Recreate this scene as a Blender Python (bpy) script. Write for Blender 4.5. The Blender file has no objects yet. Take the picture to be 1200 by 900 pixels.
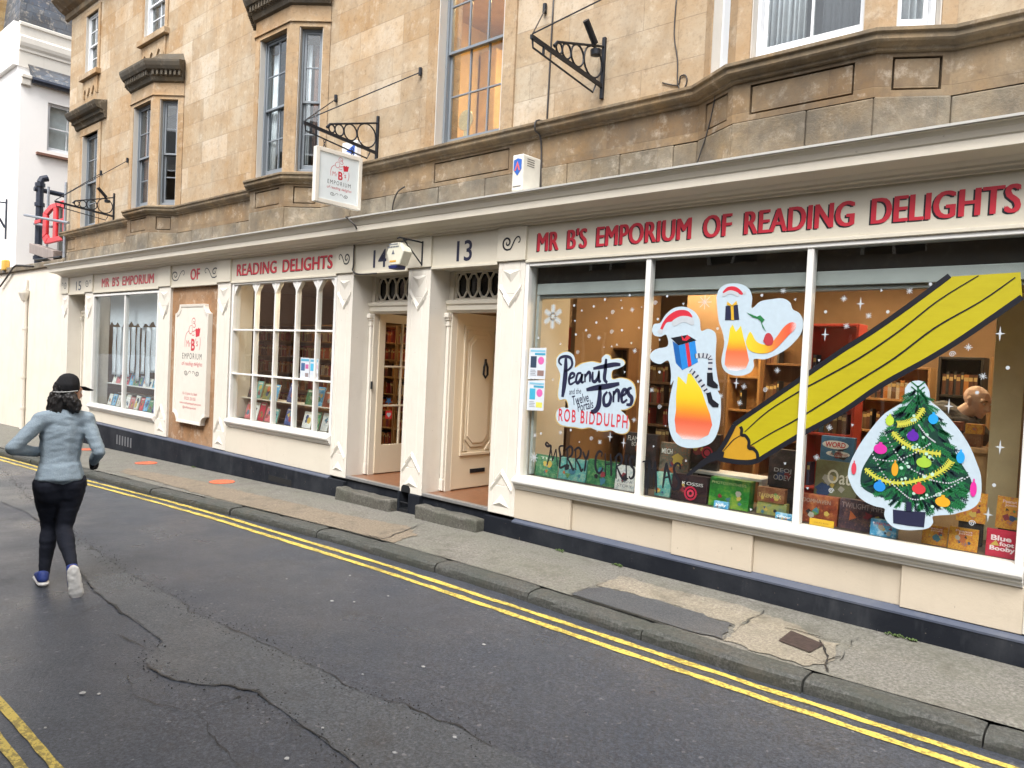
import bpy, bmesh, math, random
from mathutils import Vector, Matrix
from mathutils import noise as mnoise

rnd = random.Random(7)
S = bpy.context.scene
COL = S.collection
RAD = math.radians

# ------------------------------------------------------------------ camera
YAW, PITCH, ROLL, FPX = RAD(41.6816), RAD(-1.6260), RAD(2.7043), 880.0
CAM = Vector((0.0, -5.8, 1.95))
_f = Vector((-math.sin(YAW) * math.cos(PITCH), math.cos(YAW) * math.cos(PITCH), math.sin(PITCH)))
_r0 = Vector((math.cos(YAW), math.sin(YAW), 0.0))
_u0 = _r0.cross(_f)
_r = _r0 * math.cos(ROLL) + _u0 * math.sin(ROLL)
_u = _u0 * math.cos(ROLL) - _r0 * math.sin(ROLL)
cam = bpy.data.cameras.new('camera')
cam.sensor_width = 36.0
cam.lens = 36.0 * FPX / 1200.0
cam.clip_start, cam.clip_end = 0.05, 600.0
cam_o = bpy.data.objects.new('camera', cam)
COL.objects.link(cam_o)
M3 = Matrix((_r, _u, -_f)).transposed()
cam_o.matrix_world = Matrix.Translation(CAM) @ M3.to_4x4()
S.camera = cam_o

# ------------------------------------------------------------------ world, sun, exposure
world = bpy.data.worlds.new('World')
S.world = world
world.use_nodes = True
wn, wl = world.node_tree.nodes, world.node_tree.links
bg = wn['Background']
sky = wn.new('ShaderNodeTexSky')
sky.sky_type = 'NISHITA'
sky.sun_disc = False
SUN_EL, SUN_AZ = RAD(58), RAD(160)      # azimuth measured clockwise from +Y
sky.sun_elevation = SUN_EL
sky.sun_rotation = SUN_AZ
sky.dust_density = 4.0
sky.ozone_density = 1.0
hs = wn.new('ShaderNodeHueSaturation')   # overcast: the cloud takes the blue out
hs.inputs['Saturation'].default_value = 0.30
wl.new(sky.outputs[0], hs.inputs['Color'])
wl.new(hs.outputs[0], bg.inputs['Color'])
bg.inputs['Strength'].default_value = 0.13
sun = bpy.data.lights.new('sun', 'SUN')
sun.energy = 1.5
sun.angle = RAD(28)
sun.color = (1.0, 0.98, 0.955)
sun_o = bpy.data.objects.new('sun', sun)
COL.objects.link(sun_o)
_sd = Vector((math.sin(SUN_AZ) * math.cos(SUN_EL), math.cos(SUN_AZ) * math.cos(SUN_EL), math.sin(SUN_EL)))
sun_o.rotation_euler = _sd.to_track_quat('Z', 'Y').to_euler()
sun_o.location = (0, -10, 30)
S.view_settings.view_transform = 'Standard'
S.view_settings.look = 'None'
S.view_settings.gamma = 1.0
S.view_settings.use_curve_mapping = False
S.view_settings.exposure = 1.50
S.cycles.use_denoising = True
S.cycles.max_bounces = 10
S.cycles.diffuse_bounces = 4
S.cycles.transparent_max_bounces = 16
S.cycles.sample_clamp_indirect = 6.0
S.cycles.caustics_reflective = False
S.cycles.caustics_refractive = False

# photo pixel -> ray, facade plane y, or plane z / x (used to survey the real planes of the street)
def ray(px, py):
    return _f + _r * ((px - 600.0) / FPX) - _u * ((py - 450.0) / FPX)
def on_y(px, py, y=0.0):
    d = ray(px, py)
    return CAM + d * ((y - CAM.y) / d.y)
_GX = [-60, -30, -19, -16, -13, -10, -8, -5.4, 0, 40]
_GZ = [-.6, -.45, -.2, -.12, -.04, .04, .11, .15, .16, .17]
def gz(x):
    if x <= _GX[0]: return _GZ[0]
    for i in range(len(_GX) - 1):
        if x <= _GX[i + 1]:
            t = (x - _GX[i]) / (_GX[i + 1] - _GX[i])
            return _GZ[i] * (1 - t) + _GZ[i + 1] * t
    return _GZ[-1]
def on_ground(px, py, dz=0.0):
    d = ray(px, py); z = 0.0
    for _ in range(20):
        q = CAM + d * ((z - CAM.z) / d.z)
        z = gz(q.x) + dz
    return q

# ------------------------------------------------------------------ mesh helpers
class MB:
    def __init__(s): s.v = []; s.f = []; s.m = []; s.smooth = False
    def add(s, vs, fs, mi=0):
        b = len(s.v); s.v += [tuple(p) for p in vs]
        s.f += [tuple(i + b for i in q) for q in fs]; s.m += [mi] * len(fs); return s
    def box(s, x0, x1, y0, y1, z0, z1, mi=0):
        x0, x1 = min(x0, x1), max(x0, x1); y0, y1 = min(y0, y1), max(y0, y1); z0, z1 = min(z0, z1), max(z0, z1)
        return s.add([(x0, y0, z0), (x1, y0, z0), (x1, y1, z0), (x0, y1, z0), (x0, y0, z1), (x1, y0, z1), (x1, y1, z1), (x0, y1, z1)],
              [(0, 3, 2, 1), (4, 5, 6, 7), (0, 1, 5, 4), (1, 2, 6, 5), (2, 3, 7, 6), (3, 0, 4, 7)], mi)
    def quad(s, a, b, c, d, mi=0): return s.add([a, b, c, d], [(0, 1, 2, 3)], mi)
    def prism(s, poly, y0, y1, mi=0):
        """poly in (x, z), closed; extruded from y0 (front) to y1."""
        n = len(poly)
        vs = [(p[0], y0, p[1]) for p in poly] + [(p[0], y1, p[1]) for p in poly]
        fs = [tuple(range(n)), tuple(reversed(range(n, 2 * n)))]
        fs += [(i, i + n, (i + 1) % n + n, (i + 1) % n) for i in range(n)]
        return s.add(vs, fs, mi)
    def slab(s, poly, z0, z1, mi=0):
        n = len(poly)
        vs = [(p[0], p[1], z0) for p in poly] + [(p[0], p[1], z1) for p in poly]
        fs = [tuple(reversed(range(n))), tuple(range(n, 2 * n))]
        fs += [(i, (i + 1) % n, (i + 1) % n + n, i + n) for i in range(n)]
        return s.add(vs, fs, mi)
    def tube(s, pts, r, n=8, mi=0, cap=True):
        pts = [Vector(p) for p in pts]; rr = r if isinstance(r, (list, tuple)) else [r] * len(pts)
        b = len(s.v); up = None
        for i, p in enumerate(pts):
            t = (pts[min(i + 1, len(pts) - 1)] - pts[max(i - 1, 0)])
            t = t.normalized() if t.length > 1e-9 else Vector((0, 0, 1))
            if up is None:
                up = t.orthogonal().normalized()
            up = (up - t * up.dot(t))
            up = up.normalized() if up.length > 1e-6 else t.orthogonal().normalized()
            w = t.cross(up)
            for k in range(n):
                a = 2 * math.pi * k / n
                s.v.append(tuple(p + (up * math.cos(a) + w * math.sin(a)) * rr[i]))
        for i in range(len(pts) - 1):
            for k in range(n):
                s.f.append((b + i * n + k, b + i * n + (k + 1) % n, b + (i + 1) * n + (k + 1) % n, b + (i + 1) * n + k)); s.m.append(mi)
        if cap:
            s.f.append(tuple(b + k for k in reversed(range(n)))); s.m.append(mi)
            e = b + (len(pts) - 1) * n
            s.f.append(tuple(e + k for k in range(n))); s.m.append(mi)
        return s
    def sweep(s, prof, path, mi=0, cap=True):
        """prof: list of (out, z); path: list of (x, y) walked with the street on the right-hand outside (out is towards -normal)."""
        n = len(prof); b = len(s.v); P = [Vector((p[0], p[1], 0)) for p in path]
        for i, p in enumerate(P):
            ds = []
            if i > 0: ds.append((P[i] - P[i - 1]).normalized())
            if i < len(P) - 1: ds.append((P[i + 1] - P[i]).normalized())
            ns = [Vector((d.y, -d.x, 0)) for d in ds]
            m = sum(ns, Vector()).normalized(); k = 1.0 / max(.3, m.dot(ns[0]))
            for (o, z) in prof:
                q = p + m * (o * k); s.v.append((q.x, q.y, z))
        for i in range(len(P) - 1):
            for k in range(n - 1):
                s.f.append((b + i * n + k, b + (i + 1) * n + k, b + (i + 1) * n + k + 1, b + i * n + k + 1)); s.m.append(mi)
        if cap:
            s.f.append(tuple(b + k for k in range(n))); s.m.append(mi)
            e = b + (len(P) - 1) * n
            s.f.append(tuple(e + k for k in reversed(range(n)))); s.m.append(mi)
        return s
    def lathe(s, prof, c=(0, 0, 0), n=16, mi=0):
        b = len(s.v); k = len(prof)
        for j in range(n):
            a = 2 * math.pi * j / n
            for (r, z) in prof: s.v.append((c[0] + r * math.cos(a), c[1] + r * math.sin(a), c[2] + z))
        for j in range(n):
            for i in range(k - 1):
                s.f.append((b + j * k + i, b + ((j + 1) % n) * k + i, b + ((j + 1) % n) * k + i + 1, b + j * k + i + 1)); s.m.append(mi)
        return s
    def build(s, name, mat, parent=None, bevel=0.0, smooth=False, seg=2):
        return link_mesh(name, s.v, s.f, mat, parent, bevel, smooth, s.m, seg)

ORIG = {}
def link_mesh(name, v, f, mat, parent=None, bevel=0.0, smooth=False, mi=None, seg=2):
    me = bpy.data.meshes.new(name)
    off = ORIG.get(parent.name, Vector()) if parent else Vector()
    me.from_pydata([(p[0] - off.x, p[1] - off.y, p[2] - off.z) for p in v], [], f)
    mats = mat if isinstance(mat, (list, tuple)) else [mat]
    for m in mats: me.materials.append(m)
    if mi and len(mats) > 1:
        me.polygons.foreach_set('material_index', mi)
    me.validate()
    bm = bmesh.new(); bm.from_mesh(me)
    bmesh.ops.recalc_face_normals(bm, faces=bm.faces)
    bm.to_mesh(me); bm.free()
    if smooth:
        me.polygons.foreach_set('use_smooth', [True] * len(me.polygons))
    o = bpy.data.objects.new(name, me); COL.objects.link(o)
    if parent: o.parent = parent
    ORIG[o.name] = off
    if bevel > 0:
        b = o.modifiers.new('bevel', 'BEVEL'); b.width = bevel; b.segments = seg; b.limit_method = 'ANGLE'; b.angle_limit = RAD(40)
    return o
def tag(o, label=None, cat=None, group=None, kind=None):
    if label: o['label'] = label
    if cat: o['category'] = cat
    if group: o['group'] = group
    if kind: o['kind'] = kind
    return o
def thing(name, loc, label, cat, group=None, rz=0.0):
    o = bpy.data.objects.new(name, None); COL.objects.link(o)
    o.location = loc; o.rotation_euler = (0, 0, rz); o.empty_display_size = .1
    ORIG[o.name] = Vector(loc) if rz == 0 else Vector()
    return tag(o, label, cat, group)
def dup(root, loc=None, rz=None, label=None, group=None, mat=None):
    r = root.copy(); COL.objects.link(r)
    if loc is not None: r.location = loc
    if rz is not None: r.rotation_euler = (0, 0, rz)
    if label: r['label'] = label
    if group: r['group'] = group
    for ch in list(root.children):
        c = ch.copy(); COL.objects.link(c); c.parent = r
        for g in list(ch.children):
            d = g.copy(); COL.objects.link(d); d.parent = c
    return r

# ------------------------------------------------------------------ materials
class NT:
    def __init__(s, name):
        s.mat = bpy.data.materials.new(name); s.mat.use_nodes = True
        s.n = s.mat.node_tree.nodes; s.l = s.mat.node_tree.links
        s.bsdf = s.n['Principled BSDF']; s.out = s.n['Material Output']
    def node(s, t, **kw):
        o = s.n.new(t)
        for k, v in kw.items(): setattr(o, k, v)
        return o
    def coord(s, scale=(1, 1, 1), which='Object'):
        t = s.node('ShaderNodeTexCoord'); m = s.node('ShaderNodeMapping'); m.inputs['Scale'].default_value = scale
        s.l.new(t.outputs[which], m.inputs['Vector']); return m.outputs[0]
    def noise(s, vec, scale, detail=4, rough=.55):
        o = s.node('ShaderNodeTexNoise'); o.inputs['Scale'].default_value = scale
        o.inputs['Detail'].default_value = detail; o.inputs['Roughness'].default_value = rough
        s.l.new(vec, o.inputs['Vector']); return o.outputs['Fac']
    def ramp(s, fac, stops):
        o = s.node('ShaderNodeValToRGB'); e = o.color_ramp.elements
        while len(e) < len(stops): e.new(.5)
        for i, (p, c) in enumerate(stops):
            e[i].position = p; e[i].color = (*c, 1) if len(c) == 3 else c
        s.l.new(fac, o.inputs[0]); return o.outputs[0]
    def mix(s, fac, a, b, mode='MIX'):
        o = s.node('ShaderNodeMix', data_type='RGBA', blend_type=mode)
        for sock, val in ((o.inputs[0], fac), (o.inputs[6], a), (o.inputs[7], b)):
            if hasattr(val, 'is_output'): s.l.new(val, sock)
            elif isinstance(val, (int, float)): sock.default_value = val
            else: sock.default_value = (*val, 1)
        return o.outputs[2]
    def math(s, op, a, b=0.0):
        o = s.node('ShaderNodeMath', operation=op)
        for i, val in enumerate((a, b)):
            if hasattr(val, 'is_output'): s.l.new(val, o.inputs[i])
            else: o.inputs[i].default_value = val
        return o.outputs[0]
    def bump(s, h, strength=.3, dist=.01):
        o = s.node('ShaderNodeBump'); o.inputs['Strength'].default_value = strength; o.inputs['Distance'].default_value = dist
        s.l.new(h, o.inputs['Height']); s.l.new(o.outputs[0], s.bsdf.inputs['Normal'])
    def set(s, col=None, rough=None, metal=None, spec=None):
        for k, v in (('Base Color', col), ('Roughness', rough), ('Metallic', metal), ('Specular IOR Level', spec)):
            if v is None: continue
            if hasattr(v, 'is_output'): s.l.new(v, s.bsdf.inputs[k])
            elif isinstance(v, (tuple, list)): s.bsdf.inputs[k].default_value = (*v, 1)
            else: s.bsdf.inputs[k].default_value = v
        return s.mat

def plain(name, col, rough=.5, var=.12, scale=6, metal=0.0, bump=0.0, bscale=60):
    t = NT(name); v = t.coord()
    n = t.noise(v, scale, 5)
    c = t.ramp(n, [(.25, tuple(x * (1 - var) for x in col)), (.75, tuple(min(1, x * (1 + var)) for x in col))])
    t.set(c, rough, metal)
    if bump: t.bump(t.noise(v, bscale, 4), bump, .004)
    return t.mat
MATS = {}
def flat(col, rough=.55):
    k = (tuple(round(c, 3) for c in col), rough)
    if k not in MATS:
        MATS[k] = plain('ink_%d' % len(MATS), col, rough, .05, 25)
    return MATS[k]

def wall_uv(t, sx=1.0):
    """(x + y*.9, z) as a texture vector for walls, so that canted faces keep their joints"""
    tc = t.node('ShaderNodeTexCoord'); sp = t.node('ShaderNodeSeparateXYZ'); cb = t.node('ShaderNodeCombineXYZ')
    t.l.new(tc.outputs['Object'], sp.inputs[0])
    a = t.math('MULTIPLY', sp.outputs['Y'], .9); b = t.math('ADD', sp.outputs['X'], a)
    t.l.new(b, cb.inputs[0]); t.l.new(sp.outputs['Z'], cb.inputs[1])
    return cb.outputs[0], tc.outputs['Object'], sp
def stone_mat(name, tones, bw=.86, bh=.36, mortar=.0032, joint=(.15, .11, .07), stain=.5, soot=.0, rough_bump=.25, mort_bump=.5, jmix=.45):
    t = NT(name); uv, ob, sp = wall_uv(t)
    br = t.node('ShaderNodeTexBrick'); br.offset = .43; br.squash = 1.18; br.squash_frequency = 3
    br.inputs['Scale'].default_value = 1.0; br.inputs['Mortar Size'].default_value = mortar; br.inputs['Mortar Smooth'].default_value = .3
    br.inputs['Brick Width'].default_value = bw; br.inputs['Row Height'].default_value = bh; br.inputs['Bias'].default_value = 0
    br.inputs['Color1'].default_value = (0, 0, 0, 1); br.inputs['Color2'].default_value = (1, 1, 1, 1); br.inputs['Mortar'].default_value = (.5, .5, .5, 1)
    t.l.new(uv, br.inputs['Vector'])
    blk = t.ramp(br.outputs['Color'], [(i / (len(tones) - 1), c) for i, c in enumerate(tones)])
    big = t.noise(ob, .9, 8, .68)
    blk = t.mix(t.ramp(big, [(.38, (0, 0, 0)), (.66, (1, 1, 1))]), blk, t.mix(1.0, blk, (.84, .66, .46), 'MULTIPLY'))
    # run-down streaks and grime
    mp = t.node('ShaderNodeMapping'); mp.inputs['Scale'].default_value = (3.2, 3.2, 1.1); t.l.new(ob, mp.inputs[0])
    st = t.noise(mp.outputs[0], 1.0, 6, .65)
    blk = t.mix(t.math('MULTIPLY', t.ramp(st, [(.50, (0, 0, 0)), (.80, (1, 1, 1))]), stain * .8), blk, (.115, .085, .06))
    pit = t.noise(ob, 34, 5, .75)
    blk = t.mix(t.math('MULTIPLY', t.ramp(pit, [(.30, (1, 1, 1)), (.46, (0, 0, 0))]), .45), blk, (.15, .11, .075))
    pale = t.noise(ob, 6.5, 7, .75)
    blk = t.mix(t.math('MULTIPLY', t.ramp(pale, [(.54, (0, 0, 0)), (.68, (1, 1, 1))]), .45), blk, (.62, .54, .43))
    sp2 = t.noise(ob, 11, 8, .75)
    blk = t.mix(t.math('MULTIPLY', t.ramp(sp2, [(.52, (0, 0, 0)), (.72, (1, 1, 1))]), .55), blk, (.12, .085, .055))
    if soot:
        so = t.noise(ob, 2.3, 7, .7)
        blk = t.mix(t.math('MULTIPLY', t.ramp(so, [(.36, (0, 0, 0)), (.62, (1, 1, 1))]), soot), blk, (.085, .078, .066))
    col = t.mix(t.math('MULTIPLY', br.outputs['Fac'], jmix), blk, joint)
    t.set(col, .88, 0, .25)
    h = t.math('SUBTRACT', t.math('MULTIPLY', t.noise(ob, 55, 5, .7), rough_bump), t.math('MULTIPLY', br.outputs['Fac'], mort_bump))
    t.bump(h, .6, .012)
    return t.mat
BATH = [(.36, .28, .185), (.46, .385, .285), (.39, .315, .22), (.52, .45, .355), (.43, .355, .255), (.40, .30, .19)]
M = {}
M['stone'] = stone_mat('bath_stone', BATH, stain=.5)
M['stone_frieze'] = stone_mat('bath_stone_frieze', [(.22, .165, .105), (.31, .24, .155), (.25, .19, .12)], bw=.95, bh=2.0, stain=.8, soot=.5)
M['stone_rough'] = stone_mat('weathered_stone', [(.20, .18, .14), (.31, .28, .22), (.24, .215, .17)], bw=.62, bh=.4, stain=.5, soot=.7, rough_bump=.9)
M['stone_trim'] = stone_mat('bath_stone_trim', [(.40, .30, .19), (.46, .35, .23), (.36, .27, .17)], bw=1.4, bh=3.0, mortar=.003, stain=.5, soot=.12)
M['stone_string'] = stone_mat('string_stone', [(.26, .205, .13), (.34, .27, .175), (.23, .18, .115)], bw=1.5, bh=3.0, mortar=.003, stain=.8, soot=.65)
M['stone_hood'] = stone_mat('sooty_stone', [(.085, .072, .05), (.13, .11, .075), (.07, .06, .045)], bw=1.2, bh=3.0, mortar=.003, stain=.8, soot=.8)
M['stone_panel'] = stone_mat('brown_stone', [(.30, .19, .115), (.36, .235, .145), (.32, .205, .125)], bw=1.9, bh=.62, mortar=.002, stain=.55)

def paint_mat(name, col, rough=.42, dirt=.35, dirtcol=(.36, .31, .24), spec=.4):
    t = NT(name); v = t.coord()
    n = t.noise(v, 1.7, 6, .65)
    c = t.mix(t.math('MULTIPLY', t.ramp(n, [(.42, (0, 0, 0)), (.78, (1, 1, 1))]), dirt), col, tuple(a * .6 + b * .4 for a, b in zip(col, dirtcol)))
    mp = t.node('ShaderNodeMapping'); mp.inputs['Scale'].default_value = (7, 7, 1.6); t.l.new(v, mp.inputs[0])
    st = t.noise(mp.outputs[0], 1.0, 5, .6)
    c = t.mix(t.math('MULTIPLY', t.ramp(st, [(.58, (0, 0, 0)), (.85, (1, 1, 1))]), dirt * .55), c, dirtcol)
    sp = t.noise(v, 26, 3, .6)
    c = t.mix(t.math('MULTIPLY', t.ramp(sp, [(.70, (0, 0, 0)), (.75, (1, 1, 1))]), dirt), c, (.16, .13, .10))
    chip = t.noise(v, 17, 8, .85)
    c = t.mix(t.math('MULTIPLY', t.ramp(chip, [(.655, (0, 0, 0)), (.67, (1, 1, 1))]), min(1, dirt * 1.4)), c, (.22, .19, .15))
    t.set(c, rough, 0, spec)
    t.bump(t.math('ADD', t.noise(v, 9, 4), t.math('MULTIPLY', t.noise(v, 60, 4, .7), .4)), .3, .008)
    return t.mat
M['cream'] = paint_mat('cream_paint', (.63, .58, .485))
M['cream_light'] = paint_mat('pale_cream_paint', (.69, .65, .575), dirt=.42)
M['cream_riser'] = paint_mat('cream_render_paint', (.55, .475, .37), rough=.55, dirt=.5)
M['fascia'] = paint_mat('fascia_paint', (.60, .555, .455), dirt=.22)
M['white_paint'] = paint_mat('white_gloss_paint', (.72, .71, .68), rough=.3, dirt=.25)
M['lead'] = paint_mat('lead_flashing', (.62, .61, .57), rough=.5, dirt=.5, dirtcol=(.2, .2, .19))
M['plinth'] = paint_mat('black_plinth_paint', (.010, .012, .017), rough=.75, dirt=.75, dirtcol=(.085, .09, .098), spec=.15)
M['ledge'] = paint_mat('blue_grey_ledge', (.060, .072, .105), rough=.5, dirt=.5, dirtcol=(.2, .2, .2))
M['sash_grey'] = paint_mat('grey_sash_paint', (.19, .215, .24), rough=.35, dirt=.3)
M['sash_white'] = paint_mat('white_sash_paint', (.72, .74, .76), rough=.35, dirt=.2)
M['reveal'] = paint_mat('white_reveal', (.55, .52, .47), rough=.6, dirt=.5)
M['iron'] = plain('black_iron', (.018, .02, .026), .45, .3, 20, .4, .3)
M['pipe'] = plain('black_pipe_paint', (.022, .028, .045), .35, .3, 10)
M['steel'] = plain('galvanised_tube', (.33, .35, .38), .42, .2, 15, .7)
M['alu'] = plain('aluminium', (.46, .47, .48), .35, .12, 20, .8)
M['cable'] = flat((.035, .03, .028))
M['white_render'] = paint_mat('white_render', (.90, .88, .85), rough=.75, dirt=.12, dirtcol=(.6, .56, .5))
M['cream_wall'] = paint_mat('pale_render', (.72, .66, .56), rough=.8, dirt=.5, dirtcol=(.33, .28, .2))
M['slate'] = stone_mat('slate', [(.07, .085, .11), (.11, .13, .16), (.085, .10, .13)], bw=.36, bh=.21, mortar=.012, joint=(.03, .033, .04), stain=.3)
M['red_plastic'] = plain('red_plastic', (.62, .028, .035), .38, .15, 4)
M['red_ink'] = flat((.52, .026, .045), .4)
M['navy_ink'] = flat((.018, .020, .050), .4)
M['black_ink'] = flat((.010, .011, .016), .4)
M['white_ink'] = flat((.44, .475, .51), .45)
M['sticker'] = flat((.44, .535, .605), .4)
M['paper'] = flat((.56, .60, .65), .6)
def wood(name, c1, c2, rough=.45):
    t = NT(name); v = t.coord((1, 1, .12))
    n = t.noise(v, 16, 6, .65)
    t.set(t.ramp(n, [(.3, c1), (.7, c2)]), rough); t.bump(n, .12, .003)
    return t.mat
M['wood_dark'] = wood('brown_wood', (.12, .062, .030), (.20, .105, .05))
M['wood'] = wood('honey_wood', (.36, .20, .085), (.50, .30, .13))
M['wood_floor'] = wood('floor_boards', (.11, .045, .022), (.20, .085, .04), .3)
M['wood_red'] = plain('red_shelf_paint', (.55, .065, .045), .4)
def glass_mat(name, tint=(1, 1, 1), f0=.06):
    t = NT(name); t.n.remove(t.bsdf)
    lw = t.node('ShaderNodeLayerWeight'); lw.inputs['Blend'].default_value = .5
    p = t.math('POWER', lw.outputs['Facing'], 5.0)
    fr = t.math('ADD', t.math('MULTIPLY', p, 1 - f0), f0)
    tr = t.node('ShaderNodeBsdfTransparent'); tr.inputs[0].default_value = (*tint, 1)
    gl = t.node('ShaderNodeBsdfGlossy'); gl.inputs['Roughness'].default_value = .015
    nb = t.node('ShaderNodeBump'); nb.inputs['Strength'].default_value = .06; nb.inputs['Distance'].default_value = .02
    t.l.new(t.noise(t.coord(), 2.2, 2), nb.inputs['Height']); t.l.new(nb.outputs[0], gl.inputs['Normal'])
    mx = t.node('ShaderNodeMixShader')
    t.l.new(fr, mx.inputs[0]); t.l.new(tr.outputs[0], mx.inputs[1]); t.l.new(gl.outputs[0], mx.inputs[2])
    t.l.new(mx.outputs[0], t.out.inputs['Surface'])
    return t.mat
M['glass'] = glass_mat('window_glass', (.96, .975, .97))
M['glass_up'] = glass_mat('old_sash_glass', (.93, .96, .96), .07)
def emit_mat(name, col, strength):
    t = NT(name); t.set(col, .5)
    t.bsdf.inputs['Emission Color'].default_value = (*col, 1); t.bsdf.inputs['Emission Strength'].default_value = strength
    return t.mat
M['lamp'] = emit_mat('lamp_diffuser', (1.0, .74, .44), 16.0)
M['lamp_room'] = emit_mat('room_lamp_diffuser', (1.0, .72, .38), 190.0)
M['lamp_white'] = emit_mat('lamp_tube', (1.0, .86, .68), 13.0)
# ================================================================== GROUND
def asphalt(name, dark, light, tint, speck=.5, rough0=.24, rough1=.52, bump=.5):
    t = NT(name); v = t.coord()
    fine = t.noise(v, 62, 7, .82); mid = t.noise(v, 1.3, 8, .68); wet = t.noise(v, .75, 5, .6)
    c = t.ramp(fine, [(.36, tuple(x * .6 for x in dark)), (.5, tuple((a + b) * .42 for a, b in zip(dark, light))), (.66, tuple(x * 1.25 for x in light))])
    c = t.mix(t.ramp(mid, [(.40, (0, 0, 0)), (.68, (1, 1, 1))]), c, t.mix(1.0, c, tint, 'MULTIPLY'))
    vo = t.node('ShaderNodeTexVoronoi'); vo.inputs['Scale'].default_value = 58; t.l.new(v, vo.inputs['Vector'])
    chip = t.ramp(vo.outputs['Color'], [(.90, (0, 0, 0)), (.95, (1, 1, 1))])
    c = t.mix(t.math('MULTIPLY', chip, speck), c, (.24, .235, .24))
    blot = t.noise(v, 3.7, 5, .65)
    c = t.mix(t.math('MULTIPLY', t.ramp(blot, [(.56, (0, 0, 0)), (.72, (1, 1, 1))]), .4), c, (.03, .026, .024))
    r = t.node('ShaderNodeMapRange'); r.inputs[1].default_value = .35; r.inputs[2].default_value = .65
    r.inputs[3].default_value = rough0; r.inputs[4].default_value = rough1; t.l.new(wet, r.inputs[0])
    t.set(c, r.outputs[0], 0, .45)
    t.bump(t.math('ADD', fine, t.math('MULTIPLY', t.noise(v, 60, 4, .7), .8)), bump, .006)
    return t.mat
M['road'] = asphalt('damp_asphalt', (.027, .031, .039), (.082, .089, .107), (.80, .86, .93))
M['road_old'] = asphalt('worn_asphalt', (.036, .040, .045), (.104, .112, .124), (.86, .9, .94))
M['patch'] = asphalt('patch_tarmac', (.040, .044, .050), (.105, .112, .122), (.9, .9, .9), .4)
M['crack'] = asphalt('tar_seam', (.008, .008, .009), (.03, .03, .032), (.8, .8, .8), .1)
def paving(name, a, b, moss=(.135, .138, .105), mossy=.5):
    t = NT(name); v = t.coord()
    fine = t.noise(v, 48, 8, .82); mid = t.noise(v, 2.2, 8, .7)
    c = t.ramp(fine, [(.34, tuple(x * .38 for x in a)), (.5, a), (.66, b)])
    c = t.mix(t.math('MULTIPLY', t.ramp(mid, [(.42, (0, 0, 0)), (.66, (1, 1, 1))]), mossy), c, moss)
    dk = t.noise(v, 4.5, 8, .75)
    c = t.mix(t.math('MULTIPLY', t.ramp(dk, [(.50, (0, 0, 0)), (.66, (1, 1, 1))]), .6), c, (.075, .068, .055))
    t.set(c, .72, 0, .35)
    t.bump(t.math('ADD', fine, t.math('MULTIPLY', t.noise(v, 40, 4), .8)), .55, .006)
    return t.mat
M['pave'] = paving('worn_pavement', (.145, .138, .120), (.27, .258, .23))
M['pave_tan'] = paving('tan_pavement', (.185, .15, .11), (.30, .25, .19), (.17, .14, .10), .5)
M['pave_pale'] = paving('pale_pavement', (.215, .19, .15), (.36, .325, .265), (.19, .17, .125), .5)
M['kerbstone'] = paving('kerb_stone', (.060, .061, .056), (.125, .125, .115), (.045, .052, .042), .6)
M['step_stone'] = paving('step_stone', (.095, .09, .077), (.19, .18, .155), (.065, .07, .05), .6)
def line_paint(name, col):
    t = NT(name); v = t.coord()
    w = t.noise(v, 38, 5, .7); big = t.noise(v, 2.0, 4)
    thr = t.math('ADD', t.math('MULTIPLY', big, .42), .31)
    worn = t.math('GREATER_THAN', w, thr)
    c = t.mix(t.math('MULTIPLY', worn, .75), col, tuple(x * .3 + .012 for x in col))
    t.set(c, .55); t.bump(t.noise(v, 120, 3), .5, .004)
    return t.mat
M['yellow_line'] = line_paint('yellow_road_paint', (.58, .44, .085))

def interp(pts, x):
    if x <= pts[0][0]: return pts[0][1]
    for a, b in zip(pts, pts[1:]):
        if x <= b[0]:
            t = (x - a[0]) / (b[0] - a[0]); return a[1] * (1 - t) + b[1] * t
    return pts[-1][1]
KB = [(-60, -2.2), (-22, -1.62), (-15, -1.44), (-12.5, -1.32), (-8, -1.19), (-6.4, -1.09), (-4, -1.03), (-2.8, -1.06), (-1.9, -1.10), (-.5, -1.03), (40, -1.0)]
kb = lambda x: interp(KB, x)
DR = -.115                                     # road below the pavement's back edge
XS = [-200, -90] + [-60 + i * .75 for i in range(135)] + [80, 200]
ys = [-200, -60, -20, -8, -5, -4, -3, -2, -1, 0, 1, 8, 20, 60, 200]
v, f = [], []
for x in XS:
    for y in ys: v.append((x, y, gz(x) + DR))
n = len(ys)
for i in range(len(XS) - 1):
    for j in range(n - 1): f.append((i * n + j, (i + 1) * n + j, (i + 1) * n + j + 1, i * n + j + 1))
tag(link_mesh('road', v, f, M['road'], smooth=True), kind='structure')
def strip(name, mat, xs, lo, hi, zf, thick=None, jit=0.0, kind='structure', parent=None):
    v, f = [], []
    for x in xs:
        a, b = lo(x), hi(x)
        v += [(x, a + rnd.uniform(-jit, jit), zf(x, a)), (x, b + rnd.uniform(-jit, jit), zf(x, b))]
    for i in range(len(xs) - 1): f.append((2 * i, 2 * i + 2, 2 * i + 3, 2 * i + 1))
    return tag(link_mesh(name, v, f, mat, parent), kind=kind)
fr = lambda a, b, s: [a + (b - a) * i / max(1, int((b - a) / s)) for i in range(max(1, int((b - a) / s)) + 1)]
pz = lambda x, y: gz(x) - .02 * min(1, max(0, y / min(-.2, kb(x))))
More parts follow.
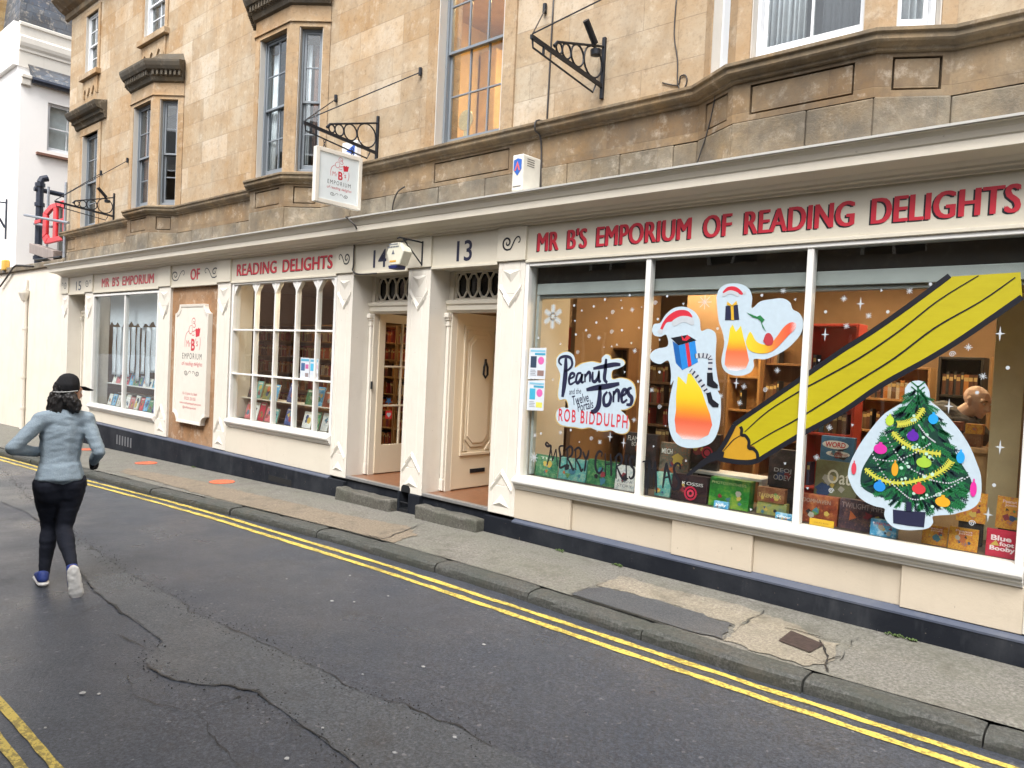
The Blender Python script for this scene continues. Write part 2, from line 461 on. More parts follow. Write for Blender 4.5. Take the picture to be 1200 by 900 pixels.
# shop side pavement, kerb stones with open joints
pv, pf = [], []
xs = fr(-60, 40, .5)
for x in xs:
    for k in range(5):
        y = .30 + (kb(x) + .01 - .30) * k / 4; pv.append((x, y, pz(x, y) + .004 * mnoise.noise((x * 1.3, y * 3, 0))))
for i in range(len(xs) - 1):
    for k in range(4): pf.append((i * 5 + k, i * 5 + k + 1, (i + 1) * 5 + k + 1, (i + 1) * 5 + k))
tag(link_mesh('pavement', pv, pf, M['pave'], smooth=True), kind='structure')
mb = MB(); x = -40.0
while x < 14:
    L = rnd.uniform(.72, 1.25); a, b = x + .005, x + L - .005; z = rnd.uniform(-.007, .007); o = rnd.uniform(-.012, .012); w = .165 + o
    nS = 14 if x > -14 else 2; b0 = len(mb.v)
    for i in range(nS + 1):
        X_ = a + (b - a) * i / nS; yk, zt = kb(X_), gz(X_) - .021 + z; e = .008 if i in (0, nS) else 0
        nz = lambda k, s_=1.0: (mnoise.noise((X_ * 7, k * 3.1, 2)) * .008 + mnoise.noise((X_ * 23, k * 5.3, 7)) * .006) * s_
        for (yy, zz) in ((yk, zt - .30), (yk - w + .004, zt - .30), (yk - w + nz(1), zt - .055 + nz(2)), (yk - w + .006 + nz(3) + e, zt - .026 + nz(4)), (yk - w + .026 + nz(5) + e, zt - .006 + nz(6, .5) - e), (yk - w * .5, zt + nz(7, .5) - e), (yk, zt + nz(8, .4) - e)):
            mb.v.append((X_, yy, zz))
    for i in range(nS):
        for k in range(6): mb.f.append((b0 + i * 7 + k, b0 + (i + 1) * 7 + k, b0 + (i + 1) * 7 + k + 1, b0 + i * 7 + k + 1)); mb.m.append(0)
    mb.f.append(tuple(b0 + k for k in range(7))); mb.f.append(tuple(b0 + nS * 7 + k for k in reversed(range(7)))); mb.m += [0, 0]
    x += L
tag(mb.build('kerb', M['kerbstone']), kind='structure')
# the far side of the road, under the photographer's feet
NK = -4.98
strip('pavement', M['pave'], fr(-60, 40, 1.0), lambda x: -7.2, lambda x: NK - .15, lambda x, y: gz(x) - .005)
mb = MB(); x = -40.0
while x < 14:
    L = rnd.uniform(.8, 1.2); a, b = x + .006, x + L - .006
    mb.add([(a, NK - .16, gz(a) - .3), (b, NK - .16, gz(b) - .3), (b, NK, gz(b) - .3), (a, NK, gz(a) - .3),
            (a, NK - .16, gz(a)), (b, NK - .16, gz(b)), (b, NK, gz(b) - .01), (a, NK, gz(a) - .01)],
           [(0, 3, 2, 1), (4, 5, 6, 7), (0, 1, 5, 4), (1, 2, 6, 5), (2, 3, 7, 6), (3, 0, 4, 7)])
    x += L
tag(mb.build('kerb', M['kerbstone'], bevel=.012), kind='structure')
# double yellow lines, both sides
Y1 = [(-60, -2.7), (-22, -1.85), (-15, -1.64), (-12.4, -1.56), (-9.9, -1.43), (-7.7, -1.425), (-3.9, -1.345), (-1.8, -1.32), (-.5, -1.285), (40, -1.3)]
zr = lambda d: (lambda x, y: gz(x) + DR + d)
for off, wd in ((0, .058), (-.145, .062)):
    strip('yellow_line', M['yellow_line'], fr(-40, 14, .12), lambda x: interp(Y1, x) + off - wd, lambda x: interp(Y1, x) + off, zr(.004), jit=.008)
for yy in (-4.605, -4.715):
    strip('yellow_line', M['yellow_line'], fr(-40, 14, .12), lambda x: yy - .044, lambda x: yy, zr(.004), jit=.004)
# tar seams and the worn lane between them (traced on the road plane)
def gpath(px): return [on_ground(a, b, DR) for a, b in px]
def dense(P, step=.035):
    o = []
    for a, b in zip(P, P[1:]):
        m = max(1, int((b - a).length / step))
        for i in range(m): o.append(a.lerp(b, i / m))
    return o + [P[-1]]
C1 = [(0, 548), (30, 580), (60, 610), (105, 640), (150, 672), (185, 690), (215, 706), (222, 716), (260, 733), (300, 750), (345, 770), (395, 797), (425, 812), (455, 824), (475, 826), (500, 838), (540, 855), (577, 876)]; C1X = [(620, 893), (680, 925), (760, 960)]
C2 = [(0, 588), (30, 600), (60, 622), (85, 660), (110, 692), (140, 716), (170, 737), (190, 752), (178, 768), (170, 774), (178, 785), (200, 797), (235, 803), (262, 803), (300, 812), (330, 833), (370, 862), (400, 884), (420, 899)]; C2X = [(450, 930), (500, 965)]
C3 = [(150, 790), (152, 808), (168, 820), (185, 828), (215, 832), (232, 838), (262, 880), (278, 900)]
C4 = [(30, 790), (75, 790), (110, 786), (155, 785), (172, 772)]
C5 = [(128, 854), (160, 853), (200, 850)]; C6 = [(228, 836), (250, 828), (280, 816)]; C7 = [(45, 833), (75, 823), (100, 815)]
C8 = [(20, 715), (50, 720), (85, 725), (115, 710)]; C9 = [(135, 745), (165, 757), (176, 768)]; C10 = [(0, 560), (25, 566), (60, 560), (100, 563)]
P1, P2 = gpath(C1 + C1X), gpath(C2 + C2X)
lane = [(p.x, p.y) for p in P1] + [(p.x, p.y) for p in reversed(P2)]
bm = bmesh.new()
vs = [bm.verts.new((x, y, gz(x) + DR + .004)) for x, y in lane]
bm.faces.new(vs); bmesh.ops.triangulate(bm, faces=bm.faces[:])
me = bpy.data.meshes.new('road_lane'); bm.to_mesh(me); bm.free(); me.materials.append(M['road_old'])
o = bpy.data.objects.new('road_lane', me); COL.objects.link(o); tag(o, kind='structure')
def crack(P, w, z=.008, zf=None, name='road_crack'):
    zf = zf or (lambda x, y: gz(x) + DR)
    P = dense(P); v, f = [], []; m = MB()
    for i, p in enumerate(P):
        d = (P[min(i + 1, len(P) - 1)] - P[max(0, i - 1)]); d.z = 0; d.normalize(); nn = Vector((-d.y, d.x, 0))
        wig = nn * (mnoise.noise((p.x * 9, p.y * 9, 1)) * .03)
        ww = w * max(.06, .55 + 1.5 * mnoise.noise((p.x * 3.1, p.y * 3.1, 4))) * rnd.uniform(.5, 1.3)
        for s_ in (-1, 1):
            q = p + wig + nn * ww * s_ * rnd.uniform(.4, 1.2); v.append((q.x, q.y, zf(q.x, q.y) + z))
    for i in range(len(P) - 1): f.append((2 * i, 2 * i + 1, 2 * i + 3, 2 * i + 2))
    tag(link_mesh(name, v, f, M['crack']), kind='structure')
for c_, w in ((C1, .0055), (C2, .009), (C3, .0045), (C4, .003), (C5, .004), (C6, .006), (C7, .003), (C8, .004), (C9, .005), (C10, .005)):
    crack(gpath(c_), w)
# crumbs of loose aggregate along the seams
m = MB()
for P in (gpath(C1), gpath(C2[7:])):
    for p in dense(P, .02):
        for _ in range(2):
            q = p + Vector((rnd.gauss(0, .05), rnd.gauss(0, .06), 0)); s_ = rnd.uniform(.002, .008); z = gz(q.x) + DR + .004
            m.add([(q.x - s_, q.y, z), (q.x, q.y - s_ * .7, z), (q.x + s_ * .8, q.y, z), (q.x, q.y + s_, z), (q.x, q.y, z + s_ * .8)],
                  [(0, 1, 4), (1, 2, 4), (2, 3, 4), (3, 0, 4)])
tag(m.build('road_grit', M['crack']), kind='stuff')
# pavement patches
def gpatch(name, px, mat, dz, zadd, jit=.022):
    P = dense([on_ground(a, b, dz) for a, b in px] + [on_ground(*px[0], dz)], .045)[:-1]
    bm = bmesh.new(); vs = []
    for p in P:
        x, y = p.x + rnd.uniform(-jit, jit), p.y + rnd.uniform(-jit, jit)
        y = max(y, kb(x) + .012)
        vs.append(bm.verts.new((x, y, pz(x, y) + zadd)))
    bm.faces.new(vs); bmesh.ops.triangulate(bm, faces=bm.faces[:])
    bmesh.ops.recalc_face_normals(bm, faces=bm.faces[:])
    me = bpy.data.meshes.new(name); bm.to_mesh(me); bm.free(); me.materials.append(mat)
    o = bpy.data.objects.new(name, me); COL.objects.link(o); tag(o, kind='structure'); return o
gpatch('paving_patch', [(300, 580), (345, 590), (400, 603), (480, 618), (487, 628), (455, 637), (425, 632), (360, 612), (300, 596), (240, 580), (180, 563), (140, 553), (150, 549), (230, 563)], M['pave_tan'], -.012, .006)
gpatch('tarmac_patch', [(668, 697), (690, 690), (712, 690), (760, 702), (815, 718), (858, 733), (846, 748), (800, 738), (740, 722)], M['patch'], -.012, .010)
gpatch('paving_patch', [(698, 685), (730, 676), (780, 690), (850, 706), (893, 719), (862, 733), (815, 717), (760, 701)], M['pave_pale'], -.008, .006)
gpatch('paving_patch', [(862, 735), (893, 720), (935, 733), (965, 752), (985, 755), (975, 775), (948, 780), (905, 768), (850, 750)], M['pave_pale'], -.008, .006)
mh = gpatch('drain_cover', [(912, 752), (927, 741), (966, 757), (949, 766)], M['iron'], -.01, .014, 0)
mh.data.materials[0] = plain('rusty_iron', (.045, .03, .028), .6, .5, 30, .3, .6)
del mh['kind']; tag(mh, 'small rusty rectangular iron cover set in the pavement near the kerb', 'drain cover')
for c_, w in (([(420, 636), (455, 630), (487, 618), (520, 606)], .007), ([(300, 596), (350, 610), (410, 622), (460, 634)], .005), ([(846, 750), (880, 728), (897, 718)], .006), ([(985, 775), (1000, 752), (1025, 742), (1030, 738)], .007),
             ([(660, 700), (690, 688), (740, 676)], .005), ([(920, 737), (965, 750), (1000, 758)], .006), ([(960, 752), (972, 770), (968, 786)], .012), ([(945, 768), (962, 775), (985, 770)], .010)):
    crack([on_ground(a, b, -.01) for a, b in c_], w, .013, pz, 'pavement_crack')
# tufts of weed at the foot of the plinth
wd = flat((.07, .11, .03), .7)
for px, py in ((660, 645), (728, 662), (1054, 743), (1070, 748), (222, 548)):
    p = on_ground(px, py); m = MB()
    for q in range(14):
        a = rnd.uniform(0, 6.3); L = rnd.uniform(.015, .05); x_, y_ = p.x + rnd.gauss(0, .03), -.045 - abs(rnd.gauss(0, .012)); d = Vector((math.cos(a), -abs(math.sin(a)), .5)).normalized() * L
        m.tube([(x_, y_, pz(x_, y_)), (x_ + d.x * .6, y_ + d.y * .5, pz(x_, y_) + d.z), (x_ + d.x, y_ + d.y, pz(x_, y_) + d.z * .8)], [.003, .006, .001], 4)
    tag(m.build('weed', wd), 'tiny tuft of weed growing at the foot of the black plinth', 'weed', 'weeds along the plinth')
# orange distancing spots on the pavement
orange = line_paint('faded_orange_vinyl', (.62, .13, .055))
for k, (px, py, lab) in enumerate(((171, 543, 'faded orange round marker on the pavement below the brown panel'), (260, 565, 'faded orange round marker on the pavement below the small-paned window, nearest one'),
                                   (103, 527, 'faded orange round marker on the pavement half hidden behind the runner'))):
    p = on_ground(px, py, -.008)
    m = MB(); m.slab([(p.x + .20 * math.cos(a) * (1 + .05 * math.sin(3 * a)), p.y + .17 * math.sin(a)) for a in [i * math.tau / 28 for i in range(28)]], 0, .003)
    m.v = [(x, y, z + pz(x, y) + .0045) for x, y, z in m.v]
    tag(m.build('floor_marker', orange), lab, 'floor marker', 'orange markers on the pavement')
# flattened chewing gum, a leaf and a cigarette end
gum = flat((.34, .34, .335), .6)
gpx = [(87, 747), (141, 779), (97, 813), (116, 814), (53, 854), (336, 679), (410, 675), (389, 705), (415, 706), (455, 699), (425, 791), (378, 854), (336, 890), (462, 883), (533, 865), (567, 756), (496, 782), (268, 898), (638, 730), (602, 857), (723, 852), (858, 844), (892, 844), (1033, 700), (736, 810), (663, 780), (448, 880), (182, 845), (900, 867), (533, 702), (700, 735), (820, 768)]
for k, (px, py) in enumerate(gpx[2:17]):
    p = on_ground(px, py, DR); s_ = rnd.uniform(.008, .017) * (1.1 if k in (0, 1, 12, 13) else .75)
    m = MB(); m.slab([(p.x + s_ * 1.2 * math.cos(a) * rnd.uniform(.7, 1.15), p.y + s_ * math.sin(a) * rnd.uniform(.7, 1.15)) for a in [i * math.tau / 9 for i in range(9)]], gz(p.x) + DR + .003, gz(p.x) + DR + .007)
    tag(m.build('chewing_gum', gum), 'flattened pale spot of chewing gum trodden into the dark road', 'chewing gum', 'gum spots on the road')
p = on_ground(704, 732, DR); m = MB()
m.add([(p.x - .06, p.y, .012), (p.x - .03, p.y + .03, .03), (p.x + .01, p.y + .035, .012), (p.x + .02, p.y + .01, .035), (p.x + .07, p.y - .01, .01), (p.x + .02, p.y - .03, .022), (p.x - .02, p.y - .03, .010)],
      [(0, 1, 3, 6), (1, 2, 3), (3, 2, 4), (3, 4, 5), (3, 5, 6)])
m.v = [(x, y, z + gz(x) + DR) for x, y, z in m.v]
tag(m.build('fallen_leaf', flat((.16, .06, .035), .6)), 'curled brown fallen leaf in the gutter beside the yellow lines', 'leaf')
p = on_ground(1077, 843, DR); m = MB(); m.tube([(p.x - .02, p.y, gz(p.x) + DR + .006), (p.x + .012, p.y + .004, gz(p.x) + DR + .006)], .005, 8)
tag(m.build('cigarette_end', flat((.62, .27, .07), .6)), 'orange cigarette end lying in the gutter against the kerb', 'cigarette end')
# ================================================================== STONE TERRACE (upper floors)
class Fr:
    """a vertical face: origin, direction along it; u along, d inwards, z up"""
    def __init__(s, o, e=None, d=(1, 0)):
        s.o = Vector((o[0], o[1]))
        if e is not None:
            s.d = Vector((e[0] - o[0], e[1] - o[1])); s.L = s.d.length; s.d.normalize()
        else: s.d = Vector(d); s.L = 0
        s.n = Vector((-s.d.y, s.d.x))
    def p(s, u, d, z):
        q = s.o + s.d * u + s.n * d; return (q.x, q.y, z)
    def box(s, mb, u0, u1, d0, d1, z0, z1, mi=0):
        b = [s.p(u0, d0, z0), s.p(u1, d0, z0), s.p(u1, d1, z0), s.p(u0, d1, z0), s.p(u0, d0, z1), s.p(u1, d0, z1), s.p(u1, d1, z1), s.p(u0, d1, z1)]
        mb.add(b, [(0, 3, 2, 1), (4, 5, 6, 7), (0, 1, 5, 4), (1, 2, 6, 5), (2, 3, 7, 6), (3, 0, 4, 7)], mi)
    def face(s, mb, u0, u1, z0, z1, holes, d0, dep, mi=0, step=1e9):
        us = sorted({u0, u1, *[h[0] for h in holes], *[h[1] for h in holes]}); zs = sorted({z0, z1, *[h[2] for h in holes], *[h[3] for h in holes]})
        us = [u for u in us if u0 <= u <= u1]; zs = [z for z in zs if z0 <= z <= z1]
        for a, b in zip(us, us[1:]):
            for c, e in zip(zs, zs[1:]):
                if any(h[0] <= (a + b) / 2 <= h[1] and h[2] <= (c + e) / 2 <= h[3] for h in holes): continue
                mb.quad(s.p(a, d0, c), s.p(b, d0, c), s.p(b, d0, e), s.p(a, d0, e), mi)
                mb.quad(s.p(a, d0 + dep, c), s.p(a, d0 + dep, e), s.p(b, d0 + dep, e), s.p(b, d0 + dep, c), mi)
        def ring(a, b, c, e):
            mb.quad(s.p(a, d0, c), s.p(a, d0, e), s.p(a, d0 + dep, e), s.p(a, d0 + dep, c), mi)
            mb.quad(s.p(b, d0, c), s.p(b, d0 + dep, c), s.p(b, d0 + dep, e), s.p(b, d0, e), mi)
            mb.quad(s.p(a, d0, e), s.p(b, d0, e), s.p(b, d0 + dep, e), s.p(a, d0 + dep, e), mi)
            mb.quad(s.p(a, d0, c), s.p(a, d0 + dep, c), s.p(b, d0 + dep, c), s.p(b, d0, c), mi)
        ring(u0, u1, z0, z1)
        for h in holes: ring(*h)

TER = thing('stone_terrace', (-9.5, .1, 0), 'long terrace of honey coloured ashlar stone with canted bay windows above the cream shopfront', 'building')
W0, W1, WT = -18.9, 2.6, 10.4
WY = .10
BAYS = [(-14.55, -13.60, -.25), (-10.17, -9.25, -.25), (-2.78, -1.72, -.20)]
CANT = .43
flat_wins = [(-17.95, -17.08, 4.40, 6.38), (-6.62, -5.58, 4.40, 6.62), (-17.93, -17.25, 7.66, 8.92), (-14.90, -14.02, 7.66, 8.95)]
holes = list(flat_wins) + [(b[0] - .3, b[1] + .3, 4.42, 6.3) for b in BAYS]
wall = Fr((0, 0))
mb = MB(); wall.face(mb, W0, W1, 3.45, WT, holes, WY, .34)
mb.box(W0, W0 + .3, WY + .345, 6.0, -.3, WT)          # the end gable wall
mb.build('wall', M['stone'], TER)
# storey band under the first floor windows: rough course, panelled frieze, moulded string
base = [(W0, .05)]
for xl, xr, yb in BAYS:
    base += [(xl - CANT, .05), (xl, yb), (xr, yb), (xr + CANT, .05)]
base += [(W1, .05)]
mbf, mbr, mbg = MB(), MB(), MB()
panels = {0: [(.25, .75)], 2: [(.14, .80)], 1: [(.12, .40)], 3: [(.12, .40)], 6: [(.14, .78)], 5: [(.12, .44)], 7: [(.12, .44)],
          8: [(2.25, 3.42)], 10: [(.14, .92)], 9: [(.10, .42)], 11: [(.11, .43)]}
for i, (a, b) in enumerate(zip(base, base[1:])):
    F_ = Fr(a, b); hs_ = [(u0, u1, 3.975, 4.205) for (u0, u1) in panels.get(i, [])]
    F_.face(mbf, 0, F_.L, 3.93, 4.24, hs_, 0, .05)
    for (u0, u1, z0, z1) in hs_:
        F_.box(mbf, u0 + .016, u1 - .016, .006, .045, z0 + .014, z1 - .014)
        F_.box(mbg, u0, u1, .046, .06, z0, z1)
    u = 0.0
    while u < F_.L - .02:
        w = min(F_.L - u, rnd.uniform(.42, .85))
        if F_.L - u - w < .2: w = F_.L - u
        pr = rnd.uniform(.004, .020); top = 3.93
        F_.box(mbr, u + .002, u + w - .002, -pr, .06, 3.628, top + rnd.uniform(-.012, -.001))
        u += w
mbf.build('frieze', M['stone_frieze'], TER, .003)
mbr.build('rough_course', M['stone_rough'], TER, .012)
mbg.build('panel_groove', flat((.05, .035, .022), .9), TER)
prof = [(0, 4.235), (.028, 4.24), (.028, 4.262), (.05, 4.27), (.075, 4.285), (.085, 4.30), (.085, 4.335), (.105, 4.345), (.105, 4.372), (-.10, 4.395)]
mb = MB(); mb.sweep(prof, base); mb.build('string_course', M['stone_string'], TER, .003)
mb = MB(); mb.sweep([(0, 9.12), (.05, 9.15), (.06, 9.25), (.16, 9.30), (.30, 9.42), (.34, 9.46), (.34, 9.58), (-.02, 9.66)], [(W0 - .25, .09), (W1, .09)])
mb.build('eaves_cornice', M['stone_string'], TER, .003)

def sash(parent, F_, u0, u1, z0, z1, d, cols, rows, mat, glass, meet=.5, horns=True):
    """a double-hung sash: fixed box frame, two sashes with glazing bars, a pane of glass in each"""
    fw = .030
    m = MB()
    for a, b, c, e in ((u0, u0 + fw, z0, z1), (u1 - fw, u1, z0, z1), (u0 + fw, u1 - fw, z1 - fw, z1), (u0 + fw, u1 - fw, z0, z0 + .05)):
        F_.box(m, a, b, d, d + .10, c, e)
    fr_ = m.build('window_frame', mat, parent, .004)
    zm = z0 + (z1 - z0) * meet
    for k, (za, zb, dd) in enumerate(((zm - .02, z1 - fw, d + .018), (z0 + .05, zm + .02, d + .055))):
        m = MB(); a0, a1 = u0 + fw + .002, u1 - fw - .002; r = .032
        F_.box(m, a0, a0 + r, dd, dd + .034, za, zb); F_.box(m, a1 - r, a1, dd, dd + .034, za, zb)
        F_.box(m, a0 + r, a1 - r, dd, dd + .034, zb - r, zb); F_.box(m, a0 + r, a1 - r, dd, dd + .034, za, za + (r if k == 0 else .07))
        zlo, zhi = za + (r if k == 0 else .07), zb - r
        for c in range(1, cols):
            u = a0 + r + (a1 - a0 - 2 * r) * c / cols; F_.box(m, u - .010, u + .010, dd + .004, dd + .03, zlo, zhi)
        for q in range(1, rows):
            z = zlo + (zhi - zlo) * q / rows; F_.box(m, a0 + r, a1 - r, dd + .006, dd + .028, z - .010, z + .010)
        s_ = m.build('sash', mat, parent, .003)
        g = MB(); F_.box(g, a0 + r, a1 - r, dd + .014, dd + .018, zlo, zhi)
        g.build('pane', glass, parent)
def room(parent, x0, x1, y0, y1, z0, z1, mat, floor=None):
    m = MB(); t = .04
    m.box(x0 - t, x0, y0, y1, z0, z1); m.box(x1, x1 + t, y0, y1, z0, z1); m.box(x0 - t, x1 + t, y1, y1 + t, z0, z1)
    m.box(x0 - t, x1 + t, y0, y1 + t, z1, z1 + t); m.box(x0 - t, x1 + t, y0, y1 + t, z0 - t, z0)
    return m.build('interior_wall', mat, parent)
M['room_dark'] = plain('dim_room_plaster', (.16, .14, .12), .8)
M['room_orange'] = plain('orange_room_plaster', (.50, .36, .17), .8)
M['room_grey'] = plain('grey_room_plaster', (.30, .31, .33), .8)
M['curtain'] = plain('net_curtain', (.78, .80, .83), .8, .08, 30)
M['curtain_brown'] = plain('brown_curtain', (.17, .085, .06), .8, .2, 30)
def curtain(parent, F_, u0, u1, d, z0, z1, mat, waves=7, amp=.03):
    v, f = [], []; n_ = waves * 6
    for i in range(n_ + 1):
        u = u0 + (u1 - u0) * i / n_; dd = d + amp * math.sin(i * math.tau / 6) + amp * .4 * math.sin(i * 1.7)
        v += [F_.p(u, dd, z0), F_.p(u, dd * .3 + d * .7, z1)]
    for i in range(n_): f.append((2 * i, 2 * i + 2, 2 * i + 3, 2 * i + 1))
    o = link_mesh('curtain', v, f, mat, parent, smooth=True)
    sm = o.modifiers.new('thick', 'SOLIDIFY'); sm.thickness = .004
    return o
def surround(parent, u0, u1, z0, z1, w=.15, proud=.028, sill=True, F_=wall, d=WY):
    m = MB()
    F_.box(m, u0 - w, u0, d - proud, d + .08, z0, z1); F_.box(m, u1, u1 + w, d - proud, d + .08, z0, z1)
    F_.box(m, u0 - w, u1 + w, d - proud - .004, d + .08, z1, z1 + w)
    o = m.build('window_surround', M['stone_trim'], parent, .006)
    for ua, ub in ((u0 + .001, u0 + .012), (u1 - .012, u1 - .001)):      # limewashed reveals
        m = MB(); F_.box(m, ua, ub, d - proud + .004, d + .16, z0, z1); m.build('reveal', M['reveal'], parent)
    if sill:
        m = MB(); F_.box(m, u0 - w - .05, u1 + w + .05, d - .10, d + .12, z0 - .11, z0)
        m.build('window_sill', M['stone_trim'], parent, .008)
def hood(parent, path, z, h=.34, out=.30, roof=True):
    pr = [(0, z), (.04, z + .02), (.06, z + .08), (.075, z + .10), (.075, z + .16), (out * .75, z + .19), (out * .9, z + .24), (out, z + .30), (out, z + h), (0, z + h + .06)]
    m = MB(); m.sweep(pr, path)
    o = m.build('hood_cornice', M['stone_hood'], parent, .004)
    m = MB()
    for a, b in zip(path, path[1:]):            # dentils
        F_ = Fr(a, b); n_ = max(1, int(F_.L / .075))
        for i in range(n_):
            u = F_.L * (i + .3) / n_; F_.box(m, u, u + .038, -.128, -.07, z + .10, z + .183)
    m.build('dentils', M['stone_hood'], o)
    return o
def wavy_apron(parent, u0, u1, z0, z1, F_=wall, d=WY):
    """carved panel with a zigzag drapery under an upper window"""
    m = MB(); n_ = 24
    top = [(u0 + (u1 - u0) * i / n_, z1) for i in range(n_ + 1)]
    bot = [(u0 + (u1 - u0) * i / n_, z0 + (z1 - z0) * (.30 + .22 * math.sin(i / n_ * math.tau * 3))) for i in range(n_ + 1)]
    poly = bot + list(reversed(top))
    m.prism(poly, d - .03, d + .02)
    F_.box(m, u0 - .04, u0, d - .035, d + .02, z0, z1); F_.box(m, u1, u1 + .04, d - .035, d + .02, z0, z1)
    m.build('carved_apron', M['stone_trim'], parent, .004)

# --- flat windows
u0, u1, z0, z1 = flat_wins[0]
surround(TER, u0, u1, z0, z1, sill=False); sash(TER, wall, u0 + .014, u1 - .014, z0, z1 - .002, .16, 2, 2, M['sash_grey'], M['glass_up'])
room(TER, u0 - .3, u1 + .5, .47, 2.4, 4.0, 6.8, M['room_dark']); curtain(TER, wall, u0 + .05, u1 - .1, .42, 4.45, 6.35, M['curtain_brown'])
hood(TER, [(u0 - .42, WY - .001), (u1 + .40, WY - .001)], 6.55, .32, .26)
u0, u1, z0, z1 = flat_wins[1]
surround(TER, u0, u1, z0, z1, w=.17, sill=False); sash(TER, wall, u0 + .014, u1 - .014, z0, z1 - .002, .185, 3, 2, M['sash_grey'], M['glass'], meet=.5)
room(TER, u0 - 1.6, u1 + 1.4, .47, 3.2, 3.9, 6.95, M['room_orange'])
m = MB(); m.box(u0 - 1.55, u1 + 1.35, 3.02, 3.19, 6.62, 6.94); m.box(u0 - 1.55, u0 - 1.2, 2.3, 3.19, 3.95, 6.6)
m.build('interior_moulding', M['room_orange'], TER, .02)
ul = thing('ceiling_light', (-6.3, 1.7, 6.80), 'lit warm lamp in the room behind the tall sash window', 'lamp')
m = MB(); m.box(-6.50, -6.1, 1.6, 1.8, 6.77, 6.80); m.build('diffuser', M['lamp_room'], ul); m = MB(); m.box(-6.58, -6.02, 1.47, 1.93, 6.80, 6.90); m.build('housing', M['sash_grey'], ul)
for k in (2, 3):
    u0, u1, z0, z1 = flat_wins[k]
    surround(TER, u0, u1, z0, z1, w=.11); sash(TER, wall, u0 + .014, u1 - .014, z0, z1 - .002, .13, 2, 2, M['sash_white'], M['glass_up'])
    room(TER, u0 - .3, u1 + .5, .47, 2.2, 7.3, 9.3, M['room_grey'])
    wavy_apron(TER, u0 - .02, u1 + .02, z0 - .48, z0 - .12)
# --- canted bays
def bay(k, xl, xr, yb, top, hooded, mat, glass, rows):
    z0 = 4.39; root = None
    A, B, C_, D = (xl - CANT, .09), (xl, yb), (xr, yb), (xr + CANT, .09)
    m = MB(); faces = [Fr(A, B), Fr(B, C_), Fr(C_, D)]
    wins = []
    for i, F_ in enumerate(faces):
        mg = (.115, .095) if i == 1 else ((.12, .10) if i == 2 else (.10, .12))
        h = (mg[0], F_.L - mg[1], z0 + .02, top); wins.append(h)
        F_.face(m, 0, F_.L, z0 - .03, top + .36, [h], 0, .17)
    b = m.build('bay_window', M['stone_trim'], TER, .004)
    for F_, h in zip(faces, wins):
        for ua, ub in ((h[0] + .001, h[0] + .010), (h[1] - .010, h[1] - .001)):
            mm = MB(); F_.box(mm, ua, ub, .012, .15, h[2], h[3]); mm.build('reveal', M['reveal'], b)
        sash(b, F_, h[0] + .012, h[1] - .012, h[2] + .001, h[3] - .002, .085, 2 if F_ is faces[1] else 1, rows, mat, glass)
    mm = MB()
    F_ = faces[1]
    for F_ in faces: F_.box(mm, -.01, F_.L + .01, -.022, -.001, top + .06, top + .085)
    mm.build('lintel_band', M['stone_trim'], b, .004)
    if hooded:
        path = [A, B, C_, D]
        h_ = hood(TER, path, top + .28, .34, .20)
        mm = MB(); mid = [(A[0] + .1, .1), (B[0] + .06, yb + .10), (C_[0] - .06, yb + .10), (D[0] - .1, .1)]; zt = top + .66
        pl = [(p[0], p[1], zt - .02) for p in [A, (B[0], yb), (C_[0], yb), D]] + [(p[0], p[1] + .0, zt + .16) for p in mid]
        mm.add(pl, [(0, 1, 5, 4), (1, 2, 6, 5), (2, 3, 7, 6), (4, 5, 6, 7), (0, 3, 2, 1)])
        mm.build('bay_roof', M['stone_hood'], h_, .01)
    return b, faces, wins
b0, f0, w0_ = bay(0, *BAYS[0], 6.24, True, M['sash_grey'], M['glass_up'], 2)
b1, f1, w1_ = bay(1, *BAYS[1], 6.36, True, M['sash_grey'], M['glass_up'], 2)
b2, f2, w2_ = bay(2, *BAYS[2], 6.30, False, M['sash_white'], M['glass_up'], 1)
for bb, (xl, xr, yb), mt in ((b0, BAYS[0], 'room_dark'), (b1, BAYS[1], 'room_grey'), (b2, BAYS[2], 'room_grey')):
    m = MB(); x0, x1 = xl - .9, xr + .9; y1 = 2.6; t = .04
    m.box(x0 - t, x0, .45, y1, 4.0, 6.9); m.box(x1, x1 + t, .45, y1, 4.0, 6.9); m.box(x0 - t, x1 + t, y1, y1 + t, 4.0, 6.9)
    m.box(x0 - t, x1 + t, .45, y1 + t, 6.9, 6.94); m.box(x0 - t, x1 + t, .45, y1 + t, 4.0 - t, 4.0)
    m.build('interior_wall', M[mt], bb)
    m = MB(); m.slab([(xl - CANT + .1, .30), (xl + .05, yb + .2), (xr - .05, yb + .2), (xr + CANT - .1, .30)], 6.32, 6.36); m.slab([(xl - CANT + .1, .30), (xl + .05, yb + .19), (xr - .05, yb + .19), (xr + CANT - .1, .30)], 4.31, 4.345)
    m.build('bay_lining', M[mt], bb)
curtain(b1, f1[1], .12, .30, .22, 4.42, 6.2, M['curtain'], 4); curtain(b1, f1[2], .10, .24, .22, 4.42, 6.2, M['curtain'], 4)
curtain(b1, f1[2], .27, .46, .25, 4.42, 6.2, M['curtain_brown'], 4); curtain(b1, f1[1], .62, .84, .24, 4.42, 6.2, M['curtain'], 4)
curtain(b0, f0[1], .12, .40, .22, 4.42, 6.1, M['curtain_brown'], 5)
curtain(b2, f2[1], .12, .46, .24, 4.42, 6.3, M['curtain'], 8); curtain(b2, f2[1], .56, .96, .30, 4.42, 6.3, plain('grey_blind', (.17, .18, .20), .8), 9, .006)
curtain(b2, f2[2], .12, .38, .22, 4.42, 6.3, M['curtain'], 5)
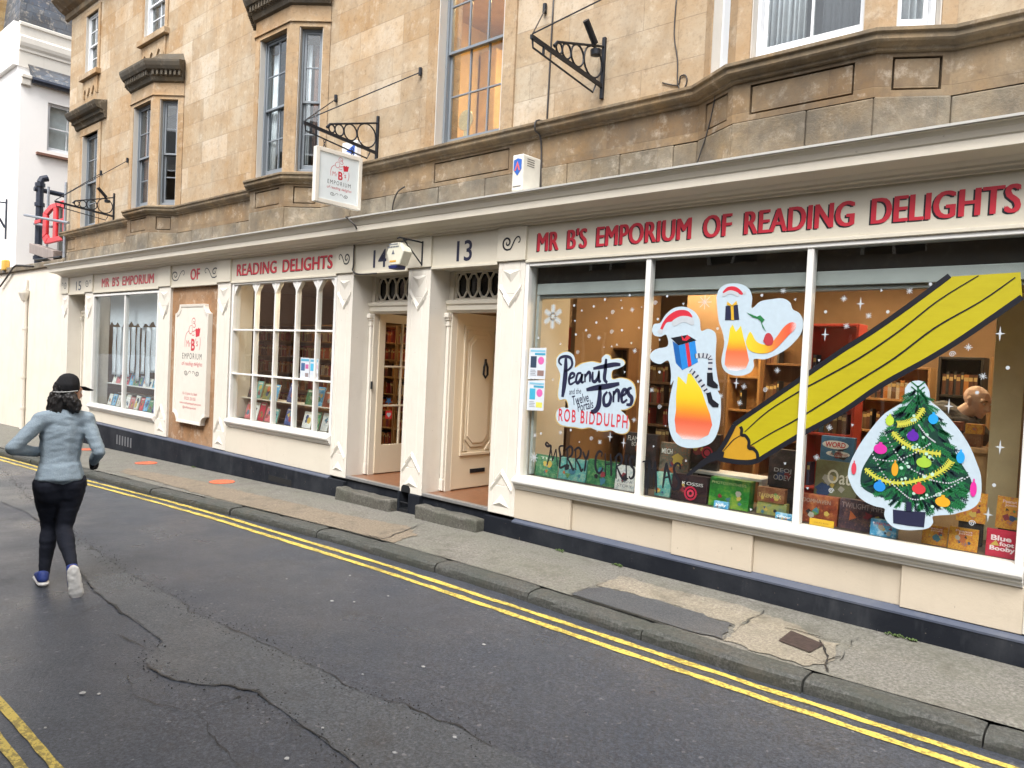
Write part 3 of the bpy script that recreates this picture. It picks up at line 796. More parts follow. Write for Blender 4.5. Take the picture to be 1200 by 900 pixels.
# an open box sitting behind the middle bay's lower sash
# brown ashlar panel on the ground floor, rear body of the building
m = MB(); m.box(-13.25, -11.50, .045, .30, .30, 3.02); m.build('stone_panel', M['stone_panel'], TER)
# ================================================================== SHOPFRONT (cream timber, three shops wide)
def on_x(px, py, x):
    d = ray(px, py); return CAM + d * ((x - CAM.x) / d.x)
SHOP = thing('shopfront', (-9.5, 0, 0), 'long cream painted timber shopfront with red fascia lettering, three windows and two open doors', 'shopfront')
PIL = [(-18.70, -18.28), (-17.29, -16.85), (-13.70, -13.23), (-11.53, -11.12), (-8.31, -7.96), (-6.88, -6.49), (-5.43, -5.06), (-.68, -.30)]
ZP, ZC = .36, 3.00
# pilasters with flutes, return cheeks and carved chevrons
def carve(mb, cx, w, z, up):
    """triangle and two chevrons, raised from the face"""
    h = w * .36; y0 = -.024
    s = 1 if up else -1
    tri = [(cx - h, .002, z), (cx + h, .002, z), (cx, .002, z + s * h * 1.1), (cx, -.022, z + s * h * .36)]
    mb.add(tri, [(0, 1, 3), (1, 2, 3), (2, 0, 3)])
    for k, t, a in ((1.05, .085, h * 1.12), (1.78, .062, h * .70)):
        zz = z + s * h * k
        for e in (-1, 1):                      # each arm of a chevron is a little gable
            o = [(cx + e * a, zz), (cx, zz + s * a * 1.15)]; i_ = [(cx + e * a, zz + s * t), (cx, zz + s * (a * 1.15 + t))]
            md = [((o[j][0] + i_[j][0]) / 2, (o[j][1] + i_[j][1]) / 2) for j in (0, 1)]
            mb.add([(o[0][0], .002, o[0][1]), (o[1][0], .002, o[1][1]), (md[0][0], -.016, md[0][1]), (md[1][0], -.016, md[1][1]), (i_[0][0], .002, i_[0][1]), (i_[1][0], .002, i_[1][1])],
                   [(0, 1, 3, 2), (2, 3, 5, 4), (0, 2, 4)])
for i, (a, b) in enumerate(PIL):
    deep = .34 if i in (0, 1, 4, 5, 6) else .12
    m = MB(); w = b - a
    m.box(a, b, 0.006, deep, ZP, ZC)
    m.box(a, a + w * .17, 0, .02, ZP, ZC); m.box(b - w * .17, b, 0, .02, ZP, ZC)
    m.box(a + w * .17, b - w * .17, 0, .02, ZP, ZP + .30); m.box(a + w * .17, b - w * .17, 0, .02, ZC - .34, ZC)
    m.box(a + w * .33, b - w * .33, .001, .02, ZP + .30, ZC - .34)
    p = m.build('pilaster', M['cream_light'], SHOP, .006)
    m = MB(); cx = (a + b) / 2
    carve(m, cx, w, ZC - .085, False); m.build('carved_chevron', M['cream_light'], p)
    if 1 < i: m = MB(); carve(m, cx, w, ZP + .075, True); m.build('carved_chevron', M['cream_light'], p)
    m = MB(); m.box(a - .012, b + .012, -.024, .10, ZC + .001, 3.352)
    m.build('cap_block', M['fascia'], p, .006)
# fascia boards between the caps with a small moulding along the foot
FA = []
for (a, b), (c, d) in zip(PIL, PIL[1:]):
    m = MB(); m.box(b + .013, c - .013, .004, .10, ZC + .002, 3.36); m.box(b + .012, c - .012, -.014, .09, ZC - .028, ZC + .001)
    FA.append(m.build('fascia_board', M['fascia'], SHOP, .004))
m = MB(); m.box(-.28, 2.6, .002, .3, .36, 3.36); m.build('plain_boarding', M['cream'], SHOP)
prof = [(-.05, 3.353), (.030, 3.353), (.034, 3.375), (.055, 3.385), (.062, 3.40), (.085, 3.415), (.10, 3.43), (.20, 3.455), (.235, 3.458), (.235, 3.525), (.245, 3.535), (.262, 3.575), (.285, 3.60), (.30, 3.603), (.30, 3.622), (-.10, 3.645)]
m = MB(); m.sweep(prof, [(-18.62, .30), (-18.62, .0), (2.6, .0)]); m.build('cornice', M['cream'], SHOP, .003)
m = MB(); m.sweep([(.285, 3.6225), (.308, 3.612), (.311, 3.628), (-.03, 3.654), (-.03, 3.648)], [(-18.63, .30), (-18.63, -.001), (2.6, -.001)]); m.build('lead_flashing', M['lead'], SHOP)

# ---- black plinth, sloping blue-grey ledge, boot scraper hole under the pier between the doors
def plinth(a, b, cut=None):
    m = MB(); xs = fr(a, b, .8)
    for c, d in zip(xs, xs[1:]):
        m.add([(c, -.032, gz(c) - .2), (d, -.032, gz(d) - .2), (d, .1, gz(d) - .2), (c, .1, gz(c) - .2), (c, -.032, .322), (d, -.032, .322), (d, .1, .322), (c, .1, .322)],
              [(0, 1, 5, 4), (4, 5, 6, 7), (2, 3, 7, 6), (0, 3, 2, 1)])
    m.quad((a, -.032, gz(a) - .2), (a, -.032, .322), (a, .1, .322), (a, .1, gz(a) - .2)); m.quad((b, -.032, gz(b) - .2), (b, .1, gz(b) - .2), (b, .1, .322), (b, -.032, .322))
    p = m.build('plinth', M['plinth'], SHOP)
    return p
def ledge(a, b, p):
    m = MB(); m.add([(a, -.036, .312), (b, -.036, .312), (b, -.036, .327), (a, -.036, .327), (a, .03, .358), (b, .03, .358), (a, .09, .326), (b, .09, .326)],
                    [(0, 1, 2, 3), (3, 2, 5, 4), (4, 5, 7, 6), (0, 6, 7, 1), (0, 3, 4, 6), (1, 7, 5, 2)])
    m.build('ledge', M['ledge'], p)
p = plinth(-18.72, -18.26); ledge(-18.72, -18.26, p)
p = plinth(-17.30, -7.95); ledge(-17.30, -8.30, p)
m = MB()
for k in range(6): m.box(-15.30 + k * .13, -15.30 + k * .13 + .055, -.036, -.02, .02, .20)
for k in range(5): m.box(-15.27 + k * .13, -15.27 + k * .13 + .02, -.0345, -.02, .04, .18)
m.build('air_brick', flat((.12, .125, .135), .6), p)
m = MB(); m.box(-9.75, -9.15, -.034, 0, .09, .17); m.build('vent_slot', flat((.006, .006, .006), .9), p)
p = plinth(-5.44, 2.6); ledge(-5.05, 2.6, p)
m = MB(); x0, x1 = PIL[5][0] - .002, PIL[5][1] + .002
c0, c1 = -6.845, -6.685
m.box(x0, c0, -.03, .34, -.05, .362); m.box(c1, x1, -.03, .34, -.05, .362); m.box(c0, c1, .10, .34, -.05, .42)
arch = [(c0, .362), (c0, .40)] + [((c0 + c1) / 2 - .08 * math.cos(t), .40 + .055 * math.sin(t)) for t in [math.pi * i / 8 for i in range(1, 8)]] + [(c1, .40), (c1, .362)]
ps = m.build('plinth', M['plinth'], SHOP, .01)
m = MB(); m.prism(arch, -.004, .006); m.box(c0, c1, -.03, .1, gz(-6.8) - .01, gz(-6.8) + .035); m.tube([(c0, -.01, .24), (c1, -.01, .24)], .008, 8)
m.build('boot_scraper', flat((.006, .007, .009), .6), ps)

# ---- stall risers
def riser(x0, x1, z0, z1, cuts, mat):
    m = MB(); xs = [x0] + cuts + [x1]
    for k, (a, b) in enumerate(zip(xs, xs[1:])):
        m.box(a + .0008, b - .0008, .006 if k % 2 == 0 else .038, .12, z0, z1)
    return m.build('stall_riser', mat, SHOP, .004)
riser(-16.85, -13.70, .355, .64, [], M['cream'])
riser(-11.12, -8.31, .355, .745, [], M['cream'])
riser(-5.06, -.68, .355, .665, [on_y(667, 620).x, on_y(785, 650).x, on_y(880, 660).x, on_y(1054, 700).x], M['cream_riser'])

# ---- the three shop windows: frame, sill, glazing bars, panes
def shop_window(x0, x1, z0, z1, mulls, trans, name='shop_window', braces=False):
    """x0..x1, z0..z1 is the sight size of the glass"""
    m = MB(); w = .05
    m.box(x0 - w, x0, .0, .13, z0 - .03, z1 + .04); m.box(x1, x1 + w, .0, .13, z0 - .03, z1 + .04); m.box(x0, x1, .002, .13, z1, z1 + .04)
    m.box(x0, x1, .002, .13, z0 - .03, z0)
    fr_ = m.build(name, M['white_paint'], SHOP, .006)
    m = MB(); m.sweep([(-.06, z0 - .14), (.005, z0 - .14), (.012, z0 - .12), (.030, z0 - .105), (.034, z0 - .085), (.055, z0 - .075), (.062, z0 - .06), (.062, z0 - .038), (.02, z0 - .012), (-.06, z0 - .005)],
                      [(x0 - w - .005, 0), (x1 + w + .005, 0)])
    m.build('window_sill', M['white_paint'], fr_, .003)
    hw = .026 if not trans else .016
    xs = [x0] + mulls + [x1]; zs = [z0] + trans + [z1]
    for x in mulls:
        m = MB(); m.box(x - hw, x + hw, .012, .09, z0, z1); m.build('mullion', M['white_paint'], fr_, .005)
    for z in trans:
        m = MB()
        for a, b in zip(xs, xs[1:]): m.box(a + (hw if a != x0 else 0), b - (hw if b != x1 else 0), .018, .085, z - .013, z + .013)
        m.build('transom', M['white_paint'], fr_, .004)
    if braces:
        m = MB()
        for x in xs:
            for s in (-1, 1):
                if (x == x0 and s < 0) or (x == x1 and s > 0): continue
                e = x + s * (hw if x not in (x0, x1) else 0)
                m.prism([(e, z1), (e + s * .105, z1), (e + s * .085, z1 - .035), (e + s * .022, z1 - .11), (e, z1 - .16)][::(1 if s < 0 else -1)], .02, .08)
        m.build('gothic_brace', M['white_paint'], fr_, .003)
    for a, b in zip(xs, xs[1:]):
        for c, d in zip(zs, zs[1:]):
            g = MB(); g.box(a + (hw if a != x0 else 0), b - (hw if b != x1 else 0), .050, .055, c + (.013 if c != z0 else 0), d - (.013 if d != z1 else 0))
            g.build('pane', M['glass'], fr_)
    return fr_
WIN15 = shop_window(-16.79, -13.76, .71, 2.90, [-15.235], [])
WIN14 = shop_window(-11.02, -8.37, .89, 2.945, [-10.39, -9.835, -9.285, -8.775], [1.58, 2.255], braces=True)
WIN13 = shop_window(-5.005, -.745, .80, 2.935, [-3.61, -2.175], [])

# ---- doorways 13, 14 and 15
def doorway(xa, xb, open_, fan=True):
    yb = .30
    m = MB(); pw = .075
    m.box(xa + .001, xa + pw, yb, yb + .10, .39, 2.98); m.box(xb - pw, xb - .001, yb, yb + .10, .39, 2.98)
    m.box(xa, xb, .03, yb + .1, 2.985, 3.06)
    d = m.build('doorway', M['cream'], SHOP, .005)
    m = MB(); m.sweep([(-.10, 2.50), (.0, 2.50), (.012, 2.515), (.03, 2.53), (.034, 2.585), (.05, 2.60), (.055, 2.635), (.02, 2.65), (-.1, 2.65)], [(xa + .002, yb), (xb - .002, yb)])
    m.build('transom_rail', M['cream'], d, .003)
    for x, s in ((xa + .032, 1), (xb - .032, -1)):       # half columns with small capitals
        m = MB(); y_ = yb - .001
        for (hw_, dp_, za, zb2) in ((.030, .035, .40, .54), (.024, .028, .54, 2.34), (.030, .036, 2.34, 2.365), (.026, .032, 2.365, 2.41), (.032, .045, 2.41, 2.44), (.036, .06, 2.44, 2.498)): m.box(x - hw_, x + hw_, y_ - dp_, y_, za + .0005, zb2)
        m.build('door_post', M['cream_light'], d, .006)
    if fan:
        fw = Fr((xa + pw, yb + .03)); L = xb - xa - 2 * pw; nn = 5; m = MB(); hs_ = []
        cw = L / nn; za, zb2 = 2.652, 2.984
        fw.face(m, 0, L, za, zb2, [(.018, L - .018, za + .022, zb2 - .022)], 0, .03)
        za, zb2 = za + .022, zb2 - .022
        for k in range(nn):
            u0, u1 = fw.o.x + .018 + k * (L - .036) / nn, fw.o.x + .018 + (k + 1) * (L - .036) / nn; cx_, cz_ = .052, .075
            oc = [(u0, za + cz_), (u0 + cx_, za), (u1 - cx_, za), (u1, za + cz_), (u1, zb2 - cz_), (u1 - cx_, zb2), (u0 + cx_, zb2), (u0, zb2 - cz_)]
            cen = ((u0 + u1) / 2, (za + zb2) / 2)
            for i_ in range(8):
                p_, q_ = oc[i_], oc[(i_ + 1) % 8]; kx, kz = .74, .87
                pi_, qi_ = (cen[0] + (p_[0] - cen[0]) * kx, cen[1] + (p_[1] - cen[1]) * kz), (cen[0] + (q_[0] - cen[0]) * kx, cen[1] + (q_[1] - cen[1]) * kz)
                m.prism([p_, q_, qi_, pi_], yb + .033 + .0004 * i_, yb + .056)
        m.build('fanlight', M['cream'], d, .003)
        m = MB(); fw.box(m, 0, L, .034, .038, 2.652, 2.984); m.build('fanlight_glass', M['dark_glass'], d)
    return d
t = NT('dark_fanlight_glass'); t.set((.012, .012, .014), .08, 0, .5); M['dark_glass'] = t.mat
D15 = doorway(-18.28, -17.29, False); D14 = doorway(-7.96, -6.88, True); D13 = doorway(-6.49, -5.43, True)
m = MB(); m.box(-18.20, -17.37, .36, .41, .39, 2.50); dr = m.build('door', M['cream'], SHOP, .004)
m = MB(); m.box(-18.08, -17.49, .35, .365, .65, 1.25); m.box(-18.08, -17.49, .35, .365, 1.45, 2.35); m.build('door_panel', M['cream'], dr, .012)
M['door_cream'] = paint_mat('door_cream_paint', (.64, .55, .41), dirt=.2)
# panelled door of no. 13, swung back at right angles
hx, hy, zb, zt, wd = -6.412, .385, .405, 2.515, .80
m = MB(); m.box(hx - .045, hx, hy, hy + wd, zb, zt); DR13 = m.build('door', M['door_cream'], SHOP, .003)
DR13['label'] = 'open cream panelled door with letter slot'
def oct_(y0, y1, z0, z1, c): return [(y0 + c, z0), (y1 - c, z0), (y1, z0 + c), (y1, z1 - c), (y1 - c, z1), (y0 + c, z1), (y0, z1 - c), (y0, z0 + c)]
def xprism(mb, poly, x0, x1):
    n_ = len(poly); mb.add([(x1, p[0], p[1]) for p in poly] + [(x0, p[0], p[1]) for p in poly],
                           [tuple(range(n_)), tuple(reversed(range(n_, 2 * n_)))] + [(i, i + n_, (i + 1) % n_ + n_, (i + 1) % n_) for i in range(n_)])
m = MB(); e = hx
ya, yb_ = hy + .12, hy + wd - .12
for (a, b, c, d) in ((ya, yb_, .80, .84), (ya, yb_, 2.33, 2.37), (ya, ya + .035, .84, 2.33), (yb_ - .035, yb_, .84, 2.33)): m.box(e - .001, e + .018, a, b, c, d)
xprism(m, oct_(ya + .075, yb_ - .075, .90, 2.27, .10), e - .001, e + .014)
xprism(m, oct_(ya + .105, yb_ - .105, .95, 2.22, .09), e, e + .024)
for (y, z, sy, sz) in ((ya + .05, .855, 1, 1), (yb_ - .05, .855, -1, 1), (ya + .05, 2.315, 1, -1), (yb_ - .05, 2.315, -1, -1)):
    xprism(m, [(y, z), (y + sy * .085, z), (y, z + sz * .11)], e - .001, e + .015)
m.build('door_panel', M['door_cream'], DR13, .006)
q = on_x(559, 551, hx); m = MB(); m.box(hx - .001, hx + .010, q.y - .13, q.y + .13, q.z - .025, q.z + .025); m.build('letter_slot', M['iron'], DR13, .004)
q = on_x(567, 433, hx); m = MB(); m.tube([(hx + .03, q.y, q.z + .10), (hx + .035, q.y - .03, q.z + .03), (hx + .035, q.y - .035, q.z - .06), (hx + .035, q.y, q.z - .10), (hx + .035, q.y + .035, q.z - .06), (hx + .035, q.y + .03, q.z + .03), (hx + .03, q.y, q.z + .10)], .013, 8)
m.box(hx - .001, hx + .03, q.y - .02, q.y + .02, q.z + .06, q.z + .13); m.build('door_knocker', M['iron'], DR13, .005)
# glazed door of no. 14
hx = -7.868
m = MB(); hy = .385
m.box(hx - .04, hx, hy, hy + .10, zb, zt); m.box(hx - .04, hx, hy + wd - .10, hy + wd, zb, zt); m.box(hx - .04, hx, hy + .10, hy + wd - .10, zb, .78); m.box(hx - .04, hx, hy + .10, hy + wd - .10, 2.40, zt)
yc = hy + wd / 2
for z in (1.30, 1.82): m.box(hx - .034, hx - .006, hy + .10, hy + wd - .10, z - .012, z + .012)
m.box(hx - .035, hx - .005, yc - .012, yc + .012, .78, 2.40)
DR14 = m.build('door', M['door_cream'], SHOP, .003); DR14['label'] = 'open half-glazed cream door'
g = MB(); g.box(hx - .022, hx - .018, hy + .10, hy + wd - .10, .78, 2.40); g.build('pane', M['glass'], DR14)
for nm, lab, px, py, col, r_ in (('heart_sticker', 'red square sticker with a white heart on the open glazed door', 455.5, 486, (.50, .03, .03), .055), ('paper_tag', 'small blue star tag on the open glazed door', 455.5, 470, (.03, .10, .22), .045)):
    q = on_x(px, py, hx - .017); m = MB()
    if 'star' in lab: pl = [(q.y + r_ * (1.3 if i % 2 else .6) * math.sin(i * math.pi / 5), q.z + r_ * (1.3 if i % 2 else .6) * math.cos(i * math.pi / 5)) for i in range(10)]
    else: pl = [(q.y - r_, q.z - r_), (q.y + r_, q.z - r_), (q.y + r_, q.z + r_), (q.y - r_, q.z + r_)]
    xprism(m, pl, hx - .0165, hx - .0150); o = m.build(nm, flat(col, .5), None); tag(o, lab, 'sticker')
    if 'heart' in nm:
        m = MB(); hp = [(q.y + r_ * .042 * 16 * math.sin(t_) ** 3, q.z + r_ * .042 * (13 * math.cos(t_) - 5 * math.cos(2 * t_) - 2 * math.cos(3 * t_) - math.cos(4 * t_))) for t_ in [i * math.tau / 24 for i in range(24)]]
        xprism(m, hp, hx - .0149, hx - .0142); m.build('heart_print', M['white_ink'], o)
m = MB(); q = on_x(436, 433, hx); m.box(-7.885, -7.86, .285, .30, 1.52, 1.62); m.build('lock_plate', M['iron'], D14)
# thresholds and worn stone steps
for a, b, z, lab in ((-7.955, -6.885, .265, 'worn grey stone step below the glazed door of number 14'), (-6.485, -5.435, .285, 'worn grey stone step below the panelled door of number 13')):
    m = MB(); m.box(a, b, .03, .36, .20, .372); m.build('threshold_riser', M['plinth'], SHOP); m = MB(); m.box(a + .001, b - .001, .076, .362, .3725, .392); m.build('entrance_floor', M['wood_floor'], SHOP)
    m = MB(); m.box(a + .002, b - .002, .012, .075, .373, .393); m.box(a + .002, b - .002, .004, .012, .36, .393); m.build('threshold', M['alu'], SHOP, .003)
    st = MB(); st.box(a - .01 if a < -7 else a + .05, b + .005 if b < -6 else b - .01, -.15, .028, gz(a) - .1, z)
    o = st.build('door_step', M['step_stone'], None)
    bm = bmesh.new(); bm.from_mesh(o.data); bmesh.ops.bevel(bm, geom=bm.edges[:], offset=.032, segments=3, affect='EDGES', profile=.6); bmesh.ops.subdivide_edges(bm, edges=[e_ for e_ in bm.edges if e_.calc_length() > .1], cuts=12, use_grid_fill=True)
    for v_ in bm.verts:
        q = v_.co; w_ = mnoise.noise((q.x * 6, q.y * 7, q.z * 9)) * .016 + mnoise.noise((q.x * 22, q.y * 22, q.z * 22)) * .006; v_.co = q + Vector((w_ * .4, w_ * .5, w_ - .012 * math.exp(-((q.x - (a + b) / 2) / .25) ** 2)))
    for f_ in bm.faces: f_.smooth = True
    bm.to_mesh(o.data); bm.free()
    tag(o, lab, 'step', 'stone door steps')
m = MB(); m.box(-18.28, -17.29, .0, .36, -.3, .385); m.build('threshold', M['step_stone'], SHOP, .01)

# ---- lettering helpers
def text_mesh(name, s, x0, x1, z0, z1, y, mat, parent, bold=0.0, ext=.0015, shear=0.0, rot=None, spacing=1.0, wordsp=1.0):
    cu = bpy.data.curves.new(name or 'text', 'FONT'); cu.body = s; cu.size = 1.0; cu.offset = bold; cu.shear = shear; cu.space_character = spacing; cu.space_word = wordsp
    cu.resolution_u = 4
    o = bpy.data.objects.new('tmp', cu); COL.objects.link(o)
    bpy.context.view_layer.update()
    me = bpy.data.meshes.new_from_object(o.evaluated_get(bpy.context.evaluated_depsgraph_get()))
    vs = [v_.co.copy() for v_ in me.vertices]; fs = [tuple(p.vertices) for p in me.polygons]
    bpy.data.objects.remove(o); bpy.data.curves.remove(cu); bpy.data.meshes.remove(me)
    if not vs: return None
    ax, bx = min(v_.x for v_ in vs), max(v_.x for v_ in vs); az, bz = min(v_.y for v_ in vs), max(v_.y for v_ in vs)
    fx, fz = (x1 - x0) / max(1e-6, bx - ax), (z1 - z0) / max(1e-6, bz - az)
    V = []
    for v_ in vs:
        X, Z = x0 + (v_.x - ax) * fx, z0 + (v_.y - az) * fz
        V.append(rot(X, Z) if rot else (X, y, Z))
    if name is None: return V, fs
    return link_mesh(name, V, fs, mat, parent)
def ribbon(mb, pts, w, y, taper=True, z3=None, mi=0):
    """flat brush stroke through pts [(x,z)] in plane y; w: width or list of widths"""
    P = [Vector((p[0], p[1])) for p in pts]; n_ = len(P)
    W = w if isinstance(w, (list, tuple)) else [w * ((.55 + .45 * math.sin(math.pi * min(1, max(0, i / max(1, n_ - 1))))) if taper else 1) for i in range(n_)]
    v = []
    for i, p in enumerate(P):
        d = (P[min(i + 1, n_ - 1)] - P[max(0, i - 1)])
        d = d.normalized() if d.length > 1e-9 else Vector((1, 0)); nn = Vector((-d.y, d.x))
        for s in (-1, 1):
            q = p + nn * (W[i] * .5 * s); v.append((q.x, y, q.y) if z3 is None else z3(q.x, q.y))
    mb.add(v, [(2 * i, 2 * i + 1, 2 * i + 3, 2 * i + 2) for i in range(n_ - 1)], mi)
def smooth(pts, k=5):
    """Catmull-Rom through pts"""
    P = [Vector(p) for p in pts]; o = []
    for i in range(len(P) - 1):
        a, b, c, d = P[max(0, i - 1)], P[i], P[i + 1], P[min(len(P) - 1, i + 2)]
        for j in range(k):
            t_ = j / k
            o.append(.5 * ((2 * b) + (c - a) * t_ + (2 * a - 5 * b + 4 * c - d) * t_ ** 2 + (3 * b - a - 3 * c + d) * t_ ** 3))
    return o + [P[-1]]
def scroll(mb, cx, cz, w, h, y, flip=1, t_=.021, z3=None):
    """the S-shaped flourish: big spiral on one side, small hook on the other"""
    pts = []
    for i in range(26):
        a = i / 25 * math.tau * 1.45; r = .06 + .94 * i / 25
        pts.append((-.22 + .30 * r * math.cos(a + 2.3), .05 + .44 * r * math.sin(a + 2.3)))
    pts += [(-.02, -.32), (.10, -.05), (.20, .20), (.32, .36), (.44, .36), (.50, .20), (.46, .04), (.39, .05)]
    ribbon(mb, [(cx + flip * p[0] * w, cz + p[1] * h) for p in smooth(pts, 3)], t_, y, True, z3)

# main fascia (red with a black drop edge)
def px_rect(pxs, y=.004):
    a = [on_y(px, py, y) for px, py in pxs]; return min(p.x for p in a), max(p.x for p in a), min(p.z for p in a), max(p.z for p in a)
def sign_text(s, x0, x1, z0, z1, board, y=.003, col='red_ink', bold=0.0, drop=.012, name='lettering', wide=.008):
    for (nm, dx, dz, yy, mt) in (('letter_shadow', -drop, -drop * .7, y - .0004, 'black_ink'), (name, 0, 0, y - .0020, col)):
        V, Fc = [], []
        for k, sx in enumerate((-1, 0, 1)):            # the stroke is thickened by three passes of the brush
            v_, f_ = text_mesh(None, s, x0 + dx + sx * wide, x1 + dx + sx * wide, z0 + dz, z1 + dz, yy - .0004 * k, None, None, bold, wordsp=1.7, spacing=1.04); b_ = len(V)
            V += v_; Fc += [tuple(i + b_ for i in q) for q in f_]
        link_mesh(nm, V, Fc, M[mt], board)
sign_text("MR B'S EMPORIUM OF READING DELIGHTS", -4.905, -.845, 3.078, 3.272, FA[6])
x0, x1 = on_y(119.5, 330).x, on_y(180, 327).x; sign_text("MR B'S EMPORIUM", x0, x1, 3.085, 3.265, FA[1], drop=.01)
x0, x1 = on_y(223.5, 322).x, on_y(234, 322).x; sign_text("OF", x0, x1, 3.085, 3.265, FA[2], drop=.01)
x0, x1 = on_y(278, 316).x, on_y(389.5, 308).x; sign_text("READING DELIGHTS", x0, x1, 3.085, 3.262, FA[3], drop=.012)
text_mesh('house_number', '14', -7.57, -7.31, 3.045, 3.265, .0024, M['navy_ink'], FA[4], .014)
text_mesh('house_number', '13', -6.08, -5.84, 3.04, 3.27, .0024, M['navy_ink'], FA[5], .014)
x0, x1 = on_y(89, 333).x, on_y(95, 333).x; text_mesh('house_number', '15', x0, x1, 3.055, 3.25, .0024, M['navy_ink'], FA[0], .008)
m = MB()
xa, xb = on_y(201, 323).x, on_y(216, 322).x; scroll(m, (xa + xb) / 2, 3.17, xb - xa, .21, .0024)
xa, xb = on_y(240, 318).x, on_y(256, 318).x; scroll(m, (xa + xb) / 2, 3.17, xb - xa, .21, .0024, -1)
m.build('scroll_flourish', M['black_ink'], FA[2])
for k, fl in ((0, -1), (1, 1), (4, -1), (6, 1)):
    a, b = PIL[k]; m = MB(); scroll(m, (a + b) / 2, 3.18, (b - a) * .66, .17, -.0258, fl)
    m.build('scroll_flourish', M['black_ink'], FA[min(k, 6)])

# ---- the reading figure logo and its words, drawn into any flat panel
LOGO = [  # strokes in a unit box (x 0..1 right, z 0..1 up): head, collar, shoulders, sleeves
    ([(.45, .80), (.42, .90), (.47, .99), (.57, 1.0), (.63, .93), (.60, .84), (.66, .78), (.60, .72), (.50, .74), (.45, .80)], .022),
    ([(.50, .92), (.55, .89), (.60, .90)], .016), ([(.47, .86), (.55, .84), (.62, .85)], .016),
    ([(.44, .78), (.32, .76), (.25, .66), (.28, .56), (.36, .52), (.44, .55), (.47, .64), (.44, .74)], .022),
    ([(.27, .62), (.14, .56), (.05, .44), (.02, .28), (.03, .10)], .022), ([(.47, .58), (.56, .60), (.66, .64)], .022), ([(.44, .50), (.52, .47), (.62, .50)], .018),
    ([(.97, .42), (.99, .28), (.97, .12), (.93, .02)], .022)]
def logo(parent, X, W, ZB, H, z3, name='printed_logo'):
    m = MB()
    for pts, w in LOGO: ribbon(m, [(X + p[0] * W, ZB + p[1] * H) for p in smooth(pts, 4)], w * W, 0, True, z3)
    bk = [(.66, .66), (.70, .42), (.92, .46), (.97, .70), (.88, .68), (.84, .72), (.80, .67), (.72, .69)]
    m.add([z3(X + p[0] * W, ZB + p[1] * H) for p in bk], [tuple(range(len(bk)))])
    m.build(name, M['red_ink'], parent)
    def T(s, a, b, c, d, mat, bold=0, shear=0, sp=1.0):
        text_mesh('lettering', s, X + a * W, X + b * W, ZB + c * H, ZB + d * H, 0, M[mat], parent, bold, rot=z3, shear=shear, spacing=sp)
    T('B', .42, .66, .0, .37, 'red_ink', .03); T('Mr', .12, .38, .12, .32, 'red_ink', -.01); T("'s", .69, .84, .14, .38, 'red_ink', .0)
    T('EMPORIUM', -.12, 1.10, -.26, -.08, 'black_ink', -.008, 0, 1.35)
    T('of reading delights', -.14, 1.16, -.50, -.34, 'red_ink', -.004, .25)
    m = MB(); scroll(m, X + W * .24, ZB - H * .70, W * .42, H * .17, 0, 1, .02 * W, z3); scroll(m, X + W * .76, ZB - H * .70, W * .42, H * .17, 0, -1, .02 * W, z3)
    m.build('scroll_flourish', M['black_ink'], parent)
# wall panel on the brown stone
def notched(x0, x1, z0, z1, r):
    o = []
    for (cx, cz, a0) in ((x0, z0, 90), (x1, z0, 180), (x1, z1, 270), (x0, z1, 360)):
        for i in range(7):
            a = RAD(a0 - i * 15); o.append((cx + r * math.cos(a), cz + r * math.sin(a)))
    return o
PNL = thing('wall_sign', (-12.33, .045, .68), 'tall cream panel with notched corners and red reading-figure logo on brown stone', 'sign')
px0, px1 = -12.93, -11.75
m = MB(); m.prism(notched(px0, px1, .68, 2.67, .15), -.022, .0446); m.build('panel_board', M['cream_light'], PNL, .004)
m = MB()
o1, o2 = notched(px0 + .0, px1, .68, 2.67, .15), notched(px0 + .045, px1 - .045, .725, 2.625, .15)
n_ = len(o1); vs = [(p[0], -.036, p[1]) for p in o1] + [(p[0], -.030, p[1]) for p in o2] + [(p[0], -.0215, p[1]) for p in o1] + [(p[0], -.0215, p[1]) for p in o2]
m.add(vs, [(i, (i + 1) % n_, (i + 1) % n_ + n_, i + n_) for i in range(n_)] + [(i, i + 2 * n_, (i + 1) % n_ + 2 * n_, (i + 1) % n_) for i in range(n_)] + [(i + n_, (i + 1) % n_ + n_, (i + 1) % n_ + 3 * n_, i + 3 * n_) for i in range(n_)])
m.build('panel_moulding', M['cream_light'], PNL, .003)
z3 = lambda x, z: (x, -.0232, z)
xa, xb = on_y(216.5, 400, -.022).x, on_y(235, 400, -.022).x; za, zb_ = on_y(225, 411, -.022).z, on_y(228, 373, -.022).z
logo(PNL, xa, xb - xa, za, zb_ - za, z3)
for s, pa, pb, py in (('13-15 John St, Bath', 214, 231, 460.5), ('01225 331155', 216, 229, 466), ('www.mrbsemporium.com', 210.5, 235.5, 471), ('@mrbsemporium', 214, 229.5, 476.5)):
    q, r_ = on_y(pa, py, -.022), on_y(pb, py, -.022); text_mesh('lettering', s, q.x, r_.x, q.z - .030, q.z + .022, 0, M['red_ink'], PNL, 0, rot=z3)
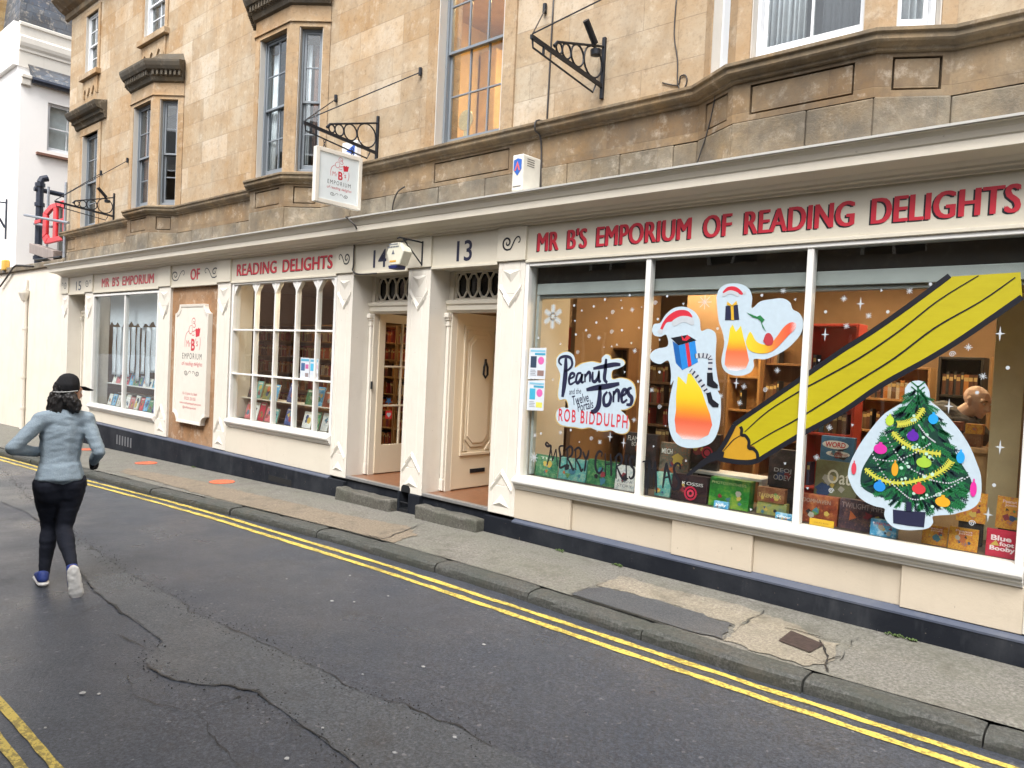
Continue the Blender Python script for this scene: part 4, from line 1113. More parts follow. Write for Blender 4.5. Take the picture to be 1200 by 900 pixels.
# ================================================================== INSIDE THE SHOP
M['shop_wall'] = plain('brown_shop_wall', (.27, .165, .085), .75, .15, 2)
M['shop_ceiling'] = plain('shop_ceiling_paint', (.42, .34, .25), .8)
FLZ = .392
m = MB(); m.box(-18.2, .9, .362, 5.2, .30, FLZ); m.build('interior_floor', M['wood_floor'], SHOP)
m = MB(); m.box(-18.2, .9, .13, 5.2, 3.10, 3.14); m.build('interior_ceiling', M['shop_ceiling'], SHOP)
m = MB(); m.box(-18.2, .9, 4.4, 4.46, FLZ, 3.10); m.box(-18.22, -18.15, .4, 4.4, FLZ, 3.1); m.box(.85, .9, .3, 4.4, FLZ, 3.1)
m.box(-13.46, -13.40, .31, 4.4, FLZ, 3.10); m.box(-17.28, -17.22, .35, 2.2, FLZ, 3.1)
m.box(-5.42, -5.36, 1.3, 3.2, FLZ, 3.10); m.build('interior_wall', M['shop_wall'], SHOP)
# window beds behind each pane
m = MB()
for a, b, z in ((-16.83, -13.72, .70), (-11.06, -8.33, .885), (-5.04, -.70, .797)): m.box(a, b, .132, .72, z - .05, z)
m.build('window_bed', plain('dark_board', (.075, .055, .04), .6), SHOP)
m = MB()
m.box(-11.06, -11.03, .132, .34, .89, 2.98); m.box(-8.36, -8.33, .132, .75, .89, 2.98); m.box(-5.04, -5.012, .132, .72, .8, 2.98)
m.build('window_cheek', M['cream'], SHOP)
# roller-blind box behind the head of the big window
m = MB(); m.box(-5.0, -.75, .14, .30, 2.77, 3.0); bb = m.build('blind_box', plain('black_board', (.003, .003, .003), .6), WIN13)
m = MB(); m.box(-4.99, -.76, .125, .27, 2.655, 2.768); m.box(-4.99, -.76, .15, .22, 2.62, 2.654); m.box(-4.99, -4.955, .125, .18, .81, 2.65)
m.build('blind_rail', plain('grey_rail', (.33, .36, .35), .5, .1, 4), bb, .006)

def lamp(x, y, z, w, d, mat, lab, grp):
    t_ = thing('ceiling_light', (x, y, z), lab, 'lamp', grp)
    m = MB(); m.box(x - w / 2, x + w / 2, y - d / 2, y + d / 2, z - .02, z + .02); m.build('diffuser', mat, t_)
    m = MB(); m.box(x - w / 2 - .02, x + w / 2 + .02, y - d / 2 - .02, y + d / 2 + .02, z + .02, z + .07); m.build('housing', M['sash_grey'], t_)
    return t_
l1 = lamp(-3.4, 1.15, 3.025, 1.3, .14, M['lamp'], 'lit ceiling strip light glowing warm inside the big shop window', 'strip lights inside the big window')
for loc in ((-2.0, 1.35, 3.025), (-4.3, 2.6, 3.025), (-1.2, 2.6, 3.025), (-2.8, 3.2, 3.025)): dup(l1, loc)
l2 = lamp(-9.6, .42, 3.03, 1.1, .14, M['lamp'], 'lit ceiling strip light inside the small-paned window', 'strip lights inside the small-paned shop')
dup(l2, (-7.4, 2.1, 3.025))
l3 = lamp(-15.2, 1.0, 3.025, 1.1, .14, M['lamp_white'], 'lit ceiling strip light inside the far window of number 15', None)

l4 = thing('ceiling_light', (on_y(872, 450, 1.9).x, 1.9, 2.62), 'warm lamp above the honey wood shelves behind the middle pane', 'lamp')
m = MB(); m.box(l4.location.x - .25, l4.location.x + .25, 1.87, 1.93, 2.60, 2.62); m.build('diffuser', emit_mat('shelf_lamp', (1.0, .62, .22), 40.0), l4)
m = MB(); m.box(l4.location.x - .27, l4.location.x + .27, 1.85, 1.95, 2.621, 2.66); m.tube([(l4.location.x, 1.9, 2.66), (l4.location.x, 1.9, 3.10)], .01, 6); m.build('housing', M['sash_grey'], l4)
# ---- bookcases and books
COVERS = [(.30, .035, .03), (.42, .10, .03), (.12, .05, .03), (.05, .10, .16), (.035, .035, .04), (.35, .27, .16), (.10, .16, .09), (.45, .19, .05), (.22, .05, .06), (.06, .06, .12), (.5, .45, .36), (.16, .09, .045)]
BOOKM = []
PAGES = flat((.55, .48, .36), .8)
for i, c in enumerate(COVERS):
    h, th, dp = .17 + .012 * (i % 5), .022 + .006 * (i % 4), .13
    m = MB(); m.box(0, th, 0, dp, 0, .003); m.v = []; m.f = []; m.m = []
    m.box(0, .003, .004, dp, 0, h, 0); m.box(th - .003, th, .004, dp, 0, h, 0); m.box(0, th, 0, .004, 0, h, 0); m.box(.0032, th - .0032, .0042, dp - .006, .004, h - .004, 1)
    m.box(.002, th - .002, -.0006, 0, h * .68, h * .86, 2)
    me = bpy.data.meshes.new('book'); me.from_pydata(m.v, [], m.f)
    for mm in (plain('book_cloth_%d' % i, c, .55, .25, 9), PAGES, flat((.55, .42, .18), .5)): me.materials.append(mm)
    me.polygons.foreach_set('material_index', m.m)
    BOOKM.append((me, th, h))
ALLB = []
def bookcase(x0, x1, y, z0, z1, rows, mat, lab, depth=.24, fill=.9, lean=.10, books=True, zmin=.85, blab=None, pal=None, grp=None):
    t_ = thing('bookcase', ((x0 + x1) / 2, y + depth / 2, z0), lab, 'bookcase')
    m = MB(); m.box(x0, x0 + .025, y, y + depth, z0, z1); m.build('side_panel', mat, t_, .003)
    m = MB(); m.box(x1 - .025, x1, y, y + depth, z0, z1); m.build('side_panel', mat, t_, .003)
    m = MB(); m.box(x0 + .025, x1 - .025, y + depth - .015, y + depth, z0, z1); m.build('back_panel', mat, t_)
    for k in range(rows + 1):
        z = z0 + (z1 - z0 - .025) * k / rows
        m = MB(); m.box(x0 + .026, x1 - .026, y + .004, y + depth - .016, z, z + .025); m.build('shelf', mat, t_, .003)
        if books and k < rows and z > zmin:
            x = x0 + .035; gap = (z1 - z0) / rows - .03
            while x < x1 - .06:
                if rnd.random() > fill: x += rnd.uniform(.03, .12); continue
                me, th, h = rnd.choice(BOOKM if not pal else [BOOKM[i] for i in pal])
                if h > gap: me, th, h = BOOKM[0]
                if x + th > x1 - .035: break
                ALLB.append((me, (x, y + rnd.uniform(.012, .035), z + .0255), blab, grp))
                x += th + rnd.uniform(.0005, .003)
    return t_
def X(px, y): return on_y(px, 450, y).x
bookcase(X(288, 1.7), X(394, 1.7), 1.7, FLZ, 2.45, 7, M['wood'], 'wooden bookcase packed with books, seen through the small-paned window', blab='book on the bookcase behind the small-paned window', grp='books behind the small-paned window', fill=.86, pal=[0, 1, 2, 5, 7, 8, 10, 11])
bookcase(X(441, 2.6), X(462, 2.6) , 2.6, FLZ, 2.5, 7, M['wood'], 'honey wood bookcase of red and orange books through open door 14, left one', blab='book on the left shelves through open door 14', grp='books through open door 14, left shelves', pal=[0, 1, 7, 8, 2, 4], fill=.84, zmin=0)
bookcase(X(463, 2.6), X(486, 2.6), 2.6, FLZ, 2.5, 7, M['wood'], 'honey wood bookcase of red and orange books through open door 14, right one', blab='book on the right shelves through open door 14', grp='books through open door 14, right shelves', pal=[0, 1, 7, 8, 10, 4], fill=.84, zmin=0)
bookcase(X(646, 2.1), X(735, 2.1), 2.1, FLZ, 2.2, 5, M['wood_dark'], 'brown bookcase behind the left pane of the big window', fill=.75, blab='book on the brown bookcase behind the left pane', grp='books behind the left pane', pal=[2, 4, 11, 0])
bookcase(X(757, 1.4), X(792, 1.4), 1.4, FLZ, 2.05, 7, M['wood_dark'], 'narrow brown pigeonhole shelves behind the middle pane', fill=.8, blab='book in the narrow pigeonhole shelves', grp='books in the pigeonhole shelves', pal=[2, 4, 0, 11])
bookcase(X(852, 2.2), X(890, 2.2), 2.2, FLZ, 2.3, 5, M['wood'], 'bright honey wood shelves lit warm behind the middle pane', fill=.22, blab='book on the bright honey wood shelves', grp='books on the honey wood shelves')
bookcase(X(893, 2.3), X(942, 2.3), 2.3, FLZ, 2.5, 5, M['wood_dark'], 'brown bookcase beside the mullion above the painted pencil', fill=.75, blab='book on the brown bookcase above the pencil', grp='books above the pencil', pal=[2, 4, 11])
bookcase(X(946, 1.35), X(1003, 1.35), 1.35, FLZ, 2.45, 4, M['wood_red'], 'red painted bookcase with dark books behind the right pane', fill=.8, blab='dark book on the red painted bookcase', grp='books on the red bookcase', pal=[2, 4, 11, 3, 9])
bookcase(X(1004, 2.6), X(1090, 2.6), 2.6, FLZ, 2.1, 5, M['wood'], 'wide honey wood bookcase behind the tree sticker', fill=.8, blab='book on the wide honey shelves behind the tree sticker', grp='books behind the tree sticker', pal=[2, 4, 7, 10, 11])
bookcase(X(1098, 2.2), X(1152, 2.2), 2.2, FLZ, 2.2, 5, plain('black_shelf', (.03, .028, .026), .5), 'black bookcase standing behind the bald man', fill=.85, blab='book on the black bookcase behind the bald man', grp='books behind the bald man', pal=[4, 2, 9, 6, 7])
bookcase(X(1160, 1.9), X(1185, 1.9), 1.9, FLZ, 2.2, 6, M['wood'], 'slim honey wood shelf beside the far right of the big window', fill=.5, blab='book on the slim shelf at the far right', grp='books on the slim right shelf', pal=[3, 9, 4, 7])
ALLB.sort(key=lambda q: (Vector(q[1]) - CAM).length)     # the 290 nearest are things of their own, the far rest one mass
for me_, loc_, lab_, grp_ in ALLB[:290]:
    o = bpy.data.objects.new('book', me_); COL.objects.link(o); o.location = loc_; tag(o, lab_, 'book', grp_)
if ALLB[290:]:
    sv, sf, sm_ = [], [], []
    for me_, loc_, lab_, grp_ in ALLB[290:]:
        b_ = len(sv); sv += [(q.co.x + loc_[0], q.co.y + loc_[1], q.co.z + loc_[2]) for q in me_.vertices]; c_ = [x_[0] for x_ in BOOKM].index(me_)
        sf += [tuple(i_ + b_ for i_ in q.vertices) for q in me_.polygons]; sm_ += [c_ * 3 + q.material_index for q in me_.polygons]
    tag(link_mesh('shelved_books', sv, sf, [mm for x_ in BOOKM for mm in x_[0].materials], None, mi=sm_), kind='stuff')
# wood wall panels of the shop (joinery fixed to the back)
m = MB()
for a, b, y in ((648, 700, 3.2), (705, 756, 3.0), (800, 850, 2.9)):
    m.box(X(a, y), X(b, y), y, y + .06, FLZ, 3.08)
m.box(X(1163, .74), X(1205, .74), .74, .78, .80, 3.08)
m.build('wood_panelling', M['shop_wall'], SHOP, .01)
m = MB(); m.box(X(1163, .70), X(1200, .70), .70, .738, .80, 2.98); m.build('window_back_board', plain('tan_board', (.42, .34, .20), .7), SHOP, .004)
CT = thing('counter', (X(1140, .85), 1.0, FLZ), 'honey wood shop counter in front of the bald man', 'counter')
ca, cb_, cz = X(1096, .85), X(1172, .85), on_y(1140, 524, .85).z
m = MB(); m.box(ca, cb_, .80, 1.06, cz - .04, cz); m.build('counter_top', M['wood'], CT, .006)
m = MB(); m.box(ca + .02, cb_ - .02, .83, 1.03, FLZ, cz - .041); m.build('counter_front', M['wood'], CT, .006)

# ---- printed covers
def art(name, cols, scale=7, seed=0.0, vor=True):
    t_ = NT(name); v_ = t_.coord(); mp = t_.node('ShaderNodeMapping'); mp.inputs['Location'].default_value = (seed, seed * 1.7, seed * .6); t_.l.new(v_, mp.inputs[0])
    n1 = t_.noise(mp.outputs[0], scale * 1.6, 7, .72); k = len(cols)
    c = t_.ramp(n1, [(.28 + .44 * i / (k - 1), q) for i, q in enumerate(cols)])
    if vor:
        vo = t_.node('ShaderNodeTexVoronoi'); vo.inputs['Scale'].default_value = scale * 4.2; t_.l.new(mp.outputs[0], vo.inputs['Vector'])
        c = t_.mix(t_.ramp(vo.outputs['Distance'], [(.12, (.55, .55, .55)), (.34, (0, 0, 0))]), c, cols[-1])
        t_.l.new(mp.outputs[0], vo.inputs['Vector'])
    t_.set(c, .38); return t_.mat
A = {
 'green': art('cover_green', [(.015, .07, .05), (.05, .20, .10), (.30, .38, .20)], 9, 1), 'teal': art('cover_teal', [(.03, .15, .16), (.10, .33, .30), (.45, .5, .35)], 8, 2),
 'forest': art('cover_forest', [(.008, .05, .03), (.03, .15, .06), (.18, .3, .12)], 11, 3), 'cream': art('cover_cream', [(.35, .38, .36), (.62, .62, .58), (.2, .3, .35)], 12, 4),
 'dark': art('cover_dark', [(.012, .012, .015), (.035, .03, .035), (.09, .05, .05)], 8, 5), 'eye': art('cover_black_red', [(.01, .008, .01), (.03, .015, .018), (.05, .02, .025)], 9, 6, False),
 'photo': art('cover_leaf', [(.004, .05, .012), (.03, .22, .03), (.35, .42, .05)], 5, 7, False), 'brown': art('cover_brown', [(.10, .03, .015), (.19, .07, .03), (.32, .18, .08)], 9, 8),
 'land': art('cover_landscape', [(.04, .12, .20), (.22, .25, .08), (.42, .30, .07)], 9, 9), 'blue': art('cover_blue', [(.02, .14, .33), (.06, .32, .55), (.6, .72, .8)], 10, 10),
 'word': art('cover_slate_blue', [(.03, .09, .17), (.05, .14, .25), (.08, .2, .32)], 6, 11, False), 'oath': art('cover_olive', [(.09, .085, .05), (.17, .17, .085), (.13, .10, .045)], 5, 12, False),
 'fire': art('cover_fire', [(.06, .015, .012), (.22, .045, .02), (.42, .16, .05)], 8, 13), 'space': art('cover_space', [(.015, .012, .02), (.06, .035, .05), (.25, .12, .08)], 9, 14),
 'peanut': art('cover_bright', [(.03, .12, .30), (.48, .16, .02), (.62, .33, .04), (.25, .05, .03)], 22, 15), 'red': art('cover_red', [(.38, .02, .045), (.48, .03, .06), (.4, .025, .05)], 4, 16, False),
 'pink': art('cover_pink', [(.55, .06, .10), (.62, .20, .20), (.2, .02, .05)], 10, 17), 'white': art('cover_white', [(.6, .6, .58), (.72, .72, .7), (.25, .35, .2)], 12, 18),
 'yellow': flat((.66, .40, .02), .5), 'mech': art('cover_mech', [(.03, .035, .03), (.14, .13, .10), (.40, .10, .04)], 9, 19), 'navy': art('cover_navy', [(.01, .015, .06), (.03, .05, .18), (.3, .35, .5)], 12, 20)}
def block_under(x0, x1, y0, y1, z0, z1):
    m = MB(); m.box(x0 + .01, x1 - .01, y0, y1, z0, z1); o = m.build('display_block', flat((.035, .03, .028), .8), None, .004)
    tag(o, 'dark display block raising goods inside the shop window', 'display block', 'display blocks inside the shop windows')
def goods(name, lab, cat, r, y, mat, deck, depth=.06, lean=0.10, texts=(), group=None, support=True, box=True, deco=5):
    if cat in ('box', 'card'): deco = 0
    """a box or book standing face-out; r: its outline in the photograph, y: distance behind the glass plane"""
    a, b = on_y(r[0], (r[1] + r[3]) / 2, y), on_y(r[2], (r[1] + r[3]) / 2, y); c, d = on_y((r[0] + r[2]) / 2, r[3], y), on_y((r[0] + r[2]) / 2, r[1], y)
    x0, x1, z0, z1 = a.x, b.x, c.z, d.z; h = z1 - z0
    if z0 - deck < .07: z0 = deck + .001
    elif support: block_under(x0, x1, y + .01, y + depth + lean * h * .3, deck + .001, z0 - .001)
    t_ = thing(name, ((x0 + x1) / 2, y, z0), lab, cat, group)
    sk = lambda x, yy, z: (x, yy + (z - z0) * lean, z)
    m = MB(); m.box(x0, x1, y, y + depth, z0, z1); m.v = [sk(*p) for p in m.v]
    m.build('box_body' if box else 'book_block', mat if box else PAGES, t_, .003)
    f_ = MB()
    if not box:
        f_.box(x0 - .003, x1 + .004, y - .004, y - .0005, z0 - .0005, z1 + .004); f_.box(x0 - .006, x0 - .0008, y - .004, y + depth + .003, z0 - .0005, z1 + .004); f_.v = [sk(*p) for p in f_.v]
        f_.build('cover', mat, t_)
    if deco:
        rg = random.Random(int(abs(x0) * 971)); W, H = x1 - x0, z1 - z0
        for q in range(deco):                    # printed shapes of the cover picture
            cx_, cz_ = x0 + W * rg.uniform(.2, .8), z0 + H * rg.uniform(.18, .62); n_ = rg.choice((3, 4, 5, 7, 16)); ra = min(W, H) * rg.uniform(.06, .20); a0 = rg.uniform(0, 6); yy = y - .0043 - .0001 * q
            mm = MB(); mm.add([sk(cx_ + ra * math.cos(a0 + i * math.tau / n_) * rg.uniform(.7, 1.2), yy, cz_ + ra * math.sin(a0 + i * math.tau / n_) * rg.uniform(.7, 1.2)) for i in range(n_)], [tuple(range(n_))])
            c_ = rg.choice(DECO); mm.build('cover_picture', flat(c_, .45), t_)
    for (s, fx0, fx1, fz0, fz1, colr, bold) in texts:
        W, H = x1 - x0, z1 - z0; yy = y - .0052
        text_mesh('lettering', s, x0 + fx0 * W, x0 + fx1 * W, z0 + fz0 * H, z0 + fz1 * H, 0, flat(colr, .5), t_, bold, rot=lambda X_, Z_: sk(X_, yy, Z_))
    return t_, (x0, x1, z0, z1, y, sk)
def disc(parent, x, z, r, y, mat, name, n=20, sk=None, rz=None):
    m = MB(); rz = rz or r
    pts = [(x + r * math.cos(i * math.tau / n), y, z + rz * math.sin(i * math.tau / n)) for i in range(n)]
    m.add([(sk(*p) if sk else p) for p in pts], [tuple(range(n))]); return m.build(name, mat, parent)
DK = .797
DECO = [(.02, .02, .025), (.45, .12, .04), (.50, .36, .08), (.05, .16, .22), (.35, .33, .28), (.10, .22, .07), (.22, .03, .04), (.03, .06, .15)]
WHT, RED_, GLD = (.75, .75, .72), (.55, .03, .04), (.55, .42, .15)
goods('picture_book', 'cream and green picture book at the left corner of the big window', 'book', (627, 534, 653, 559), .20, A['green'], DK, .02, box=False, texts=[("The", .2, .8, .82, .93, (.7, .7, .6), .01)])
goods('board_game', 'teal game box standing under the painted word MERRY', 'game box', (654, 538, 686, 568), .22, A['teal'], DK)
goods('board_game', 'dark green forest game box between the teal box and the white book', 'game box', (687, 540, 720, 577), .22, A['forest'], DK)
goods('picture_book', 'white book with grey lettering left of the first mullion', 'book', (721, 546, 743, 582), .20, A['cream'], DK, .02, box=False, texts=[("A SNOW", .1, .9, .30, .42, (.12, .12, .14), 0), ("STORY", .1, .9, .12, .24, (.12, .12, .14), 0)])
goods('board_game', 'teal blue game box right of the first mullion', 'game box', (767, 554, 785, 586), .22, A['teal'], DK)
g, q = goods('board_game', 'black game box with a glowing red eye ring, in the front row', 'game box', (786, 557, 828, 594), .20, A['eye'], DK, texts=[("KOSSIS", .30, .88, .62, .74, WHT, 0)])
for rr, cc in ((.062, (.5, .02, .06)), (.046, (.02, .005, .01)), (.034, (.62, .05, .10)), (.016, (.02, .005, .01))): disc(g, (q[0] + q[1]) / 2 + .02, q[2] + .075, rr, q[4] - .005 - (.062 - rr) * .02, flat(cc, .4), 'printed_eye', sk=q[5])
g, q = goods('board_game', 'black game box with a red eye ring, raised behind the pencil tip', 'game box', (806, 508, 842, 543), .45, A['eye'], DK)
for rr, cc in ((.055, (.42, .02, .05)), (.040, (.02, .005, .01)), (.028, (.5, .04, .08))): disc(g, (q[0] + q[1]) / 2 + .04, q[2] + .10, rr, q[4] - .005 - (.055 - rr) * .02, flat(cc, .4), 'printed_eye', sk=q[5])
goods('board_game', 'grey game box with pale lettering and a red machine, raised left of the pencil tip', 'game box', (772, 520, 807, 558), .42, A['mech'], DK, texts=[("MECH", .06, .42, .66, .82, WHT, .02)])
goods('board_game', 'green leafy game box glowing yellow in its middle, front row', 'game box', (830, 562, 877, 601), .20, A['photo'], DK, .11, texts=[("PHOTOSYNTHESIS", .06, .92, .80, .89, (.5, .55, .25), 0)])
goods('card_game', 'small pale blue card game box in front of the green leafy box', 'game box', (836, 588, 853, 599), .14, A['blue'], DK, .03, texts=[("Jolly", .1, .9, .25, .75, (.85, .88, .9), .03)])
goods('board_game', 'brown game box lying on top of the landscape box', 'game box', (887, 572, 919, 589), .22, A['brown'], DK, support=False, texts=[("TAKENPARK", .06, .9, .32, .58, GLD, .01)])
goods('board_game', 'landscape game box under the brown box', 'game box', (886, 589, 921, 612), .22, A['land'], DK)
goods('card_game', 'small blue card game box left of the second mullion', 'game box', (908, 602, 929, 614), .14, A['blue'], DK, .03, texts=[("Glitter", .1, .9, .3, .7, (.85, .88, .9), .02)])
g, q = goods('display_case', 'dark game box with grey lettering left of the second mullion', 'game box', (900, 527, 934, 571), .42, A['dark'], DK, texts=[("DEOJ", .2, .8, .36, .50, (.4, .4, .4), .01), ("ODEV", .2, .8, .18, .32, (.4, .4, .4), .01)])
g, q = goods('board_game', 'slate blue game box with white speech bubbles and red letters', 'game box', (961, 512, 1000, 541), .45, A['word'], DK, texts=[("WORD", .14, .76, .56, .78, RED_, .03), ("on the street", .3, .85, .24, .38, (.4, .12, .08), .01)])
for (fx, fz, rx, rz_, dy) in ((.45, .67, .40, .17, .0046), (.55, .31, .36, .12, .0046)): disc(g, q[0] + fx * (q[1] - q[0]), q[2] + fz * (q[3] - q[2]), rx * (q[1] - q[0]), q[4] - dy, flat((.7, .68, .62), .5), 'speech_bubble', 24, q[5], rz_ * (q[3] - q[2]))
goods('board_game', 'olive game box with big pale letters beside the tree sticker', 'game box', (954, 541, 1004, 586), .40, A['oath'], DK, texts=[("Oath", .30, 1.0, .42, .78, (.66, .62, .5), .01)])
goods('board_game', 'dark fiery orange game box right of the second mullion', 'game box', (938, 581, 981, 618), .22, A['fire'], DK, texts=[("OOMHAVEN", .02, .8, .72, .86, (.3, .26, .22), .0)])
goods('price_card', 'small yellow card standing at the foot of the second mullion', 'card', (948, 609, 977, 622), .14, A['yellow'], DK, .004, texts=[("LUCKY BOX", .2, .8, .4, .6, (.25, .12, .02), 0)])
goods('board_game', 'dark purple game box with tall pale capitals below the tree sticker', 'game box', (982, 588, 1040, 632), .22, A['space'], DK, texts=[("TWILIGHT IMPER", .05, .98, .72, .90, (.36, .28, .27), .0)])
goods('board_game', 'blue and white game box with a red figure below the tree sticker', 'game box', (1019, 610, 1050, 636), .15, A['blue'], DK, texts=[("CREATURES", .15, .9, .70, .84, (.5, .06, .1), .01)])
for k, (r, yy, lab) in enumerate((((1122, 578, 1155, 612), .42, 'orange and blue novel behind the bottom right edge of the tree sticker'), ((1081, 617, 1109, 645), .20, 'orange and blue novel in the front row, just right of the sticker pot'),
                                  ((1112, 620, 1145, 651), .18, 'orange and blue novel in the front row, left of the red book'), ((1168, 584, 1196, 620), .40, 'orange and blue novel on the raised row above the red book'))):
    goods('novel', lab, 'book', r, yy, A['peanut'], DK, .03, .22, box=False, group='bright orange and blue novels in the big window', texts=[("Peanut", .2, .8, .82, .92, (.75, .55, .6), .01), ("Jones", .3, .8, .70, .80, (.75, .55, .6), .01)])
goods('picture_book', 'crimson book with white swash lettering in the bottom right corner', 'book', (1156, 622, 1191, 663), .17, A['red'], DK, .02, .12, box=False, texts=[("Blue", .12, .82, .60, .80, (.75, .62, .64), .03), ("foot", .42, .92, .42, .58, (.75, .62, .64), .03), ("Booby", .10, .96, .18, .40, (.75, .62, .64), .03)])
goods('board_game', 'dark game box with white hand lettering behind the first mullion', 'game box', (731, 508, 768, 547), .50, A['dark'], DK, texts=[("FLAM", .08, .40, .76, .90, WHT, 0), ("BOO", .22, .46, .60, .73, WHT, 0)])
WT_ = thing('white_riser', (on_y(850, 560, .4).x, .5, DK), 'small white shelf riser behind the green leafy game box', 'shelf')
a, b = on_y(808, 552, .36), on_y(893, 560, .36); m = MB(); m.box(a.x, b.x, .36, .62, 1.035, 1.062); m.build('riser_top', M['white_paint'], WT_, .004)
for xx in (a.x, b.x - .03): m = MB(); m.box(xx, xx + .03, .37, .61, DK + .001, 1.034); m.build('riser_leg', M['white_paint'], WT_, .003)
# things on the counter, and the red box on the shelf in the left pane
for k, (r, lab) in enumerate((((1111, 494, 1128, 505), 'patterned orange card box at the left of the counter'), ((1131, 497, 1152, 509), 'small orange gift box in the middle of the counter'), ((1128, 508, 1150, 521), 'patterned brown gift box at the front of the counter'), ((1164, 487, 1176, 500), 'dark crimson box at the right of the counter'))):
    goods('gift_box', lab, 'box', r, .88, [A['fire'], A['peanut'], A['brown'], A['red']][k], cz, .08, .0)
goods('storage_box', 'bright red box on the brown shelves above the white script sticker', 'box', (645, 384, 679, 409), 1.9, flat((.6, .08, .04)), 1.9, .15, 0, support=False)

# ---- small-paned window: one glass shelf with picture books standing on it and on the bed
BK = .885
m = MB(); m.box(-11.025, -8.365, .20, .50, 1.20, 1.212); sh = m.build('display_shelf', M['cream'], SHOP, .003)
rr = random.Random(3); names = ['teal', 'blue', 'pink', 'dark', 'green', 'land', 'peanut', 'navy', 'white', 'fire', 'forest']
def facing(x0, x1, deck, h0, h1, yy, seq, where, grp):
    x = x0; k = 0
    while x < x1 - .1:
        w = rr.uniform(.15, .21); h = rr.uniform(h0, h1); s_ = seq[k % len(seq)]; k += 1
        if s_:
            t_ = thing('picture_book', (x + w / 2, yy, deck + .001), '%s picture book %s' % (s_[1], where), 'book', grp)
            sk = lambda X_, Y_, Z_: (X_, Y_ + (Z_ - deck) * .25, Z_)
            m = MB(); m.box(x, x + w, yy, yy + .018, deck + .001, deck + h); m.v = [sk(*p) for p in m.v]; m.build('book_block', PAGES, t_)
            m = MB(); m.box(x - .003, x + w + .003, yy - .004, yy - .0005, deck + .001, deck + h + .004); m.box(x - .004, x - .001, yy - .004, yy + .02, deck + .001, deck + h + .004); m.v = [sk(*p) for p in m.v]; m.build('cover', A[s_[0]], t_)
            for q in range(3):
                cx_, cz_, n_, ra, a0 = x + w * rr.uniform(.3, .7), deck + h * rr.uniform(.25, .7), rr.choice((3, 5, 6, 14)), w * rr.uniform(.12, .3), rr.uniform(0, 6)
                mm = MB(); mm.add([sk(cx_ + ra * math.cos(a0 + i * math.tau / n_), yy - .0045 - .0002 * q, cz_ + ra * math.sin(a0 + i * math.tau / n_)) for i in range(n_)], [tuple(range(n_))]); mm.build('cover_picture', flat(rr.choice(DECO), .5), t_)
            mm = MB(); zt_ = deck + h * .86; mm.add([sk(x + .02, yy - .0045, zt_), sk(x + w - .02, yy - .0045, zt_), sk(x + w - .02, yy - .0045, zt_ + .02), sk(x + .02, yy - .0045, zt_ + .02)], [(0, 1, 2, 3)]); mm.build('cover_title', flat((.55, .52, .42), .5), t_)
        x += w + rr.uniform(.02, .07)
L1 = [('dark', 'dark'), ('teal', 'green and teal'), ('land', 'orange and blue'), ('blue', 'bright blue'), None, ('navy', 'navy'), None, ('forest', 'dark green'), ('blue', 'pale blue'), ('fire', 'orange red'), ('pink', 'pink and red'), ('teal', 'teal')]
L2 = [('pink', 'pink'), ('white', 'white'), ('red', 'crimson'), ('pink', 'pink and cream'), ('teal', 'pale teal'), None, ('navy', 'navy'), None, ('white', 'white and green'), ('green', 'green'), ('cream', 'cream'), ('land', 'green and yellow')]
facing(-10.95, -8.5, 1.213, .20, .28, .26, L1, 'standing on the upper shelf of the small-paned window', 'picture books on the upper shelf of the small-paned window')
facing(-10.95, -8.5, BK, .20, .27, .22, L2, 'standing on the bed of the small-paned window', 'picture books on the bed of the small-paned window')
# ---- window of number 15: paper streamers and a frieze of white cut-outs over rows of cards
rr = random.Random(11)
M['tissue'] = plain('white_tissue_paper', (.62, .68, .74), .85, .1, 20)
for k in range(12):
    x = -16.45 + k * .235; w = rr.uniform(.15, .23); z1_ = 2.30; z0_ = rr.uniform(1.15, 1.45); v, f = [], []
    for i in range(15):
        z = z0_ + (z1_ - z0_) * i / 14; dx = .010 * math.sin(i * .6 + k); tw = .003 * math.sin(i * .8 + k * 2)
        v += [(x + dx - w / 2, .30 + tw, z), (x + dx + w / 2, .30 - tw, z)]
    for i in range(14): f.append((2 * i, 2 * i + 1, 2 * i + 3, 2 * i + 2))
    o = link_mesh('paper_streamer', v, f, M['tissue'], None, smooth=True); o.modifiers.new('t', 'SOLIDIFY').thickness = .002
    tag(o, 'white paper streamer hanging in the window of number 15', 'streamer', 'paper streamers in the window of number 15')
m = MB(); pts = [(-16.6, 3.025)] + [(-16.6 + i * .1, 2.34 + .05 * math.sin(i * 1.9) + .03 * math.sin(i * .7)) for i in range(28)] + [(-13.85, 3.025)]
m.prism(pts, .255, .262); tag(m.build('paper_frieze', M['tissue']), 'white cut-paper frieze across the top of the window of number 15', 'paper decoration')
m = MB(); m.box(-16.6, -13.85, .24, .56, 1.13, 1.15); m.box(-16.6, -13.85, .45, .62, .93, .945); m.build('display_shelf', M['white_paint'], SHOP, .003)
L3 = [('white', 'white'), ('blue', 'pale blue'), ('cream', 'cream'), ('teal', 'teal'), ('white', 'white and green'), ('pink', 'pink'), ('cream', 'grey and cream'), ('red', 'crimson'), ('blue', 'blue and white'), ('green', 'green'), ('navy', 'navy'), ('white', 'plain white')]
facing(-16.5, -13.9, .70, .20, .26, .22, L3, 'on the bed of the window of number 15', 'books on the bed of the window of number 15')
facing(-16.5, -13.9, 1.151, .16, .24, .30, L3[4:] + L3[:4], 'on the white shelf in the window of number 15', 'books on the white shelf of number 15')

